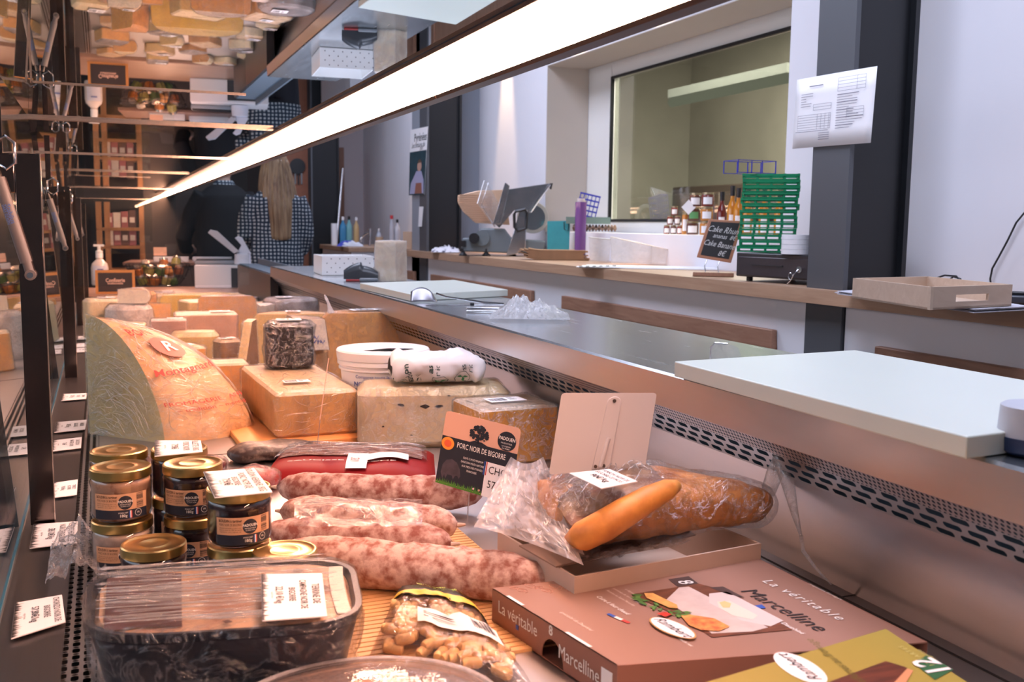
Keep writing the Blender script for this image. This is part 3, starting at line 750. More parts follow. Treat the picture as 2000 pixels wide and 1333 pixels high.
for cx, cy in ((.0, .022), (.048, .022), (-.085, .004)):
    q = MB(); ring_on(f, cx, cy, .018, .0012, q); rg_ = q.build('emblem_ring', DGR, pb, smooth=0)
    q = MB()
    for a in (20, 160, 290):
        ca, sa = math.cos(math.radians(a)), math.sin(math.radians(a))
        q.add([f(cx+ca*x-sa*y, cy+sa*x+ca*y) for x, y in ((0, 0), (.006, .004), (.014, 0), (.006, -.004))], [(0, 1, 2, 3)])
    q.build('emblem_leaves', GRN, rg_, smooth=0)


cheese('orange_cheese_block', 'film-wrapped orange cheese block against the rear wall behind the black price sign', (.765, 1.895, DK), 3, block(.175, .15, .115, .008), [mk_rind('rind_vivid', (.86, .42, .08), v=.2), mat('film_top', (.75, .62, .48), .3, var=.2)], sticker=((0, 0, .1195), .08, .045), seed=11, amp=.004, filmmat=FILM)
# piled cheeses further back
cheese('printed_rind_cheese', 'orange cheese with brown printed rind beneath the marker-inscribed wedge', (.505, 3.02, DK), 5, sector(.12, .105, 120), [P_ORG, mat('rind_banded', (.78, .46, .22), .5, col2=(.50, .25, .12), vscale=30, lo=.35, hi=.5, stretch=(1, 1, .1))], seed=12)
bw = cheese('inscribed_wedge', 'white-rinded wedge with blue handwriting sitting on the printed-rind cheese', (.545, 2.945, DK+.111), 0, MB().prism([(-.068, 0), (.062, 0), (.05, .088), (-.042, .096)], -.045, .055, mi=[0, 0, 0, 0], mt=1, M=Matrix(((1, 0, 0, 0), (0, 0, -1, 0), (0, 1, 0, 0), (0, 0, 0, 1)))), [mk_rind('rind_marked', (.50, .36, .24)), P_WHITE], seed=13, amp=.001)
qq = MB(); MM = frame((0, -.0596, 0), (1, 0, 0), (0, 0, 1))
for s_, y_, x_ in ((1, .055, -.04), (2, .038, -.028), (3, .024, -.01)): scrawl(s_, x_, y_, .055, .016, 22, MM, .0011, qq)
qq.build('blue_handwriting', BLUE, bw)
cheese('half_wheel_cheese', 'golden half-wheel cheese in film with a twisted knot against the rear wall', (.765, 3.02, DK), 95, sector(.155, .205, 178, rnd=.02), [P_ORG, R_ORG], seed=14, amp=.004, sticker=((.06, 0, .210), .045, .09))
hw = bpy.data.objects['half_wheel_cheese']
MB().tube([(.02, .12, .205), (.022, .125, .225), (.018, .13, .24), (.026, .133, .25), (.02, .14, .262)], [.012, .006, .004, .005, .002]).build('film_knot', BAG, hw)
cheese('yellow_half_wheel', 'smooth yellow half-wheel behind the inscribed wedge', (.585, 3.36, DK), 80, sector(.13, .175, 170), [P_YEL, R_GOLD], seed=15, sticker=((.05, 0, .181), .05, .05))
cheese('thin_cheese_slice', 'thin upright wedge slice leaning left of the black-rinded cheese', (.385, 3.02, DK+.0), 62, MB().prism([(-.07, 0), (.075, 0), (.055, .19), (.02, .185)], -.012, .014, mi=0, mt=1, M=Matrix(((1, 0, 0, 0), (0, 0, -1, 0), (0, 1, 0, 0), (0, 0, 0, 1)))), [P_YEL, R_BRN], seed=16)
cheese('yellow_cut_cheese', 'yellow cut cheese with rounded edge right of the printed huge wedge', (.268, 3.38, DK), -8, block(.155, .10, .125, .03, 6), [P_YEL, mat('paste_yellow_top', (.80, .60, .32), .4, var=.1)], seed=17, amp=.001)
cheese('dark_rind_portion', 'small brown crusted cheese portion between the yellow cut cheese and black rind', (.352, 3.21, DK), 20, block(.07, .07, .115, .015), [R_BRN, R_PALE], seed=18, sticker=((0, 0, .119), .05, .03))
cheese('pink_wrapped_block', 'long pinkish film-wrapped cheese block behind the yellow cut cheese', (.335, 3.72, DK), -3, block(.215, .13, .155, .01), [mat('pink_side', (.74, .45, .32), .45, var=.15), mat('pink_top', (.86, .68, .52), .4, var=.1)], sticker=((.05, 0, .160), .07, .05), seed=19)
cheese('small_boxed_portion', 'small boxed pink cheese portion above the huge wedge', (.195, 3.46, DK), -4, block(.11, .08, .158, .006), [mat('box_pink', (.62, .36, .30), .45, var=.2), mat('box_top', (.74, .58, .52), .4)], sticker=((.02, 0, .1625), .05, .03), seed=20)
cheese('tall_film_half_wheel', 'orange half-wheel with crinkled silver film on top, centre of the back pile', (.455, 4.10, DK), 88, sector(.11, .185, 175), [P_ORG, mat('silver_top', (.62, .50, .42), .35, var=.4, vscale=40)], seed=21, amp=.004, filmmat=FILM)
cheese('support_wheel_cheese', 'pale cheese wheel partly hidden under the grey-rinded wheel', (.685, 3.98, DK), 0, MB().lathe([(0, 0), (.10, 0), (.105, .01), (.105, .10), (.10, .112), (0, .112)], 32), [R_PALE], film=False)
cheese('grey_rind_wheel', 'grey-rinded flat cheese wheel with a white sticker below the ledge end', (.685, 3.98, DK+.113), 0, MB().lathe([(0, 0), (.095, 0), (.108, .012), (.110, .035), (.105, .062), (.095, .070), (0, .072)], 40), [R_GREY], sticker=((-.03, -.02, .077), .06, .05), seed=22, amp=.002)
cheese('folded_film_wedge', 'narrow wedge with upright folded film left of the grey-rinded wheel', (.545, 3.82, DK), 70, sector(.12, .165, 35), [P_PALE, R_PALE], seed=23, film=True, amp=.005, filmmat=BAG)
cheese('tilted_brown_wedge', 'brown-rinded wedge with a white price sticker pointing right, back left', (.245, 4.22, DK), 168, sector(.24, .150, 50), [P_ORG, R_BRN], seed=24, tilt=5, sticker=((.14, 0, .157), .06, .045), amp=.003)
cheese('orange_back_wedge', 'bright orange wedge at the back behind the tilted brown wedge', (.07, 4.80, DK), -30, sector(.15, .165, 55), [mk_paste('paste_vivid', (.88, .46, .12)), R_ORG], seed=25)
cheese('yellow_back_half_wheel', 'rearmost wide yellow half-wheel next to the scale cable', (.42, 4.68, DK), 85, sector(.19, .150, 178), [mk_paste('paste_lemon', (.82, .58, .16)), mat('rind_mustard', (.52, .36, .10), .5, var=.1)], seed=26)
cheese('bloomy_round_cheese', 'crusty white round cheese in film below the small brie wedge', (.085, 3.96, DK), 0, MB().lathe([(0, 0), (.075, 0), (.084, .02), (.086, .10), (.082, .155), (.07, .168), (0, .170)], 36), [R_WHT], seed=27, amp=.006, filmmat=FILM)
cheese('small_brie_wedge', 'small brie wedge with blue edging perched on the crusty round cheese', (.048, 3.96, DK+.175), 10, sector(.11, .052, 40), [P_WHITE, R_PALE], seed=28, sticker=((.07, 0, .0565), .04, .03), amp=.003)
cheese('speckled_corner_wedge', 'pale wedge with dark specks at the far left by the black sign', (-.01, 4.36, DK), 12, block(.13, .11, .165, .02), [mat('specked', (.80, .64, .38), .4, col2=(.35, .25, .15), vscale=45, lo=.28, hi=.34), P_PALE], sticker=((.02, .0, .170), .06, .06), seed=29)
for k, (x, y, w, d, h) in enumerate(((.30, 2.80, .12, .10, .10), (.50, 3.60, .10, .09, .13), (.72, 3.62, .13, .12, .15), (.21, 3.02, .10, .10, .12), (.40, 4.40, .2, .12, .15), (.68, 4.45, .17, .16, .13), (.08, 3.66, .1, .1, .13))):
    lab = ('cheese piece wedged between the black rind and thin slice', 'cheese piece behind the yellow half-wheel, mostly hidden', 'cheese piece below the ledge, behind the knotted half-wheel', 'cheese piece directly behind the huge wedge', 'cheese piece behind the silver-topped half-wheel', 'cheese piece in shade behind the grey-rinded wheel', 'cheese piece in front of the crusty round cheese')[k]
    cheese('cheese_piece', lab, (x, y, DK), rnd.uniform(-20, 20), block(w, d, h, .012), [(P_ORG, P_YEL, R_ORG)[k % 3], (P_PALE, R_PALE)[k % 2]], seed=40+k, sticker=((0, 0, h+.0045), .05, .04) if k % 2 else None)

# low cheeses in the far module, seen mostly in the canopy's reflection
rnd = random.Random(77)
k = 0
for yy in (5.12, 5.42, 5.74, 6.08, 6.40):
    for xx in (.10, .32, .53, .74):
        x, y = xx+rnd.uniform(-.02, .02), yy+rnd.uniform(-.03, .03); h = rnd.uniform(.035, .065)
        lab = 'low cheese in the far module, %s from the rail, %s row' % (('first', 'second', 'third', 'fourth')[k % 4], ('first', 'second', 'third', 'fourth', 'fifth')[k//4])
        cheese('low_cheese', lab, (x, y, DK), rnd.uniform(-35, 35), block(rnd.uniform(.11, .145), rnd.uniform(.11, .15), h, rnd.uniform(.01, .03)) if k % 3 else sector(.12, h, 80), [(P_ORG, P_YEL, R_ORG, P_PALE)[k % 4], (P_PALE, R_PALE, R_GREY)[k % 3]], seed=60+k, sticker=((.02 if k % 3 else .08, 0, h+.0045), .06, .045) if k % 2 else None)
        k += 1
# ---------------------------------------------------------------- jars
JARG = None
def jar_glass():
    mt, nt, b, out = nodes('jar_glass'); nt.nodes.remove(b)
    lw = nt.nodes.new('ShaderNodeLayerWeight'); lw.inputs[0].default_value = .35
    gl = nt.nodes.new('ShaderNodeBsdfGlossy'); gl.inputs['Roughness'].default_value = .04
    tr = nt.nodes.new('ShaderNodeBsdfTransparent'); tr.inputs[0].default_value = (.94, .95, .95, 1)
    mx = nt.nodes.new('ShaderNodeMixShader'); nt.links.new(math_n(nt, 'MINIMUM', math_n(nt, 'ADD', math_n(nt, 'MULTIPLY', lw.outputs['Fresnel'], .9), .06), .8), mx.inputs[0])
    nt.links.new(tr.outputs[0], mx.inputs[1]); nt.links.new(gl.outputs[0], mx.inputs[2]); nt.links.new(mx.outputs[0], out.inputs[0]); return mt
JARG = jar_glass()
GOLD = mat('gold_lid', (.80, .52, .20), .28, 1); GOLDS = mat('gold_lid_side', (.55, .42, .16), .30, 1)
KRAFT = mat('kraft', (.58, .34, .20), .6, var=.08, vscale=60); NAVY = mat('navy_label', (.012, .016, .03), .5)
JR, JH = .0405, .0730
def jar(loc, face, content, label, full=True, group=None, flagside=True):
    t = thing('glass_jar', label, 'jar', loc, face, group)
    MB().lathe([(0, .002), (.031, .002), (.0375, .004), (.0400, .010), (.0392, .048), (.0398, .050), (.0405, .054), (.0385, .059), (.0365, .061), (.0365, .066)], 44).build('glass', JARG, t, smooth=60)
    MB().lathe([(0, .004), (.033, .004), (.0385, .011), (.0377, .048), (.0385, .053), (.036, .057), (0, .057)], 32).build('filling', content, t, smooth=60)
    MB().lathe([(.0385, .0605), (.0402, .0605), (.0405, .0625), (.0400, .0715), (.0385, .0730), (.0360, .0730), (.0350, .0722), (.0200, .0722), (.0190, .0726), (.0170, .0726), (.0160, .0722), (0, .0722)], 44, mi=[1, 1, 1, 0, 0, 0, 0, 0, 0, 0, 0]).build('lid', [GOLD, GOLDS], t, smooth=40)
    if full:
        R = lambda z: .0396
        a = 270
        p = cylpatch(R, a, 0, -.040, .034, .021, .043, .0007, 20).build('kraft_label', KRAFT, t)
        n_ = cylpatch(R, a, 0, -.040, .034, .0085, .021, .0007, 20).build('navy_label', NAVY, t)
        f = cylmap(R, a, 0, .0011)
        g = MB(); g.add([f(.003, .031)]+[f(.003+.0095*math.cos(2*PI*i/24), .031+.0095*math.sin(2*PI*i/24)) for i in range(24)], [(0, 1+i, 1+(i+1) % 24) for i in range(24)]).build('round_badge', NAVY, p, smooth=0)
        lettering([('PADOUEN', .003, .0325, .0048, {'b': .02, 'sx': .85}), ('PRODUCTEUR', .003, .0285, .0022), ('DE PORC NOIR', .003, .026, .0018)], WINK, p, cylmap(R, a, 0, .0014), 'badge_lettering')
        lettering([('BOUDIN à tartiner', -.022, .039, .0052, {'b': .015, 'sx': .72}), ('PORC NOIR DE BIGORRE', -.022, .034, .0042, {'sx': .6}), ('Recette artisanale au porc noir', -.022, .0300, .0022), ('élevé en plein air, 70% de viande', -.022, .0275, .0022), ('ingrédients : porc, oignons, sel', -.022, .0250, .0022)], mat('brown_ink', (.09, .05, .03), .6), p, cylmap(R, a, 0, .0011), 'brown_lettering')
        b = MB()
        rr = random.Random(2); y_ = .0235
        for y_b in (.0225, .033):
            x_ = .018
            for k in range(9):
                w_ = rr.choice((.0004, .0007)); yy = y_b+k*.00105
                b.add([f(x_, yy), f(x_+.010, yy), f(x_+.010, yy+w_), f(x_, yy+w_)], [(0, 1, 2, 3)])
        b.build('barcode', INK, p, smooth=0)
        q = MB()
        for k, mi in enumerate((0, 1, 2)): q.add([f(.0075+.0013*k, .0095), f(.0088+.0013*k, .0095), f(.0088+.0013*k, .0195), f(.0075+.0013*k, .0195)], [(0, 1, 2, 3)], mi)
        q.build('tricolour', [BLUE, WINK, RED], n_, smooth=0)
        lettering([('POIDS NET', .000, .0170, .0025), ('180g', .000, .0130, .0052, {'b': .01}), ('FR', .020, .0155, .0035)], WINK, n_, f)
        q = MB()
        ring_on(f, .0200, .0155, .0048, .0005, q); q.build('stamp_ring', WINK, n_, smooth=0)
    return t
C_PATE = mat('pate_filling', (.60, .38, .26), .5, col2=(.34, .15, .09), vscale=60, lo=.3, hi=.45)
C_DARK = mat('dark_filling', (.05, .018, .022), .35, col2=(.02, .008, .014), vscale=50)
C_WHITE = mat('pale_filling', (.72, .58, .50), .5, var=.2, vscale=90)
top = [((235, 910), -8, C_PATE, 'jar of coarse pink pate with gold lid on the rail side, top of its stack'),
       ((232, 878), 0, C_PATE, 'rear gold-lidded jar behind the coarse pate jar'),
       ((376, 903), -22, C_DARK, 'dark-filled jar with a ringed gold lid in the middle of the jar stacks'),
       ((350, 874), 10, C_DARK, 'rear jar carrying a white price card, beside the huge wedge'),
       ((466, 950), -2, C_DARK, 'front blood-sausage spread jar with a white price card on its lid')]
JP = []
for k, ((px, py), fc, c, lab) in enumerate(top):
    p = G(px, py, DK+2*JH); JP.append(p)
    jar((p.x, p.y, DK+JH), fc+10, c, lab, group=None)
low_lab = ['lower jar of pale filling at the rail, beneath the coarse pate jar', 'lower rear jar beneath the rear gold-lidded jar', 'lower jar beneath the dark ringed-lid jar', 'lower jar beneath the rear jar with a price card', 'lower jar beneath the front blood-sausage spread jar']
for k, p in enumerate(JP): jar((p.x, p.y, DK), (0, 5, -20, 10, 4)[k], C_WHITE if k in (0, 1) else C_DARK, low_lab[k])
for (px, py), lab in (((300, 1060), 'low open-topped position jar with bare embossed gold lid behind the terrine tray'), ((556, 1074), 'low jar whose gold lid peeks out right of the front spread jar')):
    p = G(px, py, DK+JH); jar((p.x, p.y, DK), -10, C_DARK, lab.replace('open-topped position ', ''))
p = G(345, 1083, DK+JH-.01)

# ---------------------------------------------------------------- price cards
def card_quad(name, label, corners, z, lines, grass=True, group=None, sides='rail'):
    """white price card lying nearly flat; corners in reading order: start of top line, end of top line, ..."""
    pts = [G(x, y, z) for x, y in corners]      # A lower-left, B lower-right, C upper-right, D upper-left of the reading frame
    t = thing(name, label, 'price card', pts[0], 0, group)
    f = rel(bil(*pts), t)
    bpy.context.view_layer.update()
    inv = Matrix.Translation(-pts[0])
    f0 = bil(*[p-pts[0] for p in pts])
    c = quadplate(f0, .0012).build('card', PAPER, t, smooth=0)
    if 0: quadplate(f0, .0006, None, -.03, 1.03, -.03, 1.03, .0030).build('plastic_sleeve', glossfilm('card_sleeve', .02, .0, 9, bstr=.05), t, smooth=0)
    lettering([(s_, f0.w*x, f0.h*y, f0.h*sz, o) for (s_, x, y, sz, o) in lines], INK, c, put(f0, .0022))
    if grass:
        g = MB(); rr = random.Random(len(label)); n_ = 34
        for i in range(n_):
            u = i/n_; h_ = .06+.16*rr.random()
            g.add([f0(u, 0.005, .0018), f0(u+1.0/n_, 0.005, .0018), f0(u+.6/n_+rr.uniform(-.02, .02), h_, .0018)], [(0, 1, 2)])
        g.build('grass_silhouette', INK, c, smooth=0)
    return t
B = {'b': .02}
def L4(a, b_, price, c_=None, sx=.92):
    r = [(a, .5, .86, .19, {'b': .006, 'sx': sx}), (b_, .5, .66, .19, {'b': .006, 'sx': sx})]
    if c_: r.append((c_, .5, .5, .17, {'b': .006, 'sx': sx}))
    r += [(price, .5, .42 if not c_ else .33, .21, {'b': .012, 'sx': 1.0}), ('origine France', .5, .22, .07, {'sx': .8})]
    return r
# reading frame of the rail cards: text runs towards the viewer, its top edge is on the right
rail = [([(30, 1180), (22, 1250), (128, 1217), (121, 1164)], ('CHORIZO NOIR DE', 'BIGORRE', '57,80€/kg'), 'nearest rail price card reading CHORIZO NOIR DE BIGORRE'),
        ([(66, 1026), (58, 1073), (150, 1062), (152, 1020)], ('VENTRECHE ROULEE', 'NOIR DE BIGORRE', '38,10€/kg'), 'rail price card at the foot of the near post'),
        ([(104, 945), (102, 974), (150, 968), (152, 938)], ('TERRE ET', 'BIGORRE', '79,2€/kg'), 'rail price card beside the pate jars'),
        ([(103, 862), (100, 883), (158, 876), (160, 855)], ('SAUCISSON', 'MAIGRE NOIR', '7,6€'), 'rail price card left of the rear jars, below its neighbour'),
        ([(110, 826), (106, 846), (166, 840), (170, 821)], ('JAMBON', 'BIGORRE', '38€/kg'), 'rail price card left of the huge wedge foot'),
        ([(122, 771), (119, 784), (168, 780), (171, 769)], ('TOMME', 'NOIRE', '22€/kg'), 'rail price card behind the second post foot'),
        ([(146, 681), (145, 689), (170, 688), (172, 680)], ('COMTE', '24 MOIS', '29€'), 'small distant rail price card, third from the far end'),
        ([(148, 672), (147, 679), (171, 678), (172, 671)], ('BRIE', '', '18€'), 'small distant rail price card, second from the far end'),
        ([(151, 658), (150, 664), (171, 664), (172, 657)], ('BLEU', '', '21€'), 'small distant rail price card at the far end')]
for q, l, lab in rail:
    card_quad('price_card', lab, q, DK+.003, L4(*l), group=None)
card_quad('price_card', 'white price card lying on the front jar lid reading BOUDIN VERRINE', [(405, 940), (419, 973), (532, 963), (495, 917)][0:0] or [(397, 924), (419, 974), (532, 963), (496, 916)], DK+2*JH+.001, L4('BOUDIN VERRINE 180G', 'PORC NOIR DE', '7.90€', 'BIGORRE'))
card_quad('price_card', 'white price card on the lid of the rear jar by the huge wedge', [(303, 862), (302, 893), (396, 884), (392, 862)], DK+2*JH+.0015, L4('RILLETTE 180G', 'PORC NOIR', '7.90€'))

# ---------------------------------------------------------------- terrine in its black tray
ZT = .808
TC = [G(172, 1118, ZT), G(688, 1085, ZT), G(716, 1215, ZT), G(160, 1250, ZT)]
cen = sum(TC, Vector())/4
tt = thing('terrine_tray', 'large country terrine in a black tray tightly wrapped in film, front left', 'terrine', (cen.x, cen.y, DK))
far_l, far_r, nr_r, nr_l = [p-cen for p in TC]
def rr_(s, z, r=.30, n=7):
    c = [nr_l, nr_r, far_r, far_l]; pts = []
    for i in range(4):
        P = c[i]; A = c[i-1]; B_ = c[(i+1) % 4]
        a = P+(A-P)*r; b_ = P+(B_-P)*r
        for k in range(n+1):
            t = k/n; q = a*(1-t)**2+P*2*t*(1-t)+b_*t*t; pts.append((q.x*s, q.y*s, z))
    return pts
def rings(levels, mb=None, mi=0, cap=True, r=.30):
    mb = mb or MB(); L = [rr_(s, z, r) for s, z in levels]; n = len(L[0]); vs = sum(L, [])
    fs = [(j*n+i, j*n+(i+1) % n, (j+1)*n+(i+1) % n, (j+1)*n+i) for j in range(len(L)-1) for i in range(n)]
    if cap: fs += [tuple(range(n))[::-1], tuple(range((len(L)-1)*n, len(L)*n))]
    return mb.add(vs, fs, mi)
TZ = ZT-DK
rings([(.80, 0), (.85, .003), (.97, TZ-.012), (1.0, TZ-.004), (1.0, TZ), (.955, TZ), (.94, TZ-.006), (.93, TZ-.012)]).build('tray', mat('tray_black', (.012, .016, .028), .3), tt)
top_m = mat('terrine_top', (.72, .47, .29), .4, col2=(.42, .22, .14), vscale=16, lo=.38, hi=.52, bmp=.3, bscale=50, detail=6)
tf = rings([(.93, TZ-.03), (.935, TZ-.010), (.90, TZ-.003)]).build('terrine_meat', top_m, tt)
MM = frame((0, 0, 0), (1, 0, 0), (0, 1, 0))
u = bil(nr_l, nr_r, far_r, far_l)
df = MB(); df.grid(lambda a, b_: u(.07+.27*a, .09+.80*b_+(.03*math.sin(a*3)), TZ-.001+.0), 8, 8)
df.build('dark_meat_layer', mat('dark_jelly', (.15, .05, .045), .3, var=.5, vscale=18), tf)
df = MB(); df.grid(lambda a, b_: u(.90+.055*a-.02*b_*(1-b_)*2, .14+.70*b_, TZ-.001), 4, 8)
df.build('fat_border', mat('white_fat', (.86, .74, .64), .35), tf)
df = MB(); rnd = random.Random(8)
for cx, cy, s_ in ((.83, .66, .030), (.86, .52, .022), (.78, .8, .02), (.45, .88, .02), (.5, .12, .014), (.66, .08, .02), (.80, .36, .012)):
    n_ = 11; df.add([u(cx+s_*(.7+.6*rnd.random())*math.cos(2*PI*i/n_)*1.2, cy+s_*1.6*(.7+.6*rnd.random())*math.sin(2*PI*i/n_), TZ-.0006) for i in range(n_)], [tuple(range(n_))])
df.build('roasted_patches', mat('roasted', (.16, .07, .045), .4), tf, smooth=0)
stretch_film = glossfilm('stretch_film', .02, .34, 26, (.35, 5.0, 1), bstr=1.0, rough=.16)
folds(tt, lambda a, b_: u(a, b_, TZ+.0072), 170, 9, 0.02, .05, (.15, .6), .00055, .0005, .03, .93, .05, .95, .006)
fl = rings([(1.006, TZ*.9), (1.006, TZ+.003), (.97, TZ+.006), (.6, TZ+.0065), (.2, TZ+.0065)]).build('stretched_film', stretch_film, tt, smooth=60)
sk = rings([(.83, .001), (.90, .004), (1.0, TZ-.018), (1.012, TZ*.9)], cap=False).build('film_skirt', FILM, tt)
wrap(sk, glossfilm('skirt_film', .03, .16, 22, (1, 1, 1), bstr=.6, rough=.08), .002, .005, 22, 3, 2, 'gathered_film'); bpy.data.objects.remove(sk)
q = [G(512, 1215, ZT+.008), G(639, 1206, ZT+.008), G(629, 1122, ZT+.008), G(510, 1124, ZT+.008)]
q = [p-Vector((cen.x, cen.y, DK)) for p in q]
f0 = bil(q[3], q[0], q[1], q[2])
lc = quadplate(f0, .0012).build('price_card', PAPER, tt, smooth=0)
lettering([(s_, f0.w*x, f0.h*y, f0.h*sz, o) for (s_, x, y, sz, o) in (('TERRINE DE', .5, .86, .17, {'b': .01}), ("CAMPAGNE NOIR DE", .5, .66, .16, {'b': .01, 'sx': .85}), ("BIGORRE", .5, .48, .15, {'b': .01}), ('22,10 €/kg', .5, .28, .17, {'b': .006}), ('origine France', .5, .17, .05, {}))], INK, lc, put(f0, .0018))
g = MB(); rr = random.Random(5)
for i in range(30):
    g.add([f0(i/30, .004, .0016), f0((i+1)/30, .004, .0016), f0((i+.5)/30, .04+.1*rr.random(), .0016)], [(0, 1, 2)])
g.build('grass_silhouette', INK, lc, smooth=0)

# clear-lidded dish, cut by the bottom of the photo
dc = G(650, 1283, .762); dc = Vector((dc.x, dc.y-.124, DK))
ds = thing('lidded_dish', 'round clear-lidded dish of browned food in the front foreground', 'dish', dc)
MB().lathe([(0, 0), (.095, 0), (.105, .006), (.112, .03), (.116, .032), (.116, .035), (.110, .035), (.102, .010), (0, .006)], 48, ell=(1.15, 1)).build('dish', mat('dish_clear', (.55, .40, .32), .3), ds)
fd = MB(); rnd = random.Random(3)
fd.lathe([(0, .026), (.07, .027), (.100, .020), (.103, .012)], 40, ell=(1.15, 1)).build('food', mat('gratin', (.70, .34, .15), .4, col2=(.42, .13, .06), vscale=26, lo=.35, hi=.6, bmp=.4), ds)
for k in range(9):
    a = 2*PI*k/9; x, y = .062*math.cos(a)*1.1, .062*math.sin(a)
    MB().lathe([(0, -.008), (.02, -.004), (.024, .002), (.015, .008), (0, .010)], 14, c=(x, y, .030), ell=(1.3, .7)).build('sausage_slice', mat('sausage_pink', (.72, .36, .22), .35, var=.2), ds)
MB().lathe([(.116, .034), (.117, .038), (.113, .041), (.109, .0405), (.105, .044), (.07, .048), (0, .0485)], 48, ell=(1.15, 1)).build('lid', glossfilm('lid_clear', .14, .18, 10, haze=.10, bstr=.25), ds, smooth=60)
rm = MB(); rm.tube([(.114*1.15*math.cos(a*PI/40), .114*math.sin(a*PI/40), .040) for a in range(80)], .0028, 8, closed=True); rm.build('lid_rim', glossfilm('rim_frost', .3, .3, 60, haze=.5), ds)
tiny_sticker(ds, (-.05, .03, .0495), (1, .2, 0), (-.2, 1, 0), .06, .035, 3, 'ingredient_sticker')

# ---------------------------------------------------------------- gnocchi bag
q = [G(720, 1262, .735), G(1060, 1345, .735), G(912, 1172, .735), G(775, 1150, .735)]
gc = sum(q, Vector())/4; gc.z = DK
gb = thing('gnocchi_bag', 'clear bag of small dumplings with a yellow and black label, lying before the sausages', 'bag', gc)
q = [p-gc for p in q]
for p in q: p.z = 0
u = bil(*q)
def pil(a, b_, s=1):
    h = .036*max(0, (1-(2*a-1)**4)*(1-(2*b_-1)**4))**.6
    n_ = noise.fractal(Vector((a*5+3, b_*5, s)), .8, 2, 3)
    return u(a, b_, .003+h*(1+.14*n_)) if s > 0 else u(a, b_, .0015)
DOUGH = mat('dough', (.86, .54, .24), .45, var=.12, vscale=60, sss=.15)
gm = None; rnd = random.Random(12)
for k in range(130):
    a, b_ = rnd.uniform(.10, .9), rnd.uniform(.08, .80)
    h = pil(a, b_).z-.012
    if h < .006: continue
    if gm is None:
        gm = MB().lathe([(0, -.012), (.005, -.0105), (.0068, -.006), (.0062, 0), (.0068, .006), (.005, .0105), (0, .012)], 12).build('gnocchi', DOUGH, gb); o = gm
    else: o = gm.copy(); COL.objects.link(o)
    p = u(a, b_, 0); o.location = (p.x, p.y, max(.010, h)); o.rotation_euler = (rnd.uniform(1.2, 1.9), rnd.uniform(0, 3), rnd.uniform(0, 6))
MB().grid(lambda a, b_: pil(a, b_), 30, 30).grid(lambda a, b_: pil(a, b_, -1), 8, 8).build('film_bag', glossfilm('bag_film', .06, .22, 12, haze=.06, bstr=.5), gb, smooth=180)
def patch(a0, a1, b0, b1, lift, sk_=0, n=12, inv=False):
    return lambda x, y: pil(a0+(a1-a0)*x, b0+(b1-b0)*y+sk_*(x-.5))+Vector((0, 0, lift))
pf = patch(.06, 1.0, .62, .92, .0020, .0)
lbp = MB().grid(lambda a, b_: pf(a, b_), 16, 8).build('header_label', mat('label_dark', (.02, .024, .018), .4), gb)
pf1 = patch(.06, 1.0, .62, .70, .0026, .0); MB().grid(lambda a, b_: pf1(a, b_*.8+.12*math.sin(a*9)), 24, 5).build('yellow_band', mat('label_yellow', (.78, .52, .06), .4), lbp)
def put2(pf, w, h, lift=.0028): return lambda x, y: pf(x/w, y/h)+Vector((0, 0, lift-.002))
lettering([('Gnocchi', .42, .68, .20, {'b': .02, 'sx': .55}), ('Pomme de Bintje', .44, .44, .18, {'sx': .42})], mat('label_green', (.35, .55, .08), .4), lbp, lambda x, y: pf(x, y)+Vector((0, 0, .0022)))
e_ = MB(); e_.add([pf(.84, .62)+Vector((0, 0, .0024))]+[pf(.84+.10*math.cos(2*PI*i/20), .62+.26*math.sin(2*PI*i/20))+Vector((0, 0, .0024)) for i in range(20)], [(0, 1+i, 1+(i+1) % 20) for i in range(20)]); e_.build('potato_emblem', mat('potato_gold', (.78, .50, .10), .4), lbp, smooth=0)
pf2 = patch(.30, .88, .22, .42, .0024)
l2 = MB().grid(lambda a, b_: pf2(a, b_), 12, 8).build('weight_label', PAPER, gb)
bb = MB(); x_ = .70; rr = random.Random(4)
while x_ < .95:
    w_ = rr.choice((.008, .014)); bb.add([pf2(x_, .25)+Vector((0, 0, .0008)), pf2(x_+w_, .25)+Vector((0, 0, .0008)), pf2(x_+w_, .85)+Vector((0, 0, .0008)), pf2(x_, .85)+Vector((0, 0, .0008))], [(0, 1, 2, 3)]); x_ += w_+rr.choice((.008, .016))
for k in range(5): bb.add([pf2(.08, .75-.12*k)+Vector((0, 0, .0008)), pf2(.4+.1*rr.random(), .75-.12*k)+Vector((0, 0, .0008)), pf2(.42, .78-.12*k)+Vector((0, 0, .0008)), pf2(.08, .78-.12*k)+Vector((0, 0, .0008))], [(0, 1, 2, 3)])
bb.build('barcode', INK, l2, smooth=0)

# bamboo mat under the sausages
bm_ = thing('bamboo_mat', 'slatted bamboo mat beneath the dry sausages', 'mat', (.375, 1.17, DK), 0)
mm = MB()
for k in range(40): mm.box(-.165, .13, -.18+.0118*k, -.171+.0118*k, 0, .004)
mm.build('slats', mat('bamboo', (.72, .42, .18), .5, var=.2, vscale=30), bm_, smooth=0)
st = MB()
for x in (-.13, 0, .10): st.box(x, x+.003, -.18, .29, .004, .0048)
st.build('binding_threads', mat('thread', (.5, .3, .15), .7), bm_, smooth=0)

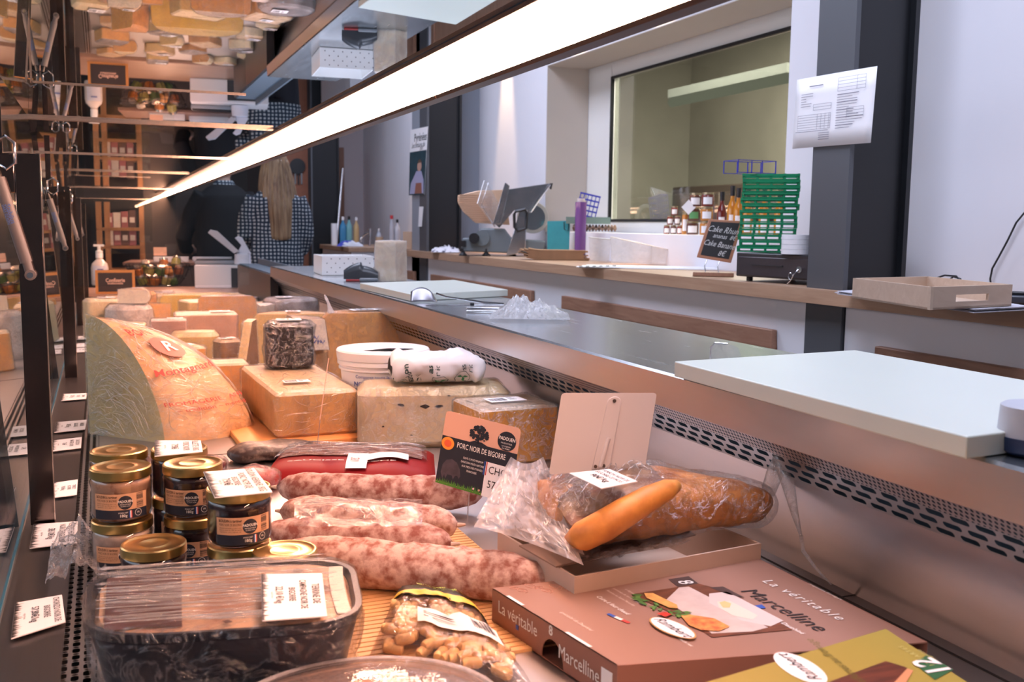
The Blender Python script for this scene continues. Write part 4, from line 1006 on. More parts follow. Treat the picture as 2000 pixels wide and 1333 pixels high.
# ---------------------------------------------------------------- dry sausages
SAU = mat('saucisson_skin', (.66, .47, .41), .8, col2=(.29, .11, .08), vscale=70, lo=.36, hi=.60, bmp=.8, bscale=70, detail=8)
SAU2 = mat('saucisson_skin_dark', (.58, .41, .36), .8, col2=(.24, .08, .06), vscale=60, lo=.40, hi=.64, bmp=.8, bscale=60, detail=8)
def sausage(p0, p1, r, label, m_=SAU, bend=.012, seed=0, taper=.22):
    p0 = Vector(p0); p1 = Vector(p1); c = (p0+p1)/2
    t = thing('dry_sausage', label, 'sausage', (c.x, c.y, p0.z-r))
    o_ = Vector((c.x, c.y, p0.z-r)); d = p1-p0; sd = Vector((-d.y, d.x, 0)).normalized()
    pts = []; rr = []; n_ = 34
    for i in range(n_+1):
        s = i/n_; e = min(s, 1-s)
        k = 1 if e > taper else math.sqrt(max(0, 1-((taper-e)/taper)**2.4))
        pts.append(p0+d*s+sd*bend*math.sin(PI*s)-o_); rr.append(max(.004, r*(k+.05*noise.noise(Vector((s*7, seed, 0))))))
    mb = MB().tube(pts, rr, 22)
    mb.v = [tuple(Vector(v)+Vector((noise.noise(Vector(v)*60+Vector((seed, 0, 0))), noise.noise(Vector(v)*60+Vector((0, seed+9, 0))), noise.noise(Vector(v)*60)))*.0035) for v in mb.v]
    mb.build('casing', m_, t, smooth=180)
    MB().tube([pts[-1], pts[-1]+d.normalized()*.012+Vector((0, 0, .002))], [.004, .002]).tube([pts[0], pts[0]-d.normalized()*.010], [.004, .002]).build('tied_end', mat('twine', (.55, .42, .34), .8), t)
    return t
r1 = .030
z1_ = DK+.0045+r1
sausage(G(545, 1085, z1_), G(1080, 1135, z1_), r1+.002, 'longest whitish dry sausage in front, pointing at the brown cheese carton', SAU, .0, 1, .25)
a_, b_ = G(560, 1052, z1_), G(905, 1075, z1_)
sausage(a_+Vector((-.03, .026, 0)), b_+Vector((-.01, .022, .002)), r1-.002, 'second dry sausage from the front, half under its neighbour', SAU2, .004, 2)
a_, b_ = G(548, 985, z1_+.01), G(890, 1010, z1_+.01)
sausage(a_+Vector((0, -.005, -.01)), b_+Vector((0, -.01, -.01)), r1-.003, 'third dry sausage from the front with clear film tube over it', SAU, .002, 3)
s4 = sausage(G(548, 962, z1_)+Vector((0, .035, 0)), G(955, 975, z1_)+Vector((0, .03, 0)), r1-.002, 'rearmost dry sausage with a dark end under the black price sign', SAU2, -.004, 4)
# loose clear sleeve lying over the second row
fs_ = thing('clear_sleeve', 'flattened clear plastic sleeve draped over the middle sausages', 'plastic film', G(700, 1010, .80))
def sl(a, b_):
    p = G(575+250*a, 985+55*b_, .79)-Vector(fs_.location); return p+Vector((0, 0, .008+.005*noise.fractal(Vector((a*4, b_*3, 1)), .8, 2, 3)+.010*math.sin(b_*PI)))
MB().grid(sl, 34, 16).build('sleeve', glossfilm('sleeve_film', .01, .03, 9, rough=.16, haze=.10, bstr=.3, fres=.10), fs_, smooth=180)
folds(fs_, sl, 46, 7, .9, .8, (.08, .4), .0006, .001, .01, .99, .02, .98)

# red packet behind the sausages
q = [G(512, 945, DK+.01), G(862, 948, DK+.01), G(862, 893, DK+.01), G(560, 888, DK+.01)]
rc = sum(q, Vector())/4; rc.z = DK
rp = thing('red_sausage_packet', 'red printed packet of sausage with clear window behind the dry sausages', 'packet', rc)
q = [p-rc for p in q]; q2 = [Vector((p.x, p.y, 0)) for p in q]
q2[0].y += .03; q2[1].y += .03; q2[2].y += .05; q2[3].y += .05
u = bil(*q2)
def rp_(a, b_): return u(a, b_, .004+.028*max(0, (1-(2*a-1)**6)*(1-(2*b_-1)**4))**.5*(1+.12*noise.noise(Vector((a*6, b_*5, 2)))))
REDP = mat('red_packet', (.22, .006, .008), .55, spec=.2)
MB().grid(lambda a, b_: u(a, b_, .001), 4, 4).grid(rp_, 30, 18).build('packet', REDP, rp, smooth=180)
wv = MB().grid(lambda a, b_: rp_(.06+.86*a, .40+.5*b_)+Vector((0, 0, .002)), 30, 10).build('window_meat', SAU2, rp, smooth=180)
MB().grid(lambda a, b_: rp_(.02+.93*a, .36+.60*b_)+Vector((0, 0, .006+.004*noise.noise(Vector((a*12, b_*7, 0))))), 40, 20).build('crinkled_film', glossfilm('silver_crinkle', .08, .45, 40, (1, 2, 1), bstr=1.2), rp, smooth=180)
lettering([('SAUCISSE PERCHE', .16, .10, .032, {'b': .02, 'sx': .9})], WINK, rp, lambda x, y: rp_(min(.98, x/.36), .16+y*.9)+Vector((0, -.003, .003)))
wl = MB().grid(lambda a, b_: rp_(.48+.12*a, .06+.34*b_)+Vector((0, 0, .0072)), 6, 6).build('white_label', PAPER, rp)
wl2 = MB().grid(lambda a, b_: rp_(.60+.24*a, .22+.16*b_+.06*math.sin(a*3))+Vector((0, 0, .0072)), 10, 4).build('white_flash', PAPER, rp)
lettering([('NORD', .53, .21, .075, {'rot': 90, 'sx': .5})], RED, wl, lambda x, y: rp_(x, y)+Vector((0, 0, .0082)))
# netted salami and dark packs in front of the huge wedge
def blob_pack(name, label, cat, p, sx, sy, h, m_, rz=0, seed=1, film=None):
    t = thing(name, label, cat, (p[0], p[1], p[2] if len(p) > 2 else DK), rz)
    def f(a, b_):
        th = 2*PI*a; ph = PI*b_-PI/2; c = abs(math.cos(ph))**.6; s = math.copysign(abs(math.sin(ph))**.7, math.sin(ph))
        x, y, z = sx*c*math.copysign(abs(math.cos(th))**.7, math.cos(th)), sy*c*math.copysign(abs(math.sin(th))**.7, math.sin(th)), h/2+h/2*s
        n_ = noise.noise(Vector((x*25+seed, y*25, z*25)))*.005
        return Vector((x+n_, y+n_, max(0, z+n_)))
    b = MB().grid(f, 28, 16).build('pack', m_, t, smooth=180)
    if film: wrap(b, film, .003, .004, 28, 2, seed)
    return t
blob_pack('netted_salami', 'dark netted salami in film in front of the orange board', 'salami', (.305, 2.03), .085, .045, .035, mat('net_dark', (.035, .02, .018), .4, col2=(.14, .10, .08), vscale=60, lo=.35, hi=.5, bmp=.6), 4, 3, None)
blob_pack('dark_red_packet', 'dark red vacuum packet between the jars and the huge wedge', 'packet', (.115, 1.93), .09, .055, .04, mat('dark_red', (.16, .02, .02), .25, var=.6, vscale=30), -25, 4, FILM)
blob_pack('printed_red_packet', 'red packet with pale printing left of the red sausage packet', 'packet', (.225, 1.80), .06, .045, .035, mat('red_speck', (.50, .05, .04), .3, col2=(.75, .5, .42), vscale=55, lo=.3, hi=.38), 30, 5, FILM)

# crumpled clear bag by the rail
cb = thing('crumpled_bag', 'small crumpled clear bag between the rail and pate jars', 'plastic film', (-.045, 1.47, DK))
MB().grid(lambda a, b_: Vector(((a-.5)*.075, (b_-.5)*.19, .004+.05*(1-abs(2*a-1))*(.5+.5*noise.noise(Vector((a*5, b_*6, 0))))+.012*noise.noise(Vector((a*14, b_*14, 3)))+.008)), 26, 40).build('film', glossfilm('scrap_film', .06, .25, 20, haze=.20, bstr=.6), cb, smooth=180)

folds(rp, lambda a, b_: rp_(.02+.93*a, .38+.58*b_)+Vector((0, 0, .008)), 120, 3, .2, .8, (.05, .3), .0006, 0)
# ---------------------------------------------------------------- cartons in the right foreground
def uv_of(f, P):
    u, v = .5, .5
    for _ in range(12):
        e = 1e-4; p = f(u, v); du = (f(u+e, v)-p)/e; dv = (f(u, v+e)-p)/e; r = P-p
        a, b_, c = du.dot(du), du.dot(dv), dv.dot(dv); x, y = r.dot(du), r.dot(dv); det = a*c-b_*b_
        u += (x*c-y*b_)/det; v += (a*y-b_*x)/det
    return u, v
ZB = .765
A_, B_, C_, D_ = G(962, 1150, ZB), G(1205, 1300, ZB), G(1810, 1255, ZB), G(1480, 1092, ZB)
o_ = Vector((A_.x, A_.y, DK+.001))
cx_ = thing('brown_cheese_carton', 'open-sided brown printed carton reading La véritable Marcelline, lying in the right foreground', 'carton', o_)
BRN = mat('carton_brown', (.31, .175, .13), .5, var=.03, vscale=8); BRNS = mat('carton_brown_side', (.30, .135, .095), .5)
ft = bil(A_-o_, B_-o_, C_-o_, D_-o_)
down = Vector((0, 0, -(ZB-DK-.001)))
cb_ = MB(); quadplate(ft, -.0015, cb_)
def wallq(P, Q, n=1, lo=0, hi=1, t0=0, t1=1, th=.0012):
    P, Q = Vector(P), Vector(Q); d = Q-P; nn = Vector((d.y, -d.x, 0)).normalized()*th
    a, b_ = P+d*t0, P+d*t1; D0, D1 = down*lo, down*hi
    vs = [a+D0, b_+D0, b_+D1, a+D1, a+D0+nn, b_+D0+nn, b_+D1+nn, a+D1+nn]
    cb_.add(vs, [(0, 1, 2, 3), (7, 6, 5, 4), (0, 4, 5, 1), (1, 5, 6, 2), (2, 6, 7, 3), (3, 7, 4, 0)], n)
a0, b0_, c0, d0_ = [p-o_ for p in (A_, B_, C_, D_)]
inset = lambda p: p*1.0
# left side wall with an arched finger hole
fs = bil(a0+down, b0_+down, b0_, a0)
hole_u, hole_r = .53, .019
n_ = 14; arch = [(hole_u*fs.w+hole_r*1.15*math.cos(PI*k/n_), hole_r*1.15*math.sin(PI*k/n_)*1.25) for k in range(n_+1)]
poly = [(0, 0), (hole_u*fs.w-hole_r*1.15, 0)]+[arch[n_-k] for k in range(1, n_)]+[(hole_u*fs.w+hole_r*1.15, 0), (fs.w, 0), (fs.w, fs.h), (0, fs.h)]
vs = [fs(x/fs.w, y/fs.h, h) for h in (-.0012, 0) for x, y in poly]; k = len(poly)
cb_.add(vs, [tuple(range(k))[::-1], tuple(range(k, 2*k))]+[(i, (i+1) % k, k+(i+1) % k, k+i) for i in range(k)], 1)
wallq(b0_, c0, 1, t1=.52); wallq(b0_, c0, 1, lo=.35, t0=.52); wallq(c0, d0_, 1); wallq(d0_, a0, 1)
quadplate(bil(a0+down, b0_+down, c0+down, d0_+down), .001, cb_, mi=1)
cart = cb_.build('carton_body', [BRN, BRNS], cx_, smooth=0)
lift = put(ft, .0009)
def X2(px, py):
    u, v = uv_of(ft, G(px, py, ZB)-o_); return u*ft.w, v*ft.h
def tx(s_, px, py, size, **o): x, y = X2(px, py); return (s_, x, y, size, o)
def plate(pts, mtl, name, parent, h=.0006):
    vs = [ft(*uv_of(ft, G(x, y, ZB)-o_), h) for x, y in pts]
    mb = MB().add([tuple(v) for v in vs], [tuple(range(len(vs)))]); return mb.build(name, mtl, parent, smooth=0)
IVORY = mat('ivory_ink', (.74, .62, .54), .5)
for it_ in ([tx('La véritable', 1567, 1172, .021, sp=1.25), tx('de Saint-Marcellin en Dauphiné', 1503, 1205, .0085, b=.01), tx('Cuire à four chaud', 1197, 1184, .0085, b=.015), tx('Poids net', 1339, 1257, .006, b=.01)]): lettering([it_], WINK, cart, lift, 'white_lettering')
lettering([tx('Marcelline', 1530, 1192, .031)], mat('carton_black', (.03, .02, .02), .5), cart, lift, 'black_lettering')
for it_ in ([tx('Recette au Saint-Marcellin', 1212, 1170, .0055), tx('pommes de terre et jambon', 1228, 1168, .0055), tx('à déguster gratinée', 1242, 1164, .0055), tx('Préparation fromagère', 1612, 1158, .0058, b=.01), tx('spécialité du Dauphiné', 1125, 1215, .007, sh=.4)]): lettering([it_], IVORY, cart, lift, 'fine_lettering')
DKB = mat('plaque_dark', (.07, .04, .035), .5)
s8 = plate([(1305, 1133), (1330, 1152), (1370, 1146), (1345, 1127)], DKB, 'number_plaque', cart)
lettering([tx('8', 1338, 1140, .026, b=.01)], WINK, s8, put(ft, .0013))
PH1 = mat('photo_brown', (.20, .07, .035), .45, var=.4, vscale=30, stretch=(1, 6, 1)); PH2 = mat('photo_cloth', (.62, .52, .48), .5, var=.15, vscale=40)
ph = plate([(1232, 1163), (1365, 1142), (1395, 1150), (1548, 1232), (1390, 1247), (1340, 1212)], PH1, 'serving_photo', cart, .0009)
plate([(1326, 1150), (1345, 1148), (1500, 1228), (1470, 1236), (1390, 1240), (1360, 1215), (1300, 1175)], PH2, 'cloth_picture', ph, .0011)
plate([(1385, 1162), (1420, 1158), (1530, 1215), (1505, 1226), (1450, 1215), (1385, 1180)], mat('photo_plate', (.66, .56, .53), .4), 'plate_picture', ph, .0012)
plate([(1400, 1178), (1425, 1176), (1480, 1205), (1470, 1213), (1430, 1205), (1405, 1190)], mat('photo_cheese', (.80, .66, .56), .4), 'cheese_picture', ph, .0014)
plate([(1405, 1180), (1415, 1177), (1428, 1182), (1425, 1190), (1412, 1190)], mat('photo_butter', (.80, .55, .25), .4), 'butter_picture', ph, .0016)
plate([(1385, 1150), (1412, 1148), (1455, 1170), (1420, 1163)], DKB, 'knife_shadow_picture', ph, .0012)
lf = MB(); rnd = random.Random(6)
for k in range(46):
    px = 1238+rnd.random()*110; py = 1166+(px-1238)*.40+rnd.uniform(-9, 10)
    r_ = rnd.uniform(3, 7); a = rnd.uniform(0, 6)
    pts = [ft(*uv_of(ft, G(px+r_*math.cos(a+t)*(1.7 if i % 2 else .6), py+r_*.5*math.sin(a+t)*(1.7 if i % 2 else .6), ZB)-o_), .0014+.00002*k) for i, t in enumerate((0, PI/2, PI, 3*PI/2))]
    lf.add([tuple(p) for p in pts], [(0, 1, 2, 3)])
lf.build('salad_picture', mat('photo_salad', (.06, .15, .03), .5, col2=(.12, .26, .05), vscale=120), ph, smooth=0)
plate([(1258, 1163), (1275, 1163), (1322, 1186), (1324, 1193), (1308, 1192), (1262, 1172)], mat('photo_bread', (.78, .42, .12), .45, var=.3, vscale=90), 'toast_picture', ph, .0026)
plate([(1330, 1207), (1348, 1205), (1395, 1212), (1425, 1228), (1405, 1237), (1370, 1235), (1345, 1225)], mat('photo_bread2', (.80, .36, .10), .45, col2=(.5, .12, .04), vscale=90), 'gratin_picture', ph, .0022)
plate([(1282, 1203), (1300, 1200), (1312, 1205), (1300, 1210)], mat('photo_tomato', (.55, .05, .03), .4), 'tomato_picture', ph, .0026)
def oval(px, py, rx_, ry_, mtl, name, parent, h):
    x0, y0_ = X2(px, py); vs = [ft((x0+rx_*math.cos(2*PI*i/32))/ft.w, (y0_+ry_*math.sin(2*PI*i/32))/ft.h, h) for i in range(32)]
    return MB().add([tuple(v) for v in vs], [tuple(range(32))]).build(name, mtl, parent, smooth=0)
ov = oval(1313, 1232, .034, .0165, mat('oval_rim', (.62, .34, .10), .4), 'oval_badge', cart, .0030)
ov2 = oval(1313, 1232, .0322, .0150, PAPER, 'oval_field', ov, .0033)
lettering([tx('Rambert', 1313, 1232, .0165, sh=.4)], INK, ov2, put(ft, .0036))
f3 = [plate([(1184+14*k, 1202+6*k), (1198+14*k, 1208+6*k), (1204+14*k, 1206+6*k), (1190+14*k, 1200+6*k)], (BLUE, WINK, RED)[k], ('blue', 'white', 'red')[k]+'_stripe', cart, .0010) for k in range(3)]
plate([(1468, 1186), (1478, 1192), (1496, 1190), (1488, 1183)], BLUE, 'blue_mark', cart, .001)
# white edges of the tucked flaps, side lettering
MB().box(0, 1, 0, 1, 0, 1).v
for u0, u1 in ((.12, .26), (.62, .80)):
    fl_ = MB()
    fl_.add([ft(u0, .002, .0004), ft(u1, .002, .0004), ft(u1, .014, .0004), ft(u0, .014, .0004)], [(0, 1, 2, 3)])
    fl_.build('flap_edge', PAPER, cart, smooth=0)
for it_ in ([('La véritable', fs.w*.235, fs.h*.60, .0215, {'sx': .85}), ('8', fs.w*.52, fs.h*.84, .016, {'b': .02}), ('Marcelline', fs.w*.735, fs.h*.45, .0225, {'sx': .80})]): lettering([it_], WINK, cart, lambda x, y: fs(x/fs.w, y/fs.h, .0008), 'side_lettering')
sl_ = quadplate(fs, .0006, None, .90, .975, .30, .75, .0004).build('price_sticker', PAPER, cart, smooth=0)
quadplate(fs, .0006, None, .86*0+.225, .245, .30, .42, .0004).build('blue_tag', BLUE, cart, smooth=0)
# pale scroll ornament printed on the top left
oq = MB(); rnd = random.Random(9)
for k in range(9):
    px, py = 1003+k*16, 1150+5*math.sin(k*2); x0, y0_ = X2(px, py)
    oq.tube([ft((x0+(.005+.004*(k % 3))*math.cos(t*.5)*(1-t/26))/ft.w, (y0_+(.007)*math.sin(t*.5)*(1-t/26))/ft.h, .0003) for t in range(20)], .00035, 4)
oq.build('scroll_ornament', mat('scroll_print', (.52, .27, .20), .5), cart)

# green carton lying on the brown one
ZC = ZB+.046
A2 = G(1730, 1228, ZC); dr = (G(1890, 1333, ZC)-A2).normalized(); dl = (G(1400, 1326, ZC)-A2).normalized()
P_ = [A2, A2+dl*.34, A2+dl*.34+dr*.25, A2+dr*.25]
o2 = Vector((A2.x, A2.y, ZB+.0065))
gcx = thing('green_cheese_carton', 'olive green carton with a number 12 plaque lying on the brown carton', 'carton', o2)
fg = bil(P_[1]-o2, P_[2]-o2, P_[3]-o2, P_[0]-o2)
OLV = mat('carton_olive', (.30, .24, .035), .5, var=.04, vscale=8)
gb_ = MB(); hh = ZC-ZB-.0065
gb_.add([tuple(p-o2-Vector((0, 0, hh))) for p in P_]+[tuple(p-o2) for p in P_], [(0, 1, 2, 3), (4, 5, 6, 7), (0, 1, 5, 4), (1, 2, 6, 5), (2, 3, 7, 6), (3, 0, 4, 7)])
gbo = gb_.build('carton_body', OLV, gcx, bevel=.001)
sg = 1 if (fg(0, 0, 1)-fg(0, 0, 0)).z > 0 else -1
def pg(px, py, h): u, v = uv_of(fg, G(px, py, ZC)-o2); return fg(u, v, sg*h)
def gplate(pts, mtl, name, parent, h): return MB().add([tuple(pg(x, y, h)) for x, y in pts], [tuple(range(len(pts)))]).build(name, mtl, parent, smooth=0)
pq = gplate([(1778, 1297), (1808, 1275), (1862, 1308), (1832, 1333), (1800, 1333)][0:4] and [(1782, 1296), (1812, 1281), (1862, 1310), (1826, 1330)], mat('plaque_green', (.02, .10, .03), .5), 'number_plaque', gbo, .0006)
# reading direction on this carton runs down-right
dT = (G(1862, 1310, ZC)-G(1812, 1281, ZC)).normalized(); uT = Vector((-dT.y, dT.x, 0))
def gtext(px, py, h=.0012):
    b0 = G(px, py, ZC)-o2
    return lambda x, y: Vector((b0.x, b0.y, ZC-o2.z+h))+dT*x*-1*-1+uT*y
lettering([('12', 0, 0, .036, {'b': .015, 'sx': .9, 'rot': 180})], WINK, pq, gtext(1822, 1304))
lettering([('12 TARTES', 0, 0, .0075, {'rot': 180, 'sp': 1.3}), ('à gratiner', 0, .010, .006, {'rot': 180})], mat('olive_pale', (.52, .46, .15), .5), gbo, gtext(1790, 1283, .0008))
lettering([('Tartiflettes au fromage', 0, 0, .012, {'rot': 174, 'sh': .3})], mat('olive_dark', (.12, .10, .01), .5), gbo, gtext(1640, 1300, .0008))
b0 = G(1562, 1306, ZC)-o2
for r_, m_, n_, h in ((1.0, PAPER, 'oval_badge', .0008),):
    ob = MB().add([(b0.x+(dT*.033*math.cos(2*PI*i/30)+uT*.0165*math.sin(2*PI*i/30)).x, b0.y+(dT*.033*math.cos(2*PI*i/30)+uT*.0165*math.sin(2*PI*i/30)).y, ZC-o2.z+h) for i in range(30)], [tuple(range(30))]).build(n_, m_, gbo, smooth=0)
lettering([('Rambert', 0, 0, .016, {'rot': 180, 'sh': .4})], INK, ob, gtext(1562, 1306, .0012))
pgw = gplate([(1622, 1333), (1730, 1293), (1772, 1306), (1740, 1345), (1600, 1350)], mat('wood_picture', (.14, .035, .015), .4, var=.5, vscale=20, stretch=(1, 8, 1)), 'wood_picture', gbo, .0006)
gplate([(1738, 1345), (1772, 1308), (1784, 1312), (1760, 1350)], mat('board_picture', (.55, .25, .12), .4), 'board_picture', pgw, .0008)

# open pale carton under the ham
ZO = DK+.066
fa, fb = G(1122, 1128, ZO), G(1487, 1062, ZO)
dd = (fb-fa).normalized(); pp = Vector((-dd.y, dd.x, 0)); W_, Dp = (fb-fa).length, .20
if pp.y < 0: pp = -pp
oc = thing('open_carton', 'shallow open pale carton beneath the wrapped ham', 'carton', (fa.x, fa.y, DK+.001), math.degrees(math.atan2(dd.y, dd.x)))
KR2 = mat('carton_pale', (.56, .42, .33), .6, var=.06, vscale=30)
hO = ZO-DK-.001
MB().box(0, W_, 0, Dp, 0, .002).box(0, W_, 0, .003, .002, hO).box(0, W_, Dp-.003, Dp, .002, hO).box(0, .003, .003, Dp-.003, .002, hO).box(W_-.003, W_, .003, Dp-.003, .002, hO).build('tray', KR2, oc, smooth=0)
MB().add([(-.005, .035, hO+.001), (W_-.06, .062, hO+.001), (W_-.06, .14, hO+.003), (-.01, .12, hO+.003), (-.005, .035, hO+.003), (W_-.06, .062, hO+.003), (W_-.06, .14, hO+.005), (-.01, .12, hO+.005)], [(0, 1, 2, 3), (4, 5, 6, 7), (0, 1, 5, 4), (1, 2, 6, 5), (2, 3, 7, 6), (3, 0, 4, 7)]).build('flap', mat('flap_dark', (.28, .18, .13), .6), oc, smooth=0)
# wrapped ham
hm = thing('wrapped_ham', 'bone-in cured ham piece wrapped in film with orange rind, resting on the open carton', 'ham', (.62, 1.16, ZO+.006))
O_ = Vector(hm.location)
def loft(secs, n=24, nx=26, p=.8):
    """secs: (x, y, halfwidth, z0, height)"""
    def f(a, b_):
        t = a*(len(secs)-1); i = min(int(t), len(secs)-2); s = t-i; s = s*s*(3-2*s)
        q = [secs[i][k]*(1-s)+secs[i+1][k]*s for k in range(5)]
        th = 2*PI*b_; cy, sz = math.cos(th), math.sin(th)
        e = min(1, max(.02, min(a, 1-a)*9))**.5
        y = q[1]+q[2]*e*math.copysign(abs(cy)**p, cy); z = q[3]+q[4]/2+q[4]/2*e*math.copysign(abs(sz)**p, sz)
        v = Vector((q[0], y, z)); d = noise.fractal(v*26, .9, 2, 3)*.004
        return Vector((v.x, v.y+d, max(q[3], v.z+d)))-O_*1
    return MB().grid(f, nx, n)
z_ = ZO+.007
RH = mat('ham_rind', (.62, .27, .085), .42, col2=(.32, .10, .03), vscale=17, lo=.30, hi=.55, bmp=.25, bscale=60)
hb = loft([(.525, 1.160, .080, z_, .048), (.56, 1.165, .105, z_, .066), (.63, 1.165, .105, z_, .080), (.70, 1.140, .070, z_, .080), (.77, 1.115, .043, z_+.006, .062), (.835, 1.100, .036, z_+.010, .052)], 30, 44).build('rind', RH, hm, smooth=180)
fp = [G(px, py, z_+z)-O_+Vector((.002, .006, -.007)) for px, py, z in ((1118, 1048, .030), (1140, 1040, .045), (1180, 1020, .060), (1225, 992, .074), (1270, 966, .086), (1305, 949, .094), (1322, 942, .092))]
MB().tube(fp, [.010, .018, .019, .018, .016, .013, .008], 18).build('fat_band', mat('ham_fat', (.76, .31, .06), .5, col2=(.44, .15, .03), lo=.3, hi=.6, bmp=.2, var=.2, vscale=20, sss=.1), hm, smooth=180)
mq = bil(G(1116, 1028, z_+.045), G(1300, 940, z_+.090), G(1262, 903, z_+.092), G(1044, 930, z_+.050))
def meat(a, b_): return mq(a, b_)+Vector((0, 0, .016*math.sin(PI*a)**.6*math.sin(PI*b_)**.6+.003*noise.fractal(Vector((a*6, b_*6, 0)), .8, 2, 3)))-O_
mt_ = MB().grid(meat, 30, 22)
mt_.build('cut_meat', mat('ham_meat', (.17, .075, .055), .4, col2=(.34, .22, .14), vscale=30, lo=.4, hi=.62, bmp=.4, bscale=50), hm, smooth=180)
wrap(hb, glossfilm('ham_film', .04, .25, 24, (1, 1, 1), bstr=1.1), .006, .006, 20, 1, 7)
ww = MB().grid(lambda a, b_: meat(a, b_)+Vector((0, 0, .006+.003*noise.fractal(Vector((a*10, b_*10, 0)), .8, 2, 3))), 40, 30).build('cling_film', glossfilm('ham_film2', .02, .22, 34, bstr=.8), hm, smooth=180)
q = [G(1112, 926, z_+.1), G(1175, 956, z_+.1), G(1245, 942, z_+.1), G(1190, 918, z_+.1)]
q = [p-O_ for p in q]; fh = bil(*q)
hc = quadplate(fh, .001).build('price_card', PAPER, hm, smooth=0)
lettering([('JAMBON NOIR DE', fh.w*.5, fh.h*.80, fh.h*.17, {'sx': .8}), ('BIGORRE 20 MOIS', fh.w*.5, fh.h*.62, fh.h*.17, {'sx': .8}), ('90€/kg', fh.w*.5, fh.h*.38, fh.h*.24, {'b': .01})], INK, hc, put(fh, .0016))
folds(hm, lambda a, b_: meat(a, b_)+Vector((0, 0, .008)), 110, 4, .7, .9, (.05, .3), .0006, .002, .03, .9, .05, .95)
tl = [Vector(p)-O_ for p in ((.835, 1.10, z_+.045), (.842, 1.095, z_+.075), (.835, 1.085, z_+.10), (.845, 1.07, z_+.065), (.842, 1.05, z_+.03), (.838, 1.03, z_+.005))]
MB().tube(tl, [.010, .012, .007, .009, .005, .002], 10).tube([tl[-1], tl[-1]+Vector((-.012, -.02, -.012)), tl[-1]+Vector((-.004, -.035, -.03)), tl[-1]+Vector((.002, -.06, -.045))], [.003, .0025, .002, .001], 6).build('film_tail', glossfilm('scrap_film', .06, .25, 20, haze=.20, bstr=.6), hm, smooth=180)
# loose film across the open carton
lfm = thing('loose_film', 'loose scrap of clear film trailing over the open carton edge', 'plastic film', (.60, 1.06, ZO))
MB().grid(lambda a, b_: Vector((-.07+.16*a, -.022+.05*b_+.02*a, .012-.010*b_+.008*noise.fractal(Vector((a*8, b_*6, 1)), .8, 2, 3)+.002)), 36, 14).build('film', FILM, lfm, smooth=180)

# frosted clear bag standing by the chorizo sign
cbg = thing('frosted_bag', 'crumpled frosted plastic bag drooping below the black price sign', 'bag', (.47, 1.33, DK+.07))
def bg(a, b_):
    apx, apy = 1026+64*(a-.5), 906; bx, by = 925+215*a, 1030+75*a**1.3
    px = apx*(1-b_)+bx*b_; py = apy*(1-b_)+by*b_+14*math.sin(a*PI)*(1-b_)
    d_ = 1.40-.22*b_*(.6+.4*a)+.018*math.sin(a*9+b_*3)+.020*noise.fractal(Vector((a*5, b_*4, 5)), .8, 2, 4)
    return Vector((0, 0, CAM_Z))+sight(px, py)*d_-Vector(cbg.location)
MB().grid(bg, 44, 40).build('film', glossfilm('frost_film', .08, .10, 7, haze=.42, bstr=.22), cbg, smooth=180)
folds(cbg, bg, 60, 8, 1.3, .5, (.1, .6), .0007, .001, .02, .98, .02, .98, .03)
MB().grid(lambda a, b_: bg(a, b_)+Vector((.012, .022, .004)), 30, 26).build('rear_film', glossfilm('frost_film', .10, .22, 10, haze=.75, bstr=.5), cbg, smooth=180)

# ---------------------------------------------------------------- pinned price signs
def upright(name, label, corners, depth, yaw_d=0):
    """rigid board: corners TL, TR, BR, BL sighted at one depth"""
    P = [Vector((0, 0, CAM_Z))+sight(x, y)*depth for x, y in corners]
    t = thing(name, label, 'price sign', P[3]*.5+P[2]*.5)
    o = Vector(t.location)
    return t, bil(P[3]-o, P[2]-o, P[1]-o, P[0]-o)
SAL = mat('salmon_card', (.72, .42, .30), .5); NAV = mat('navy_card', (.012, .018, .03), .45)
sg_, f1 = upright('chorizo_price_sign', 'salmon and navy price sign PORC NOIR DE BIGORRE pinned above the sausages', [(872, 802), (1018, 838), (996, 985), (850, 942)], 1.62)
k = 3; bpoly = []
def rcorner(f, r, u0=0, u1=1, v0=0, v1=1, n=5):
    pts = []
    for cu, cv, a0 in ((u1-r, v1-r, 0), (u0+r, v1-r, 90), (u0+r, v0+r, 180), (u1-r, v0+r, 270)):
        for i in range(n+1): a = math.radians(a0+90*i/n); pts.append((cu+r*math.cos(a), cv+r*math.sin(a)))
    return pts
def board(f, th, mtl, name, parent, r=.05):
    pts = rcorner(f, r); k = len(pts); vs = [f(u, v, h) for h in (-th, 0) for u, v in pts]
    return MB().add([tuple(v) for v in vs], [tuple(range(k))[::-1], tuple(range(k, 2*k))]+[(i, (i+1) % k, k+(i+1) % k, k+i) for i in range(k)]).build(name, mtl, parent, smooth=0)
bo = board(f1, .0012, SAL, 'board', sg_)
nv = quadplate(f1, .0005, None, 0, 1, .03, .66, .0004).build('navy_panel', NAV, bo, smooth=0)
P1 = lambda u, v, h=.0012: (f1.w*u, f1.h*v)
F1 = put(f1, .0012)
tr2 = MB(); rnd = random.Random(3)
for k in range(60):
    a = rnd.uniform(0, 2*PI); r_ = math.sqrt(rnd.random()); u_, v_ = .47+.125*r_*math.cos(a), .80+.10*r_*math.sin(a); s_ = rnd.uniform(.012, .03)
    tr2.add([tuple(f1(u_+s_*math.cos(t+a), v_+s_*.9*math.sin(t+a), .0006+k*.000005)) for t in (0, 1.25, 2.5, 3.8, 5.0)], [(0, 1, 2, 3, 4)])
tr2.add([tuple(f1(u_, v_, .0007)) for u_, v_ in ((.455, .66), (.485, .66), (.478, .80), (.462, .80))], [(0, 1, 2, 3)])
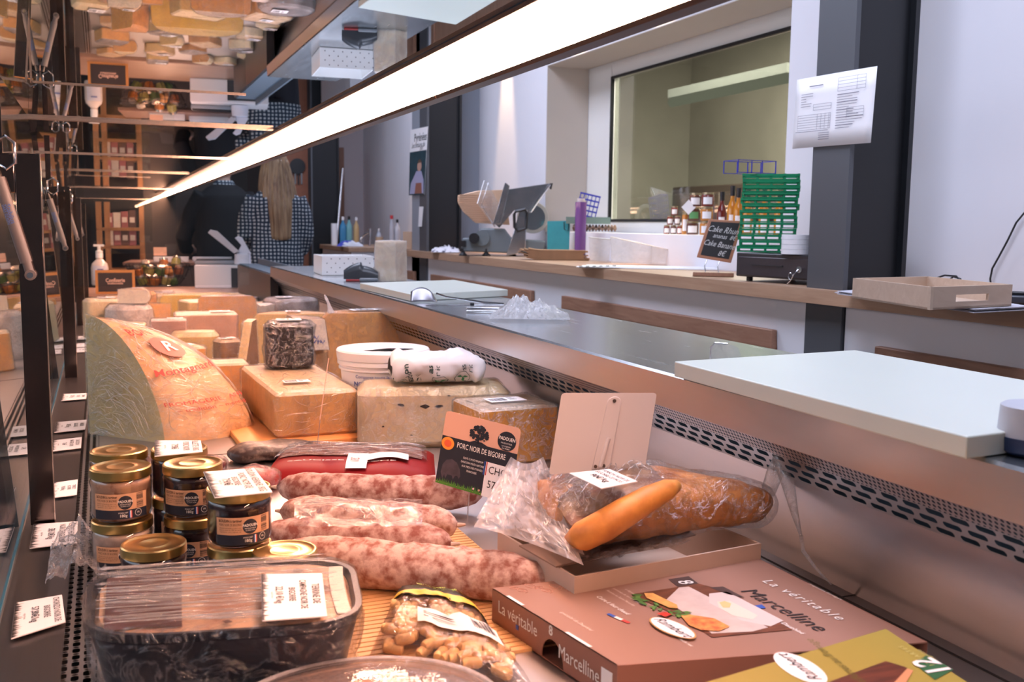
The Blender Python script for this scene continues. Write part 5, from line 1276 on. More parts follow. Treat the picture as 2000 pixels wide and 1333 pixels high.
tr2.add([tuple(f1(u_, v_, .0007)) for u_, v_ in ((.36, .66), (.60, .66), (.52, .69), (.42, .69))], [(0, 1, 2, 3)])
tr2.build('tree_emblem', NAV, bo, smooth=0)
def disc(f, u_, v_, r, mtl, name, parent, h, n=28):
    return MB().add([tuple(f(u_+r*math.cos(2*PI*i/n)/f.w, v_+r*math.sin(2*PI*i/n)/f.h, h)) for i in range(n)], [tuple(range(n))]).build(name, mtl, parent, smooth=0)
bdg = disc(f1, .84, .79, .0155, NAV, 'round_badge', bo, .0006)
lettering([('PADOUEN', f1.w*.84, f1.h*.82, .0078, {'b': .02, 'sx': .75}), ('PRODUCTEUR', f1.w*.84, f1.h*.76, .0032, {'sx': .9}), ('LE CHEMIN', f1.w*.84, f1.h*.72, .003), ('DU PORC', f1.w*.84, f1.h*.69, .003)], WINK, bdg, F1)
lettering([('PORC NOIR DE BIGORRE', f1.w*.53, f1.h*.575, .0125, {'sx': .58, 'b': .005})], WINK, nv, F1)
lettering([('ELEVE 12 MOIS MINIMUM', f1.w*.445, f1.h*.43, .0046, {'sx': .66}), ('DANS SON MILIEU NATUREL', f1.w*.445, f1.h*.375, .0046, {'sx': .66}), ('AUX PIEDS DES PYRENEES', f1.w*.445, f1.h*.32, .0046, {'sx': .66}), ('FRANCAISES', f1.w*.445, f1.h*.265, .0046, {'sx': .66})], WINK, nv, F1, 'small_lettering')
d1 = disc(f1, .085, .565, .0105, mat('seal_orange', (.85, .32, .04), .5), 'origin_seal', nv, .0012); disc(f1, .085, .565, .006, mat('seal_red', (.75, .12, .04), .5), 'seal_centre', d1, .0015)
pigp = [(.05, .16), (.06, .27), (.10, .34), (.17, .37), (.24, .34), (.29, .26), (.31, .17), (.29, .13), (.27, .17), (.24, .16), (.22, .10), (.20, .15), (.14, .15), (.12, .09), (.10, .14), (.08, .08)]
MB().add([tuple(f1(u_, v_, .0012)) for u_, v_ in pigp], [tuple(range(len(pigp)))]).build('pig_silhouette', mat('pig_grey', (.07, .06, .08), .5, var=.4, vscale=60), nv, smooth=0)
gs = MB(); rnd = random.Random(4)
for i in range(50):
    u_ = i/50*.60; gs.add([tuple(f1(u_, .0, .0014)), tuple(f1(u_+.02, .0, .0014)), tuple(f1(u_+.01+rnd.uniform(-.01, .01), .05+.05*rnd.random(), .0014))], [(0, 1, 2)])
gs.build('grass_strip', mat('grass_print', (.08, .26, .03), .5), nv, smooth=0)
wp = quadplate(f1, .0004, None, .615, 1, 0, .46, .0012).build('handwritten_label', PAPER, nv, smooth=0)
quadplate(f1, .0003, None, .593, .606, .28, .46, .0012).build('blue_stripe', BLUE, nv, smooth=0); quadplate(f1, .0003, None, .622, .635, .28, .46, .0017).build('red_stripe', RED, wp, smooth=0)
lettering([('CHOR', f1.w*.815, f1.h*.36, .0175, {'sx': .8}), ('57,8', f1.w*.76, f1.h*.17, .0175, {'sx': .8})], INK, wp, put(f1, .0020), 'handwriting')
for u_, v_ in ((.47, .88), (.50, .06), (.575, .06)): MB().cyl(f1(u_, v_, .0008), f1(u_, v_, .0030), .0018).build('eyelet', CHROME, bo)
def pin(t, P, L, dx=-.004):
    MB().tube([Vector(P), Vector(P)+Vector((dx, 0, -L))], .0009, 6).build('pin', CHROME, t)
pin(sg_, f1(.45, .03, -.001), .075)
# grey back of a sign
sb, f2 = upright('white_sign_back', 'blank back of a price sign with a ribbed holder, pinned into the ham', [(1097, 768), (1283, 768), (1260, 912), (1072, 928)], 1.30)
GRB = mat('sign_grey', (.60, .55, .54), .5)
b2 = board(f2, .0012, GRB, 'board', sb, .04)
rb = MB(); pl = [(.44, .02), (.62, .02), (.63, .10)]+[(.565+.075*math.cos(math.radians(a)), .87+.085*math.sin(math.radians(a))) for a in range(0, 181, 20)]+[(.49, .80)]
rb.add([tuple(f2(u_, v_, h)) for h in (.0003, .0022) for u_, v_ in pl], [tuple(range(len(pl), 2*len(pl)))]+[(i, (i+1) % len(pl), len(pl)+(i+1) % len(pl), len(pl)+i) for i in range(len(pl))])
rh = rb.build('holder', GRB, b2, bevel=.0008, smooth=30)
MB().tube([f2(.525, .05, .0035), f2(.565, .42, .0035)], [.0028, .0028], 10).build('rib', GRB, rh)
for u_, v_ in ((.565, .90), (.475, .06), (.56, .06)): MB().cyl(f2(u_, v_, .002), f2(u_, v_, .0035), .0023).build('rivet', mat('rivet_dark', (.2, .15, .13), .3, .9), rh)
pin(sb, f2(.51, .02, -.001), .050, -.002)
# sign seen edge-on
Pt, Pb = Vector((0, 0, CAM_Z))+sight(642, 700)*2.0, Vector((0, 0, CAM_Z))+sight(625, 820)*1.97
es = thing('edge_on_price_sign', 'price sign seen exactly edge-on in front of the orange cheese block', 'price sign', Pb)
vd = (sight(633, 760)).normalized()
q = [Vector((0, 0, 0)), vd*.09, Pt-Pb+vd*.09, Pt-Pb]
fe = bil(*q); quadplate(fe, .0016, None, 0, 1, 0, 1, -.0008).build('board', SAL, es, smooth=0)
pin(es, vd*.045, .085, -.010)

# ================================================================ ON THE SERVICE LEDGE
LZ = .976
HD = mat('white_polyethylene', (.58, .61, .545), .38, var=.03, vscale=3, sss=.05)
def bd_(label, pts, th=.030):
    P = [G(x, y, LZ+.003+th) for x, y in pts]; o = P[0].copy(); o.z = LZ+.001
    t = thing('cutting_board', label, 'cutting board', o, group='white cutting boards on the steel ledge')
    MB().prism([((p-o).x, (p-o).y) for p in P], 0.001, th, 0).build('board', HD, t, bevel=.003, seg=3)
    return t
def board_(label, pts, th):
    t = thing('cutting_board', label, 'cutting board', (0, 0, LZ+.001), group='white cutting boards on the steel ledge')
    PP = [G(x, y, LZ+.001+th) for x, y in pts]
    if len(PP) == 3: PP.append(PP[1]+PP[2]-PP[0]); PP = [PP[0], PP[1], PP[3], PP[2]]
    MB().prism([(p.x, p.y) for p in PP], 0, th).build('board', HD, t, bevel=.002, seg=3)
board_('large white cutting board in the right foreground of the ledge', [(1317, 706), (1890, 853), (1670, 684)], .023)
board_('white cutting board in the middle of the ledge behind the skimmer', [(703, 553), (803, 575), (992, 566), (888, 547)], .021)
class View:
    """a thing standing at the point where the sight line of (px, py) meets height z; sizes read in metres at that distance"""
    def __init__(s, name, label, cat, px, py, z=None, pos=None, rz=None, group=None):
        s.p = G(px, py, z) if pos is None else Vector(pos)
        d = (s.p-Vector((0, 0, CAM_Z))).dot(ROW_Z); s.k = d/F_PX; s.px, s.py = px, py
        yaw = math.degrees(math.atan2(s.p.y, s.p.x))-90 if rz is None else rz
        s.t = thing(name, label, cat, s.p, yaw, group)
        s.obl = 1.0
    def x(s, px): return (px-s.px)*s.k
    def z(s, py): return (s.py-py)*s.k
    def P(s, px, py, y=0.0): return Vector((s.x(px), y, s.z(py)))
    def box(s, name, mtl, x0, x1, y_top, y_bot, d0, d1, parent=None, bevel=0, mb=None):
        m_ = (mb or MB()).box(s.x(x0), s.x(x1), d0, d1, max(0, s.z(y_bot)) if y_bot is not None else 0, s.z(y_top))
        return m_.build(name, mtl, parent or s.t, bevel=bevel) if name else m_
# ---------------------------------------------------------------- tools on the ledge
Z = LZ+.001
v = View('skimmer', 'steel spatula skimmer with a long handle resting before the middle cutting board', 'utensil', 850, 592, Z)
b_ = MB().grid(lambda a, c: v.P(802+52*a+(0 if c < .5 else 0), 590-27*math.sin(PI*min(1, .15+a*.9))**.5*c, 0)+Vector((0, .012*math.sin(a*PI)+.02*c, 0)), 12, 8).build('blade', steel('tool_steel', (.25, .24, .26), .38), v.t, smooth=180, solid=.0015)
MB().tube([v.P(852, 574, .01), v.P(872, 580, .0), v.P(905, 584, -.01), v.P(945, 590, -.02), v.P(983, 592, -.03)], [.003, .0022, .0025, .0035, .0035], 8).build('handle', CHROME, v.t)
v = View('knife', 'flat steel knife lying beside the skimmer', 'knife', 870, 598, Z)
MB().prism([(v.x(832), -.02), (v.x(918), -.012), (v.x(918), .004), (v.x(834), .0)], .001, .004).build('blade', CHROME, v.t)
MB().box(v.x(918), v.x(926), -.012, .006, .001, .010).build('handle', BLACK, v.t, bevel=.002)
v = View('steel_tongs', 'short steel tongs half under the crumpled film', 'tongs', 940, 611, Z)
MB().box(v.x(911), v.x(975), -.008, -.001, .001, .006).box(v.x(911), v.x(975), -.008, -.001, .010, .014).box(v.x(911), v.x(914), -.008, -.001, .006, .010).build('arms', CHROME, v.t, bevel=.001)
v = View('crumpled_film', 'heap of crumpled clear film on the ledge right of the steel tongs', 'plastic film', 1035, 622, Z)
def heap(a, c):
    x = (a-.5)*2; y = (c-.5)*2; r = max(0, 1-x*x*.95-y*y)
    n_ = noise.fractal(Vector((a*9, c*6, 4)), .7, 2, 4)
    return Vector((v.x(1035+76*x), .10*y, .004+v.k*44*r*(.55+.35*math.exp(-((x+.35)/.3)**2))*(1+.5*n_)+.003))
MB().grid(heap, 60, 36).build('film', glossfilm('heap_film', .10, .5, 60, haze=.30, bstr=1.2), v.t, smooth=180)
v = View('dotted_box', 'open white box with small black dots at the far end of the ledge', 'box', 680, 538, Z, rz=-4)
w_, d_, h_ = .225, .28, .082
DOT = mat('dotted_card', (.74, .74, .74), .6)
bx = MB().box(-w_/2, w_/2, 0, .003, 0, h_).box(-w_/2, w_/2, d_-.003, d_, 0, h_).box(-w_/2, -w_/2+.003, .003, d_-.003, 0, h_).box(w_/2-.003, w_/2, .003, d_-.003, 0, h_).box(-w_/2, w_/2, 0, d_, 0, .002).build('box', DOT, v.t, smooth=0)
dd_ = MB()
for i in range(6):
    for j in range(4): x, z = -w_/2+.02+i*.037+(.018 if j % 2 else 0), .012+j*.019; dd_.box(x, x+.004, -.0006, 0, z, z+.004)
tag(dd_.build('printed_dots', INK, bx, smooth=0), kind='stuff')
v = View('scanner_handset', 'dark grey handset with a red base edge on the ledge by the dotted box', 'handset', 706, 549, Z)
MB().grid(lambda a, c: Vector((v.x(672+66*a), -.03+.06*(.5-.5*math.cos(PI*c)), 0))+Vector((0, 0, v.k*(4+(34*math.sin(PI*min(1, .10+a*.60))**.6-(14*a if a > .5 else 0))*math.sin(PI*c)**.5))), 20, 12).build('body', mat('handset_dark', (.03, .035, .042), .35), v.t, smooth=180)
MB().box(v.x(676), v.x(716), -.032, .03, .0, .008).build('red_base', mat('handset_red', (.35, .03, .03), .4), v.t, bevel=.003)
MB().box(v.x(702), v.x(738), -.038, .0, .0, .013).build('grey_tail', mat('handset_grey', (.18, .20, .22), .4), v.t, bevel=.005)
v = View('wrapped_cheese_quarter', 'tall film-wrapped cheese quarter standing at the back of the middle cutting board', 'cheese', 762, 549, Z, rz=-15)
b_ = MB().prism([(-.058, -.02), (.02, -.04), (.062, .0), (.05, .05), (-.04, .06)], 0, .155, mi=[0, 1, 1, 1, 0], mt=1).build('paste', [P_PALE, R_PALE], v.t, bevel=.004)
wrap(b_, BAG, .004, .005, 22, 2, 6)
v = View('clear_scraper', 'clear plastic scraper standing behind the large white cutting board', 'scraper', 1418, 703, Z)
pts = [(v.x(1388), 0), (v.x(1388), v.z(680)), (v.x(1396), v.z(671)), (v.x(1420), v.z(672)), (v.x(1440), v.z(678)), (v.x(1449), v.z(700)), (v.x(1449), 0)]
MB().prism(pts, 0, .003, M=Matrix(((1, 0, 0, 0), (0, 0, 1, 0), (0, 1, 0, 0), (0, 0, 0, 1)))).build('sheet', CLEARP, v.t)
MB().tube([Vector((x, .0015, z)) for x, z in pts[:3]+[pts[3]]], .0015, 6).build('bright_edge', CHROME, v.t)
tub = thing('blue_based_tub', 'grey and navy tub cut by the right edge of the photo', 'tub', G(2020, 885, Z))
MB().lathe([(0, 0), (.030, 0), (.036, .004), (.037, .018)], 32).build('navy_base', mat('navy_plastic', (.02, .035, .09), .4), tub)
MB().lathe([(.036, .018), (.034, .048), (.031, .050), (0, .050)], 32).build('grey_body', mat('grey_plastic', (.42, .43, .48), .45), tub)

# ---------------------------------------------------------------- on the table beyond the case
TZ_ = .74
TAB = wood('table_oak', (.20, .11, .075), (.32, .19, .13), (3, 30, 30), 1.2, .35)
tb = thing('wooden_table', 'oak-topped table closing the far end of the display case', 'table', (0, YE+.03, 0))
MB().box(-.16, .98, 0, .80, TZ_-.045, TZ_).build('top', TAB, tb, bevel=.003)
MB().box(-.14, .96, .03, .77, 0, TZ_-.045).build('body', wood('table_body', (.22, .12, .08), (.34, .20, .14), (30, 30, 2), 1.2, .6), tb)
v = View('confectionery_sign', 'small black sign in an orange wooden frame lettered Confiserie, on the far table', 'sign', 226, 574, TZ_)
v.box('wooden_frame', mat('frame_orange', (.50, .22, .06), .5), 190, 262, 528, None, 0, .012, bevel=.001)
pn = v.box('black_panel', mat('chalk_black', (.03, .02, .02), .6), 195, 257, 533, 570, -.002, 0)
ff_ = lambda dx=0: (lambda x, y: v.P(226, 549)+Vector((x, -.0026, y)))
lettering([('Confiserie', 0, .003, .034, {'b': .02, 'sx': .8}), ('traditionnelle', 0, -.016, .017, {'b': .02})], mat('sign_pink', (.80, .50, .40), .5), pn, ff_())
v = View('hand_gel_bottle', 'clear pump bottle of hand gel with a pale label behind the black sign', 'bottle', 196, 557, TZ_)
MB().lathe([(0, 0), (v.k*15, 0), (v.k*16, .01), (v.k*16, v.k*34), (v.k*14, v.k*42), (v.k*6, v.k*50), (v.k*6, v.k*54)], 24).build('bottle', mat('gel_clear', (.62, .55, .52), .2, spec=.8), v.t)
MB().lathe([(v.k*6.5, v.k*53), (v.k*6.5, v.k*66), (v.k*3, v.k*68), (v.k*3, v.k*76), (0, v.k*77)], 16).box(-v.k*10, v.k*9, -v.k*2, v.k*2, v.k*75, v.k*79).build('pump', PAPER, v.t)
cylpatch(lambda z: v.k*16, 270, 0, -v.k*13, v.k*14, v.k*10, v.k*38, .001).build('label', mat('gel_label', (.60, .62, .72), .5), v.t)
MB().box(v.x(197)-.02, v.x(197)+.02, -v.k*17.5, -v.k*17.3, v.k*30, v.k*32).build('label_print', BLUE, v.t)
v = View('clear_pump_bottle', 'clear pump bottle on a black floor stand at the far left beyond the glass posts', 'bottle', 101, 560, TZ_)
v.t.location = at(101, 556, 1, 7.0); v.t.location.z = 0; MB().cyl((0, 0, 0), (0, 0, .02), .12).cyl((0, 0, .02), (0, 0, TZ_), .02).build('floor_stand', BLACK, v.t)
MB().lathe([(0, 0), (.04, 0), (.042, .01), (.042, .12), (.015, .16), (.015, .175)], 24, c=(0, 0, TZ_)).build('bottle', mat('gel_clear2', (.50, .46, .46), .2), v.t)
MB().lathe([(.016, .172), (.016, .20), (.006, .205), (.006, .23), (0, .232)], 16, c=(0, 0, TZ_)).box(-.035, .02, -.005, .005, TZ_+.226, TZ_+.236).build('pump', PAPER, v.t)
v = View('wire_basket', 'black wire basket piled with little jars on the far table', 'basket', 310, 558, TZ_)
bk_r = [(v.k*38, 0), (v.k*50, v.k*16), (v.k*58, v.k*34), (v.k*60, v.k*42)]
wm = MB()
for i in range(26):
    a = 2*PI*i/26; wm.tube([(r*math.cos(a), r*.7*math.sin(a), z+.002) for r, z in bk_r], .0018, 5)
for r, z in bk_r: wm.tube([(r*math.cos(2*PI*i/32), r*.7*math.sin(2*PI*i/32), z+.002) for i in range(32)], .0024, 5, closed=True)
wm.build('wires', mat('wire_black', (.02, .018, .018), .4, .5), v.t)
bp = v.p.copy(); bk = v.k; rnd = random.Random(21); jcol = [(.20, .20, .05), (.42, .14, .03), (.30, .26, .08), (.10, .16, .05), (.50, .22, .06), (.28, .10, .05)]
jl = ['olive green', 'amber', 'khaki', 'dark green', 'orange', 'reddish brown']
spots = [(-30, -8, 2), (-10, -14, 2), (12, -14, 2), (32, -6, 2), (-22, 10, 2), (4, 8, 2), (26, 10, 2), (-40, 0, 22), (-20, -8, 22), (2, -12, 22), (22, -10, 22), (42, 0, 22), (-28, 8, 30), (12, 6, 34), (36, 4, 38)]
for i, (x, y, z) in enumerate(spots):
    lab = '%s jar with silver lid, %s in the wire basket' % (jl[i % 6], ['bottom left', 'bottom front left', 'bottom front right', 'bottom right', 'bottom rear left', 'bottom rear middle', 'bottom rear right', 'leftmost at the rim', 'front left at the rim', 'front middle at the rim', 'front right at the rim', 'rightmost at the rim', 'heaped at the back left', 'heaped at the back middle', 'heaped topmost at the right'][i])
    c = View('small_jar', lab, 'jar', 310, 558, pos=bp+Vector((x*bk*.9, y*bk*.9, z*bk)), group='little jars in the wire basket')
    c.t.rotation_euler = (rnd.uniform(-.5, .5), rnd.uniform(-.4, .4), rnd.uniform(0, 3))
    MB().lathe([(0, .001), (bk*8, .001), (bk*9, bk*3), (bk*9, bk*13), (bk*7, bk*15)], 16).build('body', mat('jar_'+jl[i % 6].replace(' ', '_'), jcol[i % 6], .2, var=.4, vscale=40), c.t)
    MB().lathe([(bk*7.5, bk*14.5), (bk*8, bk*15), (bk*8, bk*19), (0, bk*19.5)], 16).build('lid', mat('silver_lid', (.6, .52, .45), .25, .9), c.t)
v = View('pink_card_holder', 'pink card on a skewer above the basket rim', 'card', 378, 556, TZ_)
for nm, (px, py), (tx_, ty_) in (('left', (330, 556), (214, 472)), ('right', (350, 556), (362, 485))): pass
MB().tube([v.P(378, 556), v.P(372, 520, .02), v.P(345, 500, .02)], .0015, 5).build('skewer', mat('wire_black', (.02, .018, .018), .4), v.t)
MB().box(v.x(306), v.x(330), .018, .022, v.z(500), v.z(484)).build('pink_card', mat('pink_card', (.70, .42, .32), .5), v.t)
v = View('white_scale', 'white shop scale with a black front panel on the far table', 'scale', 452, 563, TZ_, rz=-7)
v.box('body', mat('scale_white', (.66, .64, .64), .4), 384, 528, 519, None, 0, .33, bevel=.004)
v.box('black_panel', mat('scale_black', (.03, .035, .04), .3), 452, 511, 524, 562, -.003, 0)
MB().tube([v.P(510, 520, -.01), v.P(515, 535, -.02), v.P(522, 550, -.02), v.P(530, 560, -.01)], .005, 8).build('cable', BLACK, v.t)
tp = v.p.z+v.z(519); sp_ = v.p.copy(); sk_ = v.k
v = View('white_card_reader_stand', 'white stand with a slanted clear-fronted arm on top of the scale', 'stand', 478, 519, pos=sp_+Vector((26*sk_, .10, 45*sk_)), rz=-7)
MB().lathe([(0, 0), (v.k*16, 0), (v.k*16, v.k*4), (v.k*15, v.k*20), (0, v.k*21)], 24).build('base', mat('stand_white', (.66, .66, .72), .35), v.t)
MB().prism([(v.x(462), v.z(498)), (v.x(414), v.z(458)), (v.x(419), v.z(452)), (v.x(432), v.z(455)), (v.x(472), v.z(494))], -.02, .02, M=Matrix(((1, 0, 0, 0), (0, 0, 1, 0), (0, 1, 0, 0), (0, 0, 0, 1)))).build('slanted_arm', mat('stand_grey', (.52, .50, .52), .3), v.t, bevel=.003)
MB().prism([(v.x(466), v.z(500)), (v.x(476), v.z(482)), (v.x(464), v.z(468)), (v.x(470), v.z(464)), (v.x(478), v.z(467)), (v.x(494), v.z(498))], .02, .05, M=Matrix(((1, 0, 0, 0), (0, 0, 1, 0), (0, 1, 0, 0), (0, 0, 0, 1)))).build('bracket', mat('stand_white', (.66, .66, .72), .35), v.t, bevel=.003)
v = View('grey_tray_device', 'flat grey tray device left on top of the white scale', 'device', 420, 519, pos=sp_+Vector((-36*sk_, .16, 45*sk_)), rz=-7)
MB().box(-.10, .19, 0, .15, 0, .025).build('body', mat('device_grey', (.22, .23, .25), .4), v.t, bevel=.004); MB().box(-.09, .18, .01, .14, .0255, .032).build('dark_top', BLACK, v.t)
# papers and dishes on the dark shelf beyond
v = View('slanted_stand', 'dark slanted counter top behind the scale carrying white dishes', 'counter', 420, 500, pos=(.62, 8.15, 0), rz=-7)
MB().box(-.45, .45, 0, .5, 0, .86).build('body', mat('dark_counter', (.05, .035, .03), .5), v.t)
MB().box(-.48, .48, -.03, .53, .86, .885).build('top', mat('dark_top_wood', (.16, .09, .07), .4), v.t, bevel=.004)
def dish(label, x, y, w, d, h, rz=0):
    t = thing('white_dish', label, 'dish', (x, y, .887), rz)
    MB().box(-w/2, w/2, -d/2, d/2, 0, .004).box(-w/2, w/2, -d/2, -d/2+.006, .004, h).box(-w/2, w/2, d/2-.006, d/2, .004, h).box(-w/2, -w/2+.006, -d/2, d/2, .004, h).box(w/2-.006, w/2, -d/2, d/2, .004, h).build('tray', mat('dish_white', (.62, .62, .64), .3), t)
dish('white rectangular dish on the dark counter in front of the man in black', .50, 8.30, .26, .14, .035, -5)
dish('white dish nearer the checked jumper on the dark counter', .82, 8.38, .30, .16, .03, -8)

# ---------------------------------------------------------------- on the oak worktop
TOP = CT
def W(name, label, cat, px, py, **k):
    p = G(px, py, TOP+.001)
    if p.x > 2.16 or p.x < 0:
        p = at(px, py, 0, 2.15); p.z = TOP+.001; px, py = project(p)
    return View(name, label, cat, px, py, pos=p, **k)
XZM = Matrix(((1, 0, 0, 0), (0, 0, 1, 0), (0, 1, 0, 0), (0, 0, 0, 1)))
v = W('meat_slicer', 'grey electric meat slicer with a steel carriage on the worktop by the dark column', 'slicer', 985, 500)
SG = mat('slicer_grey', (.13, .155, .17), .4); SST = steel('slicer_steel', (.46, .47, .50), .22, (1, 1, 1))
P = v.P
MB().prism([(v.x(901), v.z(492)), (v.x(1060), v.z(496)), (v.x(1064), v.z(470)), (v.x(1000), v.z(466)), (v.x(985), v.z(447)), (v.x(938), v.z(447)), (v.x(930), v.z(466)), (v.x(904), v.z(466))], -.07, .10, M=XZM).build('body', SG, v.t, bevel=.008, seg=3)
for px, py, y in ((905, 492, -.06), (950, 493, -.06), (1000, 492, .05), (1055, 496, -.05)):
    MB().lathe([(v.k*8, 0), (v.k*8, v.k*2), (v.k*4, v.k*6), (v.k*4, v.k*14)], 16, c=(v.x(px), y, 0)).build('foot', BLACK, v.t)
MB().cyl(P(927, 466, -.075), P(927, 466, -.12), v.k*10, n=24).build('knob', BLACK, v.t)
MB().cyl(P(941, 466, -.0705), P(941, 466, -.085), v.k*15, n=28).build('dial', SG, v.t)
MB().box(v.x(901), v.x(911), -.078, -.0705, v.z(482), v.z(471)).build('switch', BLACK, v.t)
pl_ = MB().prism([(v.x(893), v.z(384)), (v.x(935), v.z(374)), (v.x(985), v.z(372)), (v.x(995), v.z(440)), (v.x(928), v.z(437)), (v.x(903), v.z(415)), (v.x(893), v.z(398))], .02, .026, M=XZM).build('gauge_plate', mat('plate_warm_reflection', (.74, .50, .34), .32, .55), v.t, bevel=.002)  # peach tone of plate and ribs is a warm reflection put into colour
rb_ = MB()
for i in range(13): yy = 382+i*4.2; rb_.box(v.x(896 if yy < 400 else 896+(yy-400)*.8), v.x(960), .016, .020, v.z(yy+1), v.z(yy))
rb_.build('ribs', mat('rib_warm_reflection', (.60, .38, .26), .35, .5), pl_)
MB().prism([(v.x(968), v.z(440)), (v.x(985), v.z(359)), (v.x(992), v.z(372)), (v.x(1074), v.z(359)), (v.x(1040), v.z(412)), (v.x(1003), v.z(412)), (v.x(975), v.z(446))], -.05, -.044, M=XZM).build('carriage_plate', SST, v.t, bevel=.002)
MB().prism([(v.x(962), v.z(440)), (v.x(985), v.z(359)), (v.x(994), v.z(366)), (v.x(978), v.z(438))], -.10, -.044, M=XZM).build('carriage_side', SST, v.t, bevel=.002)
MB().prism([(v.x(988), v.z(500)), (v.x(1014), v.z(412)), (v.x(1026), v.z(412)), (v.x(1026), v.z(482)), (v.x(1012), v.z(494))], -.09, -.072, M=XZM).build('column_bracket', SST, v.t, bevel=.004)
h_ = [P(1006, 414, -.10), P(1024, 410, -.10), P(1028, 418, -.10), P(1026, 446, -.10), P(1010, 451, -.10), P(1004, 444, -.10), P(1003, 420, -.10)]
MB().tube(h_, .008, 8, closed=True).build('grip', BLACK, v.t)
MB().tube([P(1034, 414, -.06), P(1050, 390, -.06), P(1071, 362, -.06)], .009, 10).build('food_pusher_arm', CHROME, v.t)
MB().tube([P(1068, 364, -.06), P(1075, 360, -.06), P(1072, 371, -.06)], .006, 8).build('arm_tip', BLACK, v.t)
bl = MB().cyl(P(1040, 425, .03), P(1040, 425, .045), v.k*31, n=40).build('blade_guard', mat('guard_cream', (.50, .47, .42), .35, .3), v.t, bevel=.003)
MB().cyl(P(1040, 425, .028), P(1040, 425, .0302), v.k*24, n=40).build('blade', CHROME, bl)
MB().prism([(v.x(932), v.z(400)), (v.x(945), v.z(355)), (v.x(958), v.z(372)), (v.x(985), v.z(420)), (v.x(965), v.z(445))], -.06, -.056, M=XZM).build('hand_guard', CLEARP, v.t)
MB().tube([P(932, 400, -.058), P(945, 356, -.058), P(953, 360, -.058), P(940, 402, -.058), P(966, 444, -.058)], .002, 6).build('guard_edge', CHROME, v.t)
bt = v

v = W('crumpled_cloth', 'crumpled black and white printed paper left of the meat slicer', 'paper', 872, 494)
MB().grid(lambda a, c: Vector((v.x(842+56*a), -.05+.12*c, .004+v.k*13*math.sin(PI*c)**.5*math.sin(PI*a)**.4*(.75+.6*noise.fractal(Vector((a*7, c*4, 2)), .8, 2, 3)))), 40, 16).build('paper', mat('printed_cloth', (.72, .72, .78), .6, col2=(.05, .05, .10), vscale=34, lo=.38, hi=.46), v.t, smooth=180)
v = W('paper_bag_pile', 'pile of flat brown kraft paper bags in front of the blue bag', 'paper bags', 1080, 508)
KP = mat('kraft_bag', (.42, .23, .12), .7, var=.2, vscale=20); rnd = random.Random(5)
for i in range(14):
    z = .0035*i+.001; a_ = rnd.uniform(-.01, .01)
    x0, x1 = v.x(1014+rnd.uniform(-2, 20)), v.x(1148+rnd.uniform(-10, 4))
    t = thing('kraft_bag', ['lowest', 'second', 'third', 'fourth', 'fifth', 'sixth', 'seventh', 'eighth', 'ninth', 'tenth', 'eleventh', 'twelfth', 'thirteenth', 'topmost'][i]+' flat brown kraft bag of the pile beside the slicer', 'paper bag', v.p+Vector((0, 0, z)), math.degrees(v.t.rotation_euler.z)+a_*60, group='kraft bags piled on the worktop')
    def kb(a, c, lo=0):
        x_ = x0+(x1-x0)*a; q_ = max(0, min(1, (x_-v.x(1014))/(v.x(1060)-v.x(1014))))
        return Vector((x_, -.05+.13*c, .020*(1-q_)**2+.001))
    MB().grid(lambda a, c: kb(a, c), 14, 3).build('sheet', KP, t, solid=.0024, smooth=0)
bpy.data.objects.remove(v.t)
v = W('blue_gift_bag', 'turquoise paper bag standing right of the slicer', 'bag', 1090, 484)
MB().prism([(v.x(1069), 0), (v.x(1068), v.z(433)), (v.x(1112), v.z(432)), (v.x(1111), 0)], -.03, .03, M=XZM).build('bag', mat('turquoise', (.04, .32, .36), .5, var=.1), v.t)
MB().tube([v.P(1100, 434, -.032), v.P(1101, 448, -.036), v.P(1108, 452, -.036), v.P(1110, 436, -.032)], .002, 6).build('cord_handle', INK, v.t)
v = W('purple_film_roll', 'tall purple cling film roll standing upright by the egg trays', 'roll', 1133, 484)
MB().lathe([(0, 0), (v.k*11, 0), (v.k*11, v.z(396)), (v.k*7, v.z(396))], 28).build('roll', mat('purple', (.16, .06, .24), .25, coat=.4), v.t)
MB().lathe([(v.k*7.5, v.z(397)), (v.k*7.5, v.z(389)), (v.k*5, v.z(389)), (v.k*5, v.z(394)), (0, v.z(394))], 24).build('core', mat('core_beige', (.62, .52, .48), .6), v.t)
v = W('notice_papers', 'white printed sheets fanned on the worktop below the clear boxes', 'papers', 1280, 526)
MB().box(v.x(1130), v.x(1400), -.01, .20, 0, .003).box(v.x(1140), v.x(1395), .01, .19, .003, .006).build('sheets', PAPER, v.t)
tn = MB().add([(v.x(1126), -.03, .004), (v.x(1212), -.05, .010), (v.x(1212), -.01, .012), (v.x(1126), .02, .006)], [(0, 1, 2, 3)]).build('barred_sheet', PAPER, v.t)
bq = MB()
for i in range(6): x = v.x(1132+13*i); bq.add([(x, -.036-.0015*i, .0065+.0009*i), (x+v.k*7, -.037-.0015*i, .0068+.0009*i), (x+v.k*7, -.018-.0015*i, .0085+.0009*i), (x, -.017-.0015*i, .0080+.0009*i)], [(0, 1, 2, 3)])
bq.build('black_bars', INK, tn, smooth=0)
def crate(name, label, px, py, x0, x1, yt, d, slant=0):
    v = View(name, label, 'container', px, py, TOP+.008)
    MB().prism([(v.x(x0+3), 0), (v.x(x0), v.z(yt)), (v.x(x1), v.z(yt+slant)), (v.x(x1-3), 0)], -d/2, d/2, M=XZM).build('box', glossfilm('box_clear', .08, .10, 9, haze=.15, bstr=.2), v.t)
    MB().tube([v.P(x0, yt, -d/2), v.P(x1, yt+slant, -d/2), v.P(x1, yt+slant, d/2), v.P(x0, yt, d/2)], .0025, 6, closed=True).build('rim', glossfilm('box_rim', .3, .2, 9, haze=.5), v.t)
    return v
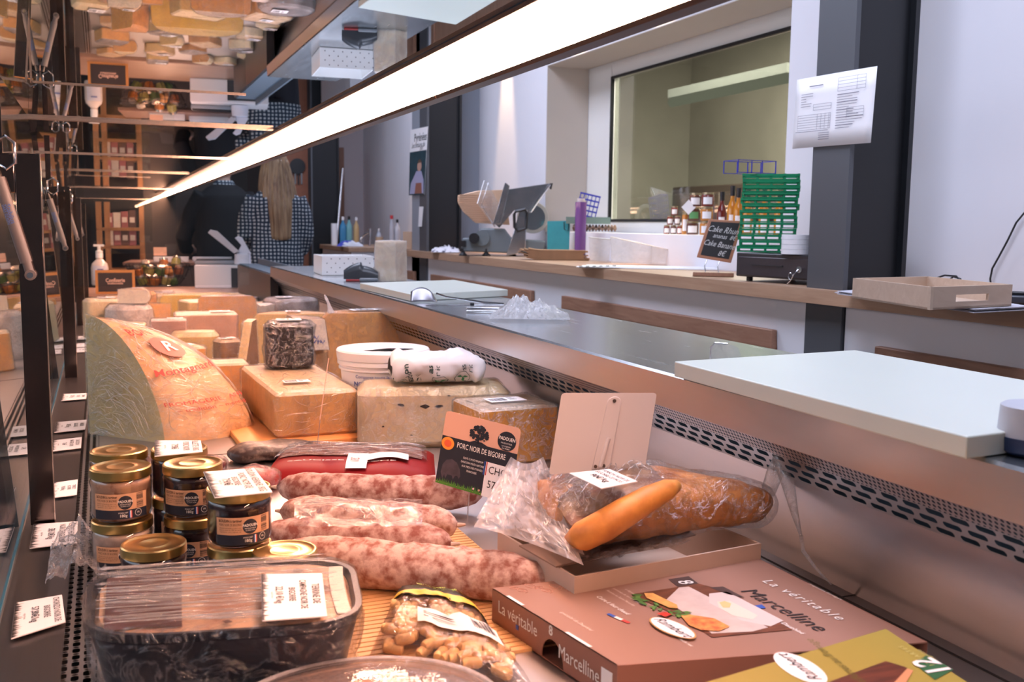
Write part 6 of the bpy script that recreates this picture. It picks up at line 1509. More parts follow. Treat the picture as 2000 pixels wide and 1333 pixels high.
crate('clear_box', 'upright clear plastic box left of the larger clear tub', 1170, 510, 1149, 1192, 464, .09, 4)
crate('clear_tub', 'large clear plastic tub with film draped over it below the window', 1245, 514, 1192, 1302, 464, .12, 22)
# egg trays and blue racks
sillz = z0
v = View('egg_tray', 'dark brown moulded egg tray on the sill behind the purple roll', 'egg tray', 1168, 453, pos=at(1168, 453, 0, 2.30))
v.t.location.z = sillz+.001
eg = MB().grid(lambda a, c: Vector((v.x(1118+86*a), .10*c, .012+.016*math.sin(a*PI*14)*math.sin(c*PI*6)+.010)), 90, 24).build('moulded_tray', mat('egg_brown', (.20, .13, .10), .9), v.t, smooth=180, solid=.003)
v2 = View('green_egg_tray', 'grey-green moulded egg carton stacked on the brown egg tray', 'egg tray', 1168, 440, pos=v.t.location+Vector((0, .0, .042)))
MB().grid(lambda a, c: Vector((v2.x(1105+86*a), .09*c, .014+.012*math.sin(a*PI*7)*(1 if c < .5 else -1)*math.sin(c*PI))), 60, 10).box(v2.x(1105), v2.x(1192), 0, .004, .0, .034).build('moulded_tray', mat('egg_green', (.16, .23, .19), .9), v2.t, smooth=60, solid=0)
def rack(name, label, px, py, x0, x1, yt, yb, rows, cols, depth, mtl, pos=None, tilt=0, r=.0035):
    v = View(name, label, 'rack', px, py, TOP+.001 if pos is None else None, pos=pos)
    m_ = MB()
    for j in range(rows+1):
        zz = v.z(yb)+(v.z(yt)-v.z(yb))*j/rows
        m_.box(v.x(x0), v.x(x1), -r*.5, r*.5, zz-r, zz+r); m_.box(v.x(x0), v.x(x1), depth-r*.5, depth+r*.5, zz-r, zz+r)
        for i in (0, cols): x = v.x(x0)+(v.x(x1)-v.x(x0))*i/cols; m_.box(x-r, x+r, 0, depth, zz-r, zz+r)
    for i in range(cols+1):
        x = v.x(x0)+(v.x(x1)-v.x(x0))*i/cols
        m_.box(x-r*.6, x+r*.6, -r*.7, r*.7, max(0, v.z(yb)-r), v.z(yt)); m_.box(x-r*.6, x+r*.6, depth-r*.7, depth+r*.7, max(0, v.z(yb)-r), v.z(yt))
    m_.build('lattice', mtl, v.t, smooth=0)
    if tilt: v.t.rotation_euler.y = tilt
    return v
BLU = mat('blue_plastic', (.03, .035, .36), .4); GRE = mat('green_plastic', (.005, .24, .10), .35)
rack('blue_egg_rack', 'blue plastic lattice rack leaning in the window corner above the turquoise bag', 1103, 432, 1088, 1126, 380, 432, 5, 5, .05, BLU, pos=Vector((v.t.location.x-.03, v.t.location.y+.12, sillz+.06)), tilt=.22)
# the stack of green racks: each tier is a rack of its own
base = at(1497, 503, 0, 1.93); base.z = TOP+.0905
gv = View('probe', 'probe', 'probe', 1497, 505, pos=base); gk = gv.k; gx = gv.x; bpy.data.objects.remove(gv.t)
proto = None
NT = 13; tier = (505-352)*gk/NT
for i in range(NT):
    lab = 'green plastic egg rack, '+['lowest', 'second', 'third', 'fourth', 'fifth', 'sixth', 'seventh', 'eighth', 'ninth', 'tenth', 'eleventh', 'twelfth', 'topmost'][i]+' of the stack on the cash drawer'
    loc = base+Vector((.0015*i+(.003 if i % 2 else 0), .0008*i-(.006 if i % 3 == 1 else 0), tier*i))
    if proto is None:
        t = thing('green_egg_rack', lab, 'rack', loc, math.degrees(math.atan2(base.y, base.x))-90, group='green racks stacked on the cash drawer')
        m_ = MB(); X0, X1 = gx(1442), gx(1546); D_k = .13; r = .0028
        for z in (r, ):
            m_.box(X0-.004, X1+.004, -r-.003, r, tier-3*r, tier-r*.6).box(X0, X1, D_k-r, D_k+r+.003, tier-3*r, tier-r*.6)
            for q in range(6): y_ = D_k*q/5; m_.box(X0, X1, y_-r*.6, y_+r*.6, 0, r)
        for q in range(5):
            x = X0+(X1-X0)*q/4; m_.box(x-r*.8, x+r*.8, 0, D_k, 0, 2*r)
            for y_ in (0, D_k): m_.box(x-r*1.3, x+r*1.3, y_-r, y_+r, 0, tier-.0004)
        for q in range(1, 6): y_ = D_k*q/6; m_.box(X0-r, X0+r, y_-r, y_+r, 0, tier-.0004).box(X1-r, X1+r, y_-r, y_+r, 0, tier-.0004)
        m_.build('lattice', GRE, t, smooth=0); proto = t
    else:
        t = copy_tree(proto); t.location = loc; t['label'] = lab
t = thing('blue_egg_rack', 'blue plastic rack nested on top of the green rack stack', 'rack', base+Vector((-.015, .05, tier*NT)), 0)
m_ = MB(); X0, X1 = gx(1446), gx(1534)
for x in (X0, (X0+X1)/2-.02, (X0+X1)/2+.02, X1): m_.box(x-.0012, x+.0012, -.02, -.017, 0, .040).box(x-.0012, x+.0012, .057, .06, 0, .040)
m_.box(X0, X0+.0014, -.02, .06, .038, .040).box(X1-.0014, X1, -.02, .06, .038, .040).box(X0, X1, -.020, -.017, .0, .002).box(X0, X1, -.020, -.017, .038, .040).box(X0, X1, .057, .060, .038, .040).box(X0, X1, .057, .060, .0, .002)
m_.build('lattice', BLU, t, smooth=0)

v = W('cash_drawer', 'black metal cash drawer with keys under the green racks', 'cash drawer', 1508, 566)
v.t.location = at(1437, 548, 2, TOP+.001); cdx = v.t.location.copy(); v.t.rotation_euler.z = math.radians(-78)
BKM = mat('drawer_black', (.022, .02, .024), .35)
L_, Dd, Hd = .34, .26, .088
MB().box(0, L_, 0, Dd, .014, Hd).build('housing', BKM, v.t, bevel=.003)
MB().box(.01, L_-.01, -.004, 0, .018, Hd-.012).build('drawer_front', mat('drawer_front', (.03, .025, .032), .3), v.t, bevel=.002)
MB().box(.07, .19, -.008, -.004, .05, .054).build('handle_slot', INK, v.t)
MB().box(.285, .315, -.006, -.004, .06, .070).build('maker_plate', mat('plate_silver', (.6, .6, .62), .3, .6), v.t)
ko = MB().cyl((.255, -.004, .045), (.255, -.010, .045), .010).build('lock', CHROME, v.t)
MB().tube([(.255, -.012, .045), (.245, -.02, .03), (.235, -.022, .012), (.225, -.024, .002)], .0018, 6).tube([(.235+.008*math.cos(a*.6), -.022, .025+.010*math.sin(a*.6)) for a in range(10)], .001, 5).build('keys', CHROME, ko)
for x in (.03, L_-.03):
    for y in (.03, Dd-.03): MB().cyl((x, y, 0), (x, y, .014), .010).build('foot', BLACK, v.t)
v = View('till_roll_stack', 'stack of white paper rolls on the cash drawer by the near column', 'roll', 1553, 503, pos=Vector((cdx.x+.20, cdx.y-.12, TOP+Hd+.002)))
bpy.data.objects.remove(v.t)
vp = at(1553, 503, 0, 1.91); vk = (vp-Vector((0, 0, CAM_Z))).dot(ROW_Z)/F_PX
for i in range(4):
    t = thing('paper_roll', ['lowest', 'second', 'third', 'topmost'][i]+' white paper roll of the stack beside the green racks', 'roll', (vp.x, vp.y, TOP+Hd+.002+i*.0145), group='white rolls on the cash drawer')
    MB().lathe([(vk*6, 0), (vk*27, 0), (vk*27, .0140), (vk*6, .0140), (vk*6, 0)], 36).build('roll', PAPER, t)
# chalkboard
v = W('chalkboard_stand', 'small wooden-framed chalkboard listing two cakes, on a wire stand', 'chalkboard', 1396, 540)
v.t.location.x -= .0
MB().box(v.x(1354), v.x(1432), -.03, .03, 0, v.k*8).build('base', OAKF, v.t, bevel=.002)
for px in (1378, 1403): MB().tube([v.P(px, 534), v.P(px-2, 520, .004), v.P(px+2, 508, .006)], .002, 6).build('wire_leg', CHROME, v.t)
cq = [v.P(1360, 503, .0), v.P(1426, 513, .0), v.P(1447, 432, .02), v.P(1381, 429, .02)]
fc_ = bil(*cq)
FRO = mat('board_frame', (.46, .20, .11), .45)
fr_ = quadplate(fc_, .010, None, 0, 1, 0, 1, -.010).build('frame', FRO, v.t, bevel=.002)
cbk = quadplate(fc_, .001, None, .09, .91, .07, .94, .0).build('slate', mat('slate_black', (.02, .018, .02), .6), v.t, smooth=0)
lettering([('Cake Rhum', fc_.w*.53, fc_.h*.74, .030, {'sx': .78, 'sh': .3, 'rot': -3}), ('ananas  8€', fc_.w*.60, fc_.h*.58, .022, {'sx': .8, 'sh': .3, 'rot': -3}), ('Cake Banane', fc_.w*.52, fc_.h*.38, .028, {'sx': .72, 'sh': .3, 'rot': -3}), ('8€', fc_.w*.66, fc_.h*.17, .026, {'sx': .8, 'sh': .3})], mat('chalk', (.72, .70, .70), .8), cbk, put(fc_, .0018), 'chalk_writing')
# jars and bottles on the sill
HONEY = [mat('jam_red', (.16, .03, .02), .25), mat('honey_amber', (.42, .17, .03), .25), mat('jam_brown', (.10, .04, .03), .25)]
sx_ = 2.33
def sill_jar(px, lev, w, h, c, label, tagc=PAPER):
    p = at(px, 462, 0, sx_); k = (p-Vector((0, 0, CAM_Z))).dot(ROW_Z)/F_PX
    t = thing('jam_jar', label, 'jar', (p.x, p.y, sillz+.001+lev), -32, group='jam and honey jars on the window sill')
    r = w*k/2
    MB().lathe([(0, 0), (r*.95, 0), (r, .003), (r, h*.78), (r*.85, h*.86)], 20).build('body', HONEY[c], t)
    MB().lathe([(r*.88, h*.85), (r*.92, h*.86), (r*.92, h), (0, h)], 20).build('lid', mat('sill_lid', (.45, .38, .24), .3, .8), t)
    MB().grid(lambda a, c_: Vector(((r+.001)*math.cos(-2.35+1.5*a), (r+.001)*math.sin(-2.35+1.5*a), h*.15+h*.5*c_)), 8, 1).build('label', tagc, t)
TG_ = mat('tag_green', (.10, .32, .12), .5)
pos3 = [(1302, 0, 12, .040, 0, 'leftmost tiny', 'bottom'), (1315, 0, 12, .040, 2, 'second tiny', 'bottom'), (1328, 0, 13, .040, 0, 'third tiny', 'bottom'), (1308, .041, 12, .040, 0, 'left tiny', 'middle'), (1322, .041, 12, .040, 2, 'right tiny', 'middle'), (1316, .082, 13, .040, 0, 'single tiny', 'top')]
for px, lv, w, h, c, a_, b2_ in pos3: sill_jar(px, lv, w, h, c, '%s jam jar in the %s row of the little pyramid on the sill' % (a_, b2_))
for px, lv, c, a_, tg_ in ((1352, 0, 2, 'bottom left', PAPER), (1378, 0, 1, 'bottom right', PAPER), (1354, .059, 2, 'middle left, green tagged', TG_), (1379, .059, 1, 'middle right', PAPER), (1356, .118, 2, 'top left', PAPER), (1380, .118, 0, 'top right', PAPER)):
    sill_jar(px, lv, 24, .057, c, '%s of the six large jam jars behind the chalkboard' % a_, tg_)
sill_jar(1338, .0, 14, .10, 1, 'tall narrow honey jar between the two jar piles')
p = at(1345, 405, 0, sx_-.035); tg2 = thing('diamond_tag', 'white diamond-shaped tag hanging on the top left large jam jar', 'tag', p, -34)
MB().add([(0, -.001, -.032), (.030, -.001, 0), (0, -.001, .032), (-.030, -.001, 0), (0, .001, -.032), (.030, .001, 0), (0, .001, .032), (-.030, .001, 0)], [(0, 1, 2, 3), (7, 6, 5, 4), (0, 4, 5, 1), (1, 5, 6, 2), (2, 6, 7, 3), (3, 7, 4, 0)]).build('tag', PAPER, tg2, smooth=0)
def sill_bottle(px, w, ht, c, label, dx=0):
    p = at(px, 462, 0, sx_+dx); k = (p-Vector((0, 0, CAM_Z))).dot(ROW_Z)/F_PX; r = w*k/2; h = ht*k
    t = thing('syrup_bottle', label, 'bottle', (p.x, p.y, sillz+.001), -32, group='bottles on the window sill')
    MB().lathe([(0, 0), (r, 0), (r, h*.5), (r*.8, h*.62), (r*.42, h*.72), (r*.40, h*.84)], 20).build('body', c, t)
    MB().lathe([(r*.48, h*.80), (r*.50, h), (0, h)], 16).build('cap', BLACK, t)
    MB().grid(lambda a, c_: Vector(((r+.001)*math.cos(-2.2+1.2*a), (r+.001)*math.sin(-2.2+1.2*a), h*.08+h*.34*c_)), 8, 1).build('label', PAPER, t)
AMB = mat('amber_juice', (.52, .20, .02), .15); DRED = mat('red_juice', (.14, .02, .015), .15)
for px, c, l, hh_ in ((1408, DRED, 'dark red bottle standing left of the amber bottles', 84), (1428, AMB, 'first amber bottle, tall, left of the green racks', 96), (1440, AMB, 'second amber bottle at the edge of the green racks', 92), (1458, AMB, 'third amber bottle seen through the green racks', 92), (1490, AMB, 'fourth amber bottle seen through the green racks', 90), (1520, AMB, 'fifth amber bottle at the right behind the green racks', 88)):
    sill_bottle(px, 19, hh_, c, l)
# carton box, slips, poster
v = W('small_carton', 'small plain cardboard box left of the poster column', 'box', 804, 489)
v.t.location.x = 1.88; v.t.location.y = 6.33
MB().box(-.055, .055, 0, .09, 0, .115).build('box', mat('carton_tan', (.50, .33, .22), .6), v.t, bevel=.001)
po = thing('poster', 'portrait poster of a person in an apron fixed to the poster column', 'poster', (1.846, 0, 0))
fo = bil((0, at(799, 382, 0, 1.846).y, at(799, 382, 0, 1.846).z), (0, at(829, 380, 0, 1.846).y, at(829, 380, 0, 1.846).z), (0, at(836, 247, 0, 1.846).y, at(836, 247, 0, 1.846).z), (0, at(802, 254, 0, 1.846).y, at(802, 254, 0, 1.846).z))
pb_ = quadplate(fo, .0015).build('sheet', PAPER, po, smooth=0)
ph_ = quadplate(fo, .0005, None, 0, 1, 0, .66, .0016).build('dark_photo', mat('poster_teal', (.02, .06, .08), .5, var=.4, vscale=8), pb_, smooth=0)
def pf_(pts, mtl, name, h): MB().add([tuple(fo(u_, w_, h)) for u_, w_ in pts], [tuple(range(len(pts)))]).build(name, mtl, ph_, smooth=0)
pf_([(.05, .02), (.95, .02), (.92, .22), (.75, .36), (.45, .36), (.12, .18)], mat('poster_shirt', (.34, .34, .50), .6), 'shirt_picture', .0023)
pf_([(.38, .02), (.85, .02), (.80, .18), (.45, .18)], mat('poster_apron', (.26, .10, .07), .6), 'apron_picture', .0026)
pf_([(.63+.13*math.cos(a*PI/8), .43+.075*math.sin(a*PI/8)) for a in range(16)], mat('poster_skin', (.45, .28, .22), .6), 'face_picture', .0026)
pf_([(.50, .46), (.55, .52), (.68, .53), (.77, .49), (.72, .485), (.56, .48)], mat('poster_hair', (.10, .06, .04), .6), 'hair_picture', .0029)
lettering([('Pyrénées', fo.w*.62, fo.h*.86, fo.w*.20, {'b': .01}), ('Les artisans du', fo.w*.5, fo.h*.75, fo.w*.13, {'sh': .3}), ('goût', fo.w*.7, fo.h*.70, fo.w*.10, {'sh': .3})], INK, pb_, put(fo, .0022))
sl2 = thing('paper_slip', 'narrow white slip taped to the poster column below the poster', 'slip', (1.846, 0, 0))
a_ = [at(x, y, 0, 1.846) for x, y in ((817, 443), (824, 443), (827, 404), (819, 404))]
quadplate(bil(*[(0, q_.y, q_.z) for q_ in a_]), .001).build('slip', PAPER, sl2, smooth=0)
# the printed sheet on the near column
ps = thing('printed_sheet', 'white landscape sheet of printed tables taped across the near steel column', 'sheet', (1.846, 0, 0))
a_ = [at(x, y, 0, 1.843) for x, y in ((1546, 291), (1699, 279), (1712, 129), (1555, 156))]
fp_ = bil(*[(0, q_.y, q_.z) for q_ in a_])
pss = MB().grid(lambda a, c: fp_(a, c, .006*math.sin(PI*a)*0+.003*math.sin(3*a)), 12, 4).build('sheet', PAPER, ps, solid=.0006, smooth=180)
tm = MB()
def ln(u0, v0_, u1, v1_, w=.0006):
    tm.add([fp_(u0, v0_, .0055), fp_(u1, v0_, .0055), fp_(u1, v1_, .0055), fp_(u0, v1_, .0055)], [(0, 1, 2, 3)])
def hl(u0, u1, vv, w=.004): ln(u0, vv, u1, vv+w)
def vl(uu, v0_, v1_, w=.0028): ln(uu, v0_, uu+w, v1_)
rnd = random.Random(2)
hl(.20, .38, .86, .012)
for i in range(6): hl(.10, .10+rnd.uniform(.06, .16), .76-.035*i, .006)
for i in range(3): hl(.27, .50, .60-.04*i)
vl(.27, .52, .60); vl(.50, .52, .60)
for i in range(7): hl(.07, .50, .46-.035*i)
for uu in (.07, .33, .38, .43, .48, .50): vl(uu, .25, .465)
for i in range(4): hl(.36, .50, .19-.03*i, .006)
for i in range(5): hl(.57, .90, .92-.045*i)
for uu in (.57, .80, .90): vl(uu, .74, .925)
for i in range(14): hl(.57, .57+rnd.uniform(.12, .33), .69-.035*i, .006 if i % 3 else .010)
for i in range(4): hl(.70, .90, .50-.04*i)
vl(.70, .36, .50); vl(.90, .36, .50); hl(.05, .48, .225, .006)
tm.build('printed_tables', mat('print_grey', (.12, .11, .16), .6), pss, smooth=0)
# wooden tray, papers, cable and black device at the right
v = thing('wooden_tray', 'pale wooden tray with cut-out handle right of the near column', 'tray', (0, 0, TOP+.010))
PN = wood('pale_ply', (.52, .38, .28), (.62, .48, .37), (4, 30, 30), 1.2, .5)
q = [G(1664, 582, TOP+.01), G(1816, 606, TOP+.01), G(1975, 598, TOP+.01)]
e1, e2 = q[1]-q[0], q[2]-q[1]
q.append(q[0]+e2); 
def side(P0, P1, nm, slot=False):
    d = (P1-P0); n_ = Vector((-d.y, d.x, 0)).normalized()*.006; L = d.length; m_ = MB(); H_ = .045
    def bx_(s0, s1, z0_, z1_): 
        A0, A1 = P0+d*s0, P0+d*s1
        m_.add([(A0.x, A0.y, z0_), (A1.x, A1.y, z0_), (A1.x+n_.x, A1.y+n_.y, z0_), (A0.x+n_.x, A0.y+n_.y, z0_), (A0.x, A0.y, z1_), (A1.x, A1.y, z1_), (A1.x+n_.x, A1.y+n_.y, z1_), (A0.x+n_.x, A0.y+n_.y, z1_)], [(3, 2, 1, 0), (4, 5, 6, 7), (0, 1, 5, 4), (1, 2, 6, 5), (2, 3, 7, 6), (3, 0, 4, 7)])
    if slot: bx_(0, .30, 0, H_); bx_(.70, 1, 0, H_); bx_(.30, .70, 0, .014); bx_(.30, .70, .028, H_)
    else: bx_(0, 1, 0, H_)
    m_.build(nm, PN, v, smooth=0)
side(q[0], q[1], 'long_side'); side(q[1], q[2], 'handle_side', True); side(q[3], q[0], 'handle_side'); side(q[2], q[3], 'long_side')
MB().add([(p.x, p.y, z) for z in (0, .004) for p in q], [(0, 1, 2, 3), (4, 5, 6, 7), (0, 1, 5, 4), (1, 2, 6, 5), (2, 3, 7, 6), (3, 0, 4, 7)]).build('bottom', PN, v, smooth=0)
v = thing('newspaper_stack', 'flat stack of newspapers under the pale wooden tray', 'newspapers', (0, 0, TOP+.0005))
q = [G(1634, 575, TOP), G(1900, 612, TOP), G(2010, 606, TOP), G(1760, 566, TOP)]
for i in range(4): MB().add([(p.x+.006*((i*7) % 3-1), p.y+.008*((i*5) % 3-1), z) for z in (.0022*i+.0002, .0022*i+.0018) for p in q], [(0, 1, 2, 3), (4, 5, 6, 7), (0, 1, 5, 4), (1, 2, 6, 5), (2, 3, 7, 6), (3, 0, 4, 7)]).build('newspaper', mat('newsprint', (.56, .56, .62), .7, col2=(.16, .14, .18), vscale=9, lo=.30, hi=.38), v, smooth=0)
v = View('black_cable', 'thin black cable hanging down the white wall at the right edge', 'cable', 1937, 570, pos=at(1937, 570, 0, 2.235))
v.t.rotation_euler.z = 0
MB().tube([at(x, y, 0, 2.235)-v.p for x, y in ((2030, 398), (2004, 412), (1985, 435), (1968, 470), (1952, 500), (1938, 525), (1934, 545), (1937, 570))], .0026, 8).build('cable', BLACK, v.t)
v = View('cable_loop', 'looped black cable lying behind the wooden tray', 'cable', 1855, 562, pos=at(1855, 562, 0, 2.05))
v.t.location.z = TOP+.003; v.t.rotation_euler.z = 0; v.p.z = TOP+.003
def PL(px, py, y=0):
    q_ = at(px, py, 0, 2.05+y)-v.p; q_.z = max(.003, q_.z); return q_
MB().tube([PL(1815, 562), PL(1825, 545), PL(1845, 538), PL(1868, 540), PL(1878, 552), PL(1885, 562)], .0025, 6).tube([PL(1845, 562, .02), PL(1852, 548, .02), PL(1862, 541, .02), PL(1876, 545, .02), PL(1880, 562, .02)], .0025, 6).build('cable', BLACK, v.t)
v = View('black_device', 'small dark device with a clip at the right edge of the worktop', 'device', 1978, 592, pos=G(1978, 592, TOP+.002))
MB().box(v.x(1952), v.x(2020), -.03, .05, 0, v.k*16).build('body', mat('device_navy', (.03, .035, .05), .35), v.t, bevel=.004)
MB().box(v.x(1955), v.x(1968), -.01, .03, v.k*16, v.k*26).box(v.x(1975), v.x(2005), -.01, .03, v.k*16, v.k*22).build('clip', BLACK, v.t, bevel=.002)

# ---------------------------------------------------------------- sink counter
SZ = CT-.034
def S(name, label, cat, px, py):
    p = at(px, py, 1, 8.75 if px > 700 else 9.15); p.x = min(p.x, 2.58); p.z = SZ
    return View(name, label, cat, px, py, pos=p)
def bottle(px, py, w, h, col, label, cap=PAPER, neck=.35, tr=False):
    v = S('bottle', label, 'bottle', px, py); r = w*v.k/2; h = h*v.k
    MB().lathe([(0, 0), (r, 0), (r, h*.6), (r*.85, h*.7), (r*neck, h*.82), (r*neck, h*.9)], 18).build('body', col, v.t)
    MB().lathe([(r*neck*1.15, h*.88), (r*neck*1.15, h), (0, h)], 14).build('cap', cap, v.t)
BLB = mat('blue_bottle', (.05, .22, .40), .2); CLB = mat('clear_bottle', (.48, .50, .56), .15, spec=.8); REDC = mat('red_cap', (.55, .03, .04), .4)
bottle(670, 470, 13, 55, BLB, 'blue plastic bottle at the left of the sink counter')
bottle(682, 471, 12, 56, mat('teal_bottle', (.16, .38, .40), .2), 'clear bottle with teal liquid beside the blue bottle', BLACK)
bottle(696, 471, 11, 54, mat('amber_bottle', (.50, .34, .16), .2), 'pale amber bottle right of the teal one')
bottle(740, 474, 10, 34, CLB, 'short clear bottle in the middle of the sink counter')
bottle(765, 475, 9, 60, CLB, 'slim clear bottle with a red cap on the sink counter', REDC, .6)
bottle(776, 476, 12, 52, CLB, 'clear bottle with a dark cap right of the red-capped bottle', BLACK)
v = S('candle_cup', 'small beige cup before the clear bottles', 'cup', 741, 477)
MB().lathe([(0, 0), (v.k*7, 0), (v.k*7.5, v.k*18), (v.k*6, v.k*18), (v.k*6, .004), (0, .004)], 20).build('cup', mat('cup_beige', (.50, .36, .24), .6), v.t)
v = S('sink_tap', 'chrome swan-neck tap on the sink counter', 'tap', 722, 474)
MB().cyl((0, 0, 0), (0, 0, v.k*30), .010).tube([v.P(722, 447), v.P(712, 452), v.P(705, 460), v.P(706, 466)], .008, 8).cyl((0, 0, v.k*30), (0, 0, v.k*34), .013).build('spout', CHROME, v.t)
v = S('white_bottle_roll', 'white roll standing left of the blue bottle', 'roll', 653, 468)
MB().lathe([(0, 0), (v.k*6, 0), (v.k*6, v.k*42), (0, v.k*42)], 20).build('roll', PAPER, v.t)
_p = at(682, 477, 1, 8.55); _p.z = SZ
v = View('cleaning_cloths', 'heap of blue and white cloths with an orange corner on the sink counter', 'cloth', 682, 477, pos=_p)
MB().grid(lambda a, c: Vector((v.x(658+52*a), -.06+.10*c, .003+v.k*12*math.sin(PI*c)**.5*math.sin(PI*a)**.5*(.8+.5*noise.noise(Vector((a*6, c*4, 1)))))), 24, 10).build('cloth', mat('cloth_blue_white', (.66, .68, .74), .8, col2=(.04, .06, .40), vscale=12, lo=.46, hi=.5), v.t, smooth=180)
v = View('leaning_board', 'brown wooden board leaning on the end wall beside the far column', 'board', 660, 472, pos=at(660, 472, 1, 10.2))
v.t.location.z = 0
MB().box(v.x(645), v.x(673), 0, .03, 0, at(660, 288, 1, 10.2).z).build('board', wood('board_brown', (.18, .08, .05), (.28, .14, .09), (30, 30, 2)), v.t)
v = View('foil_roll', 'silver foil roll leaning against the brown board', 'roll', 658, 470, pos=at(657, 470, 1, 9.50))
v.t.location.z = SZ; MB().cyl((0, 0, .01), (v.x(671), .10, v.z(322)), .012).build('roll', mat('foil', (.75, .75, .78), .2, 1), v.t)

# ================================================================ BACKGROUND AND PEOPLE
v = View('wooden_shelf_unit', 'orange-brown wooden shelf unit against the dark back wall', 'shelf', 225, 480, pos=at(238, 480, 1, 10.4))
v.t.location.z = 0; sz0 = CAM_Z
WDS = wood('shelf_wood', (.26, .12, .05), (.40, .20, .09), (20, 20, 2))
k = v.k
def zz(py): return at(238, py, 1, 10.4).z
for px in (180, 195, 258): MB().box((px-225)*k, (px-225)*k+.05, 0, .3, 0, zz(395)).build('upright', WDS, v.t)
for py in (445, 480, 525): MB().box((180-225)*k, (268-225)*k, .0, .3, zz(py)-.03, zz(py)).build('shelf', WDS, v.t)
rnd = random.Random(31)
cols = [(.30, .10, .12), (.55, .48, .45), (.28, .09, .10), (.10, .05, .04)]; nms = ['maroon', 'pale', 'wine-red', 'dark']
ks = 0
for row, py in enumerate((445, 480)):
    for i, px in enumerate((203, 217, 231, 245)):
        t = thing('packet', '%s packet on the %s shelf, %s from the left' % (nms[(i+row) % 4], ('upper', 'lower')[row], ('first', 'second', 'third', 'fourth')[i]), 'packet', Vector(v.t.location)+Vector(((px-225)*k, .02, zz(py)+.001)), 0, group='packets on the wooden shelf unit')
        MB().box(-.03, .035, 0, .08, 0, .14+.04*rnd.random()).build('packet', mat('packet_%d' % ((i+row) % 4), cols[(i+row) % 4], .5), t, bevel=.003)
        MB().box(-.02, .025, -.001, -.0002, .05, .10).build('label', mat('packet_label', (.55, .50, .48), .6), t)
struct('trim_3', MB().box(.35, 1.10, 9.4, 9.45, 0, 2.6), mat('dark_partition', (.045, .032, .026), .6))
v = View('orange_display_panel', 'terracotta panel with black utensils hanging between the woman and far column', 'panel', 578, 400, pos=at(580, 400, 1, 10.3)); v.t.location.z = 0
k = v.k; zc = lambda py: at(578, py, 1, 10.3).z
MB().box((555-578)*k, (605-578)*k, 0, .03, 0, zc(285)).build('panel', ORW, v.t)
pn_ = MB().cyl((2*k, -.03, zc(325)), (2*k, -.0, zc(325)), 15*k, n=24).build('black_pan', BLACK, v.t)
for i in range(4): MB().box((568-578+6*i)*k, (571-578+6*i)*k, -.02, 0, zc(360), zc(333)).build('utensil', CHROME if i % 2 else BLACK, v.t)

def skin_body(name, joints, edges, mtl, parent, sub=2, root=0):
    me = bpy.data.meshes.new(name); me.from_pydata([j[0] for j in joints], edges, []); me.materials.append(mtl)
    o = bpy.data.objects.new(name, me); COL.objects.link(o); o.parent = parent
    s_ = o.modifiers.new('skin', 'SKIN'); s_.use_smooth_shade = True
    if not me.skin_vertices: 
        bpy.context.view_layer.objects.active = o
    sv = me.skin_vertices[0].data if me.skin_vertices else None
    if sv is None: return o
    for i, j in enumerate(joints): sv[i].radius = (j[1], j[2] if len(j) > 2 else j[1]); sv[i].use_root = (i == root)
    q_ = o.modifiers.new('sub', 'SUBSURF'); q_.levels = sub; q_.render_levels = sub
    return o
def lathe_body(mb, secs, n=28):
    """closed surface through elliptical sections (cx, cy, z, rx, ry)"""
    vs = []; N_ = len(secs)
    for cx, cy, z, rx_, ry_ in secs: vs += [(cx+rx_*math.cos(2*PI*i/n), cy+ry_*math.sin(2*PI*i/n), z) for i in range(n)]
    fs = [(j*n+i, j*n+(i+1) % n, (j+1)*n+(i+1) % n, (j+1)*n+i) for j in range(N_-1) for i in range(n)]+[tuple(range(n))[::-1], tuple(range((N_-1)*n, N_*n))]
    return mb.add(vs, fs)
def limb(mb, pts, n=16):
    return mb.tube([p for p, r in pts], [r for p, r in pts], n)
def remesh(o, vox):
    r = o.modifiers.new('merge', 'REMESH'); r.mode = 'VOXEL'; r.voxel_size = vox; r.use_smooth_shade = True
    s_ = o.modifiers.new('soft', 'SMOOTH'); s_.iterations = 6; s_.factor = .6
SKIN = mat('skin', (.50, .32, .25), .5, sss=.1)
def hand(mb, w, d, side=1, s=1.0):
    """palm, four bent fingers and a thumb hanging from the wrist w along d"""
    d = Vector(d).normalized(); w = Vector(w); sx = Vector((1, 0, 0)); a = (sx-d*sx.dot(d)).normalized(); b2_ = d.cross(a)
    pc = w+d*.045*s
    mb.tube([w, w+d*.02*s, w+d*.05*s, w+d*.085*s], [.026*s, .032*s, .036*s, .030*s], 12)
    for i, (off, L) in enumerate(((-.026, .060), (-.009, .070), (.009, .066), (.026, .052))):
        r0 = w+d*.075*s+b2_*off*s
        mb.tube([r0, r0+d*L*.4*s, r0+d*L*.75*s+a*side*.010*s, r0+d*L*.95*s+a*side*.022*s], [.0095*s, .009*s, .008*s, .006*s], 8)
    t0 = w+d*.025*s-b2_*.028*s
    mb.tube([t0, t0+d*.025*s-b2_*.018*s, t0+d*.050*s-b2_*.020*s+a*side*.008*s], [.011*s, .010*s, .007*s], 8)
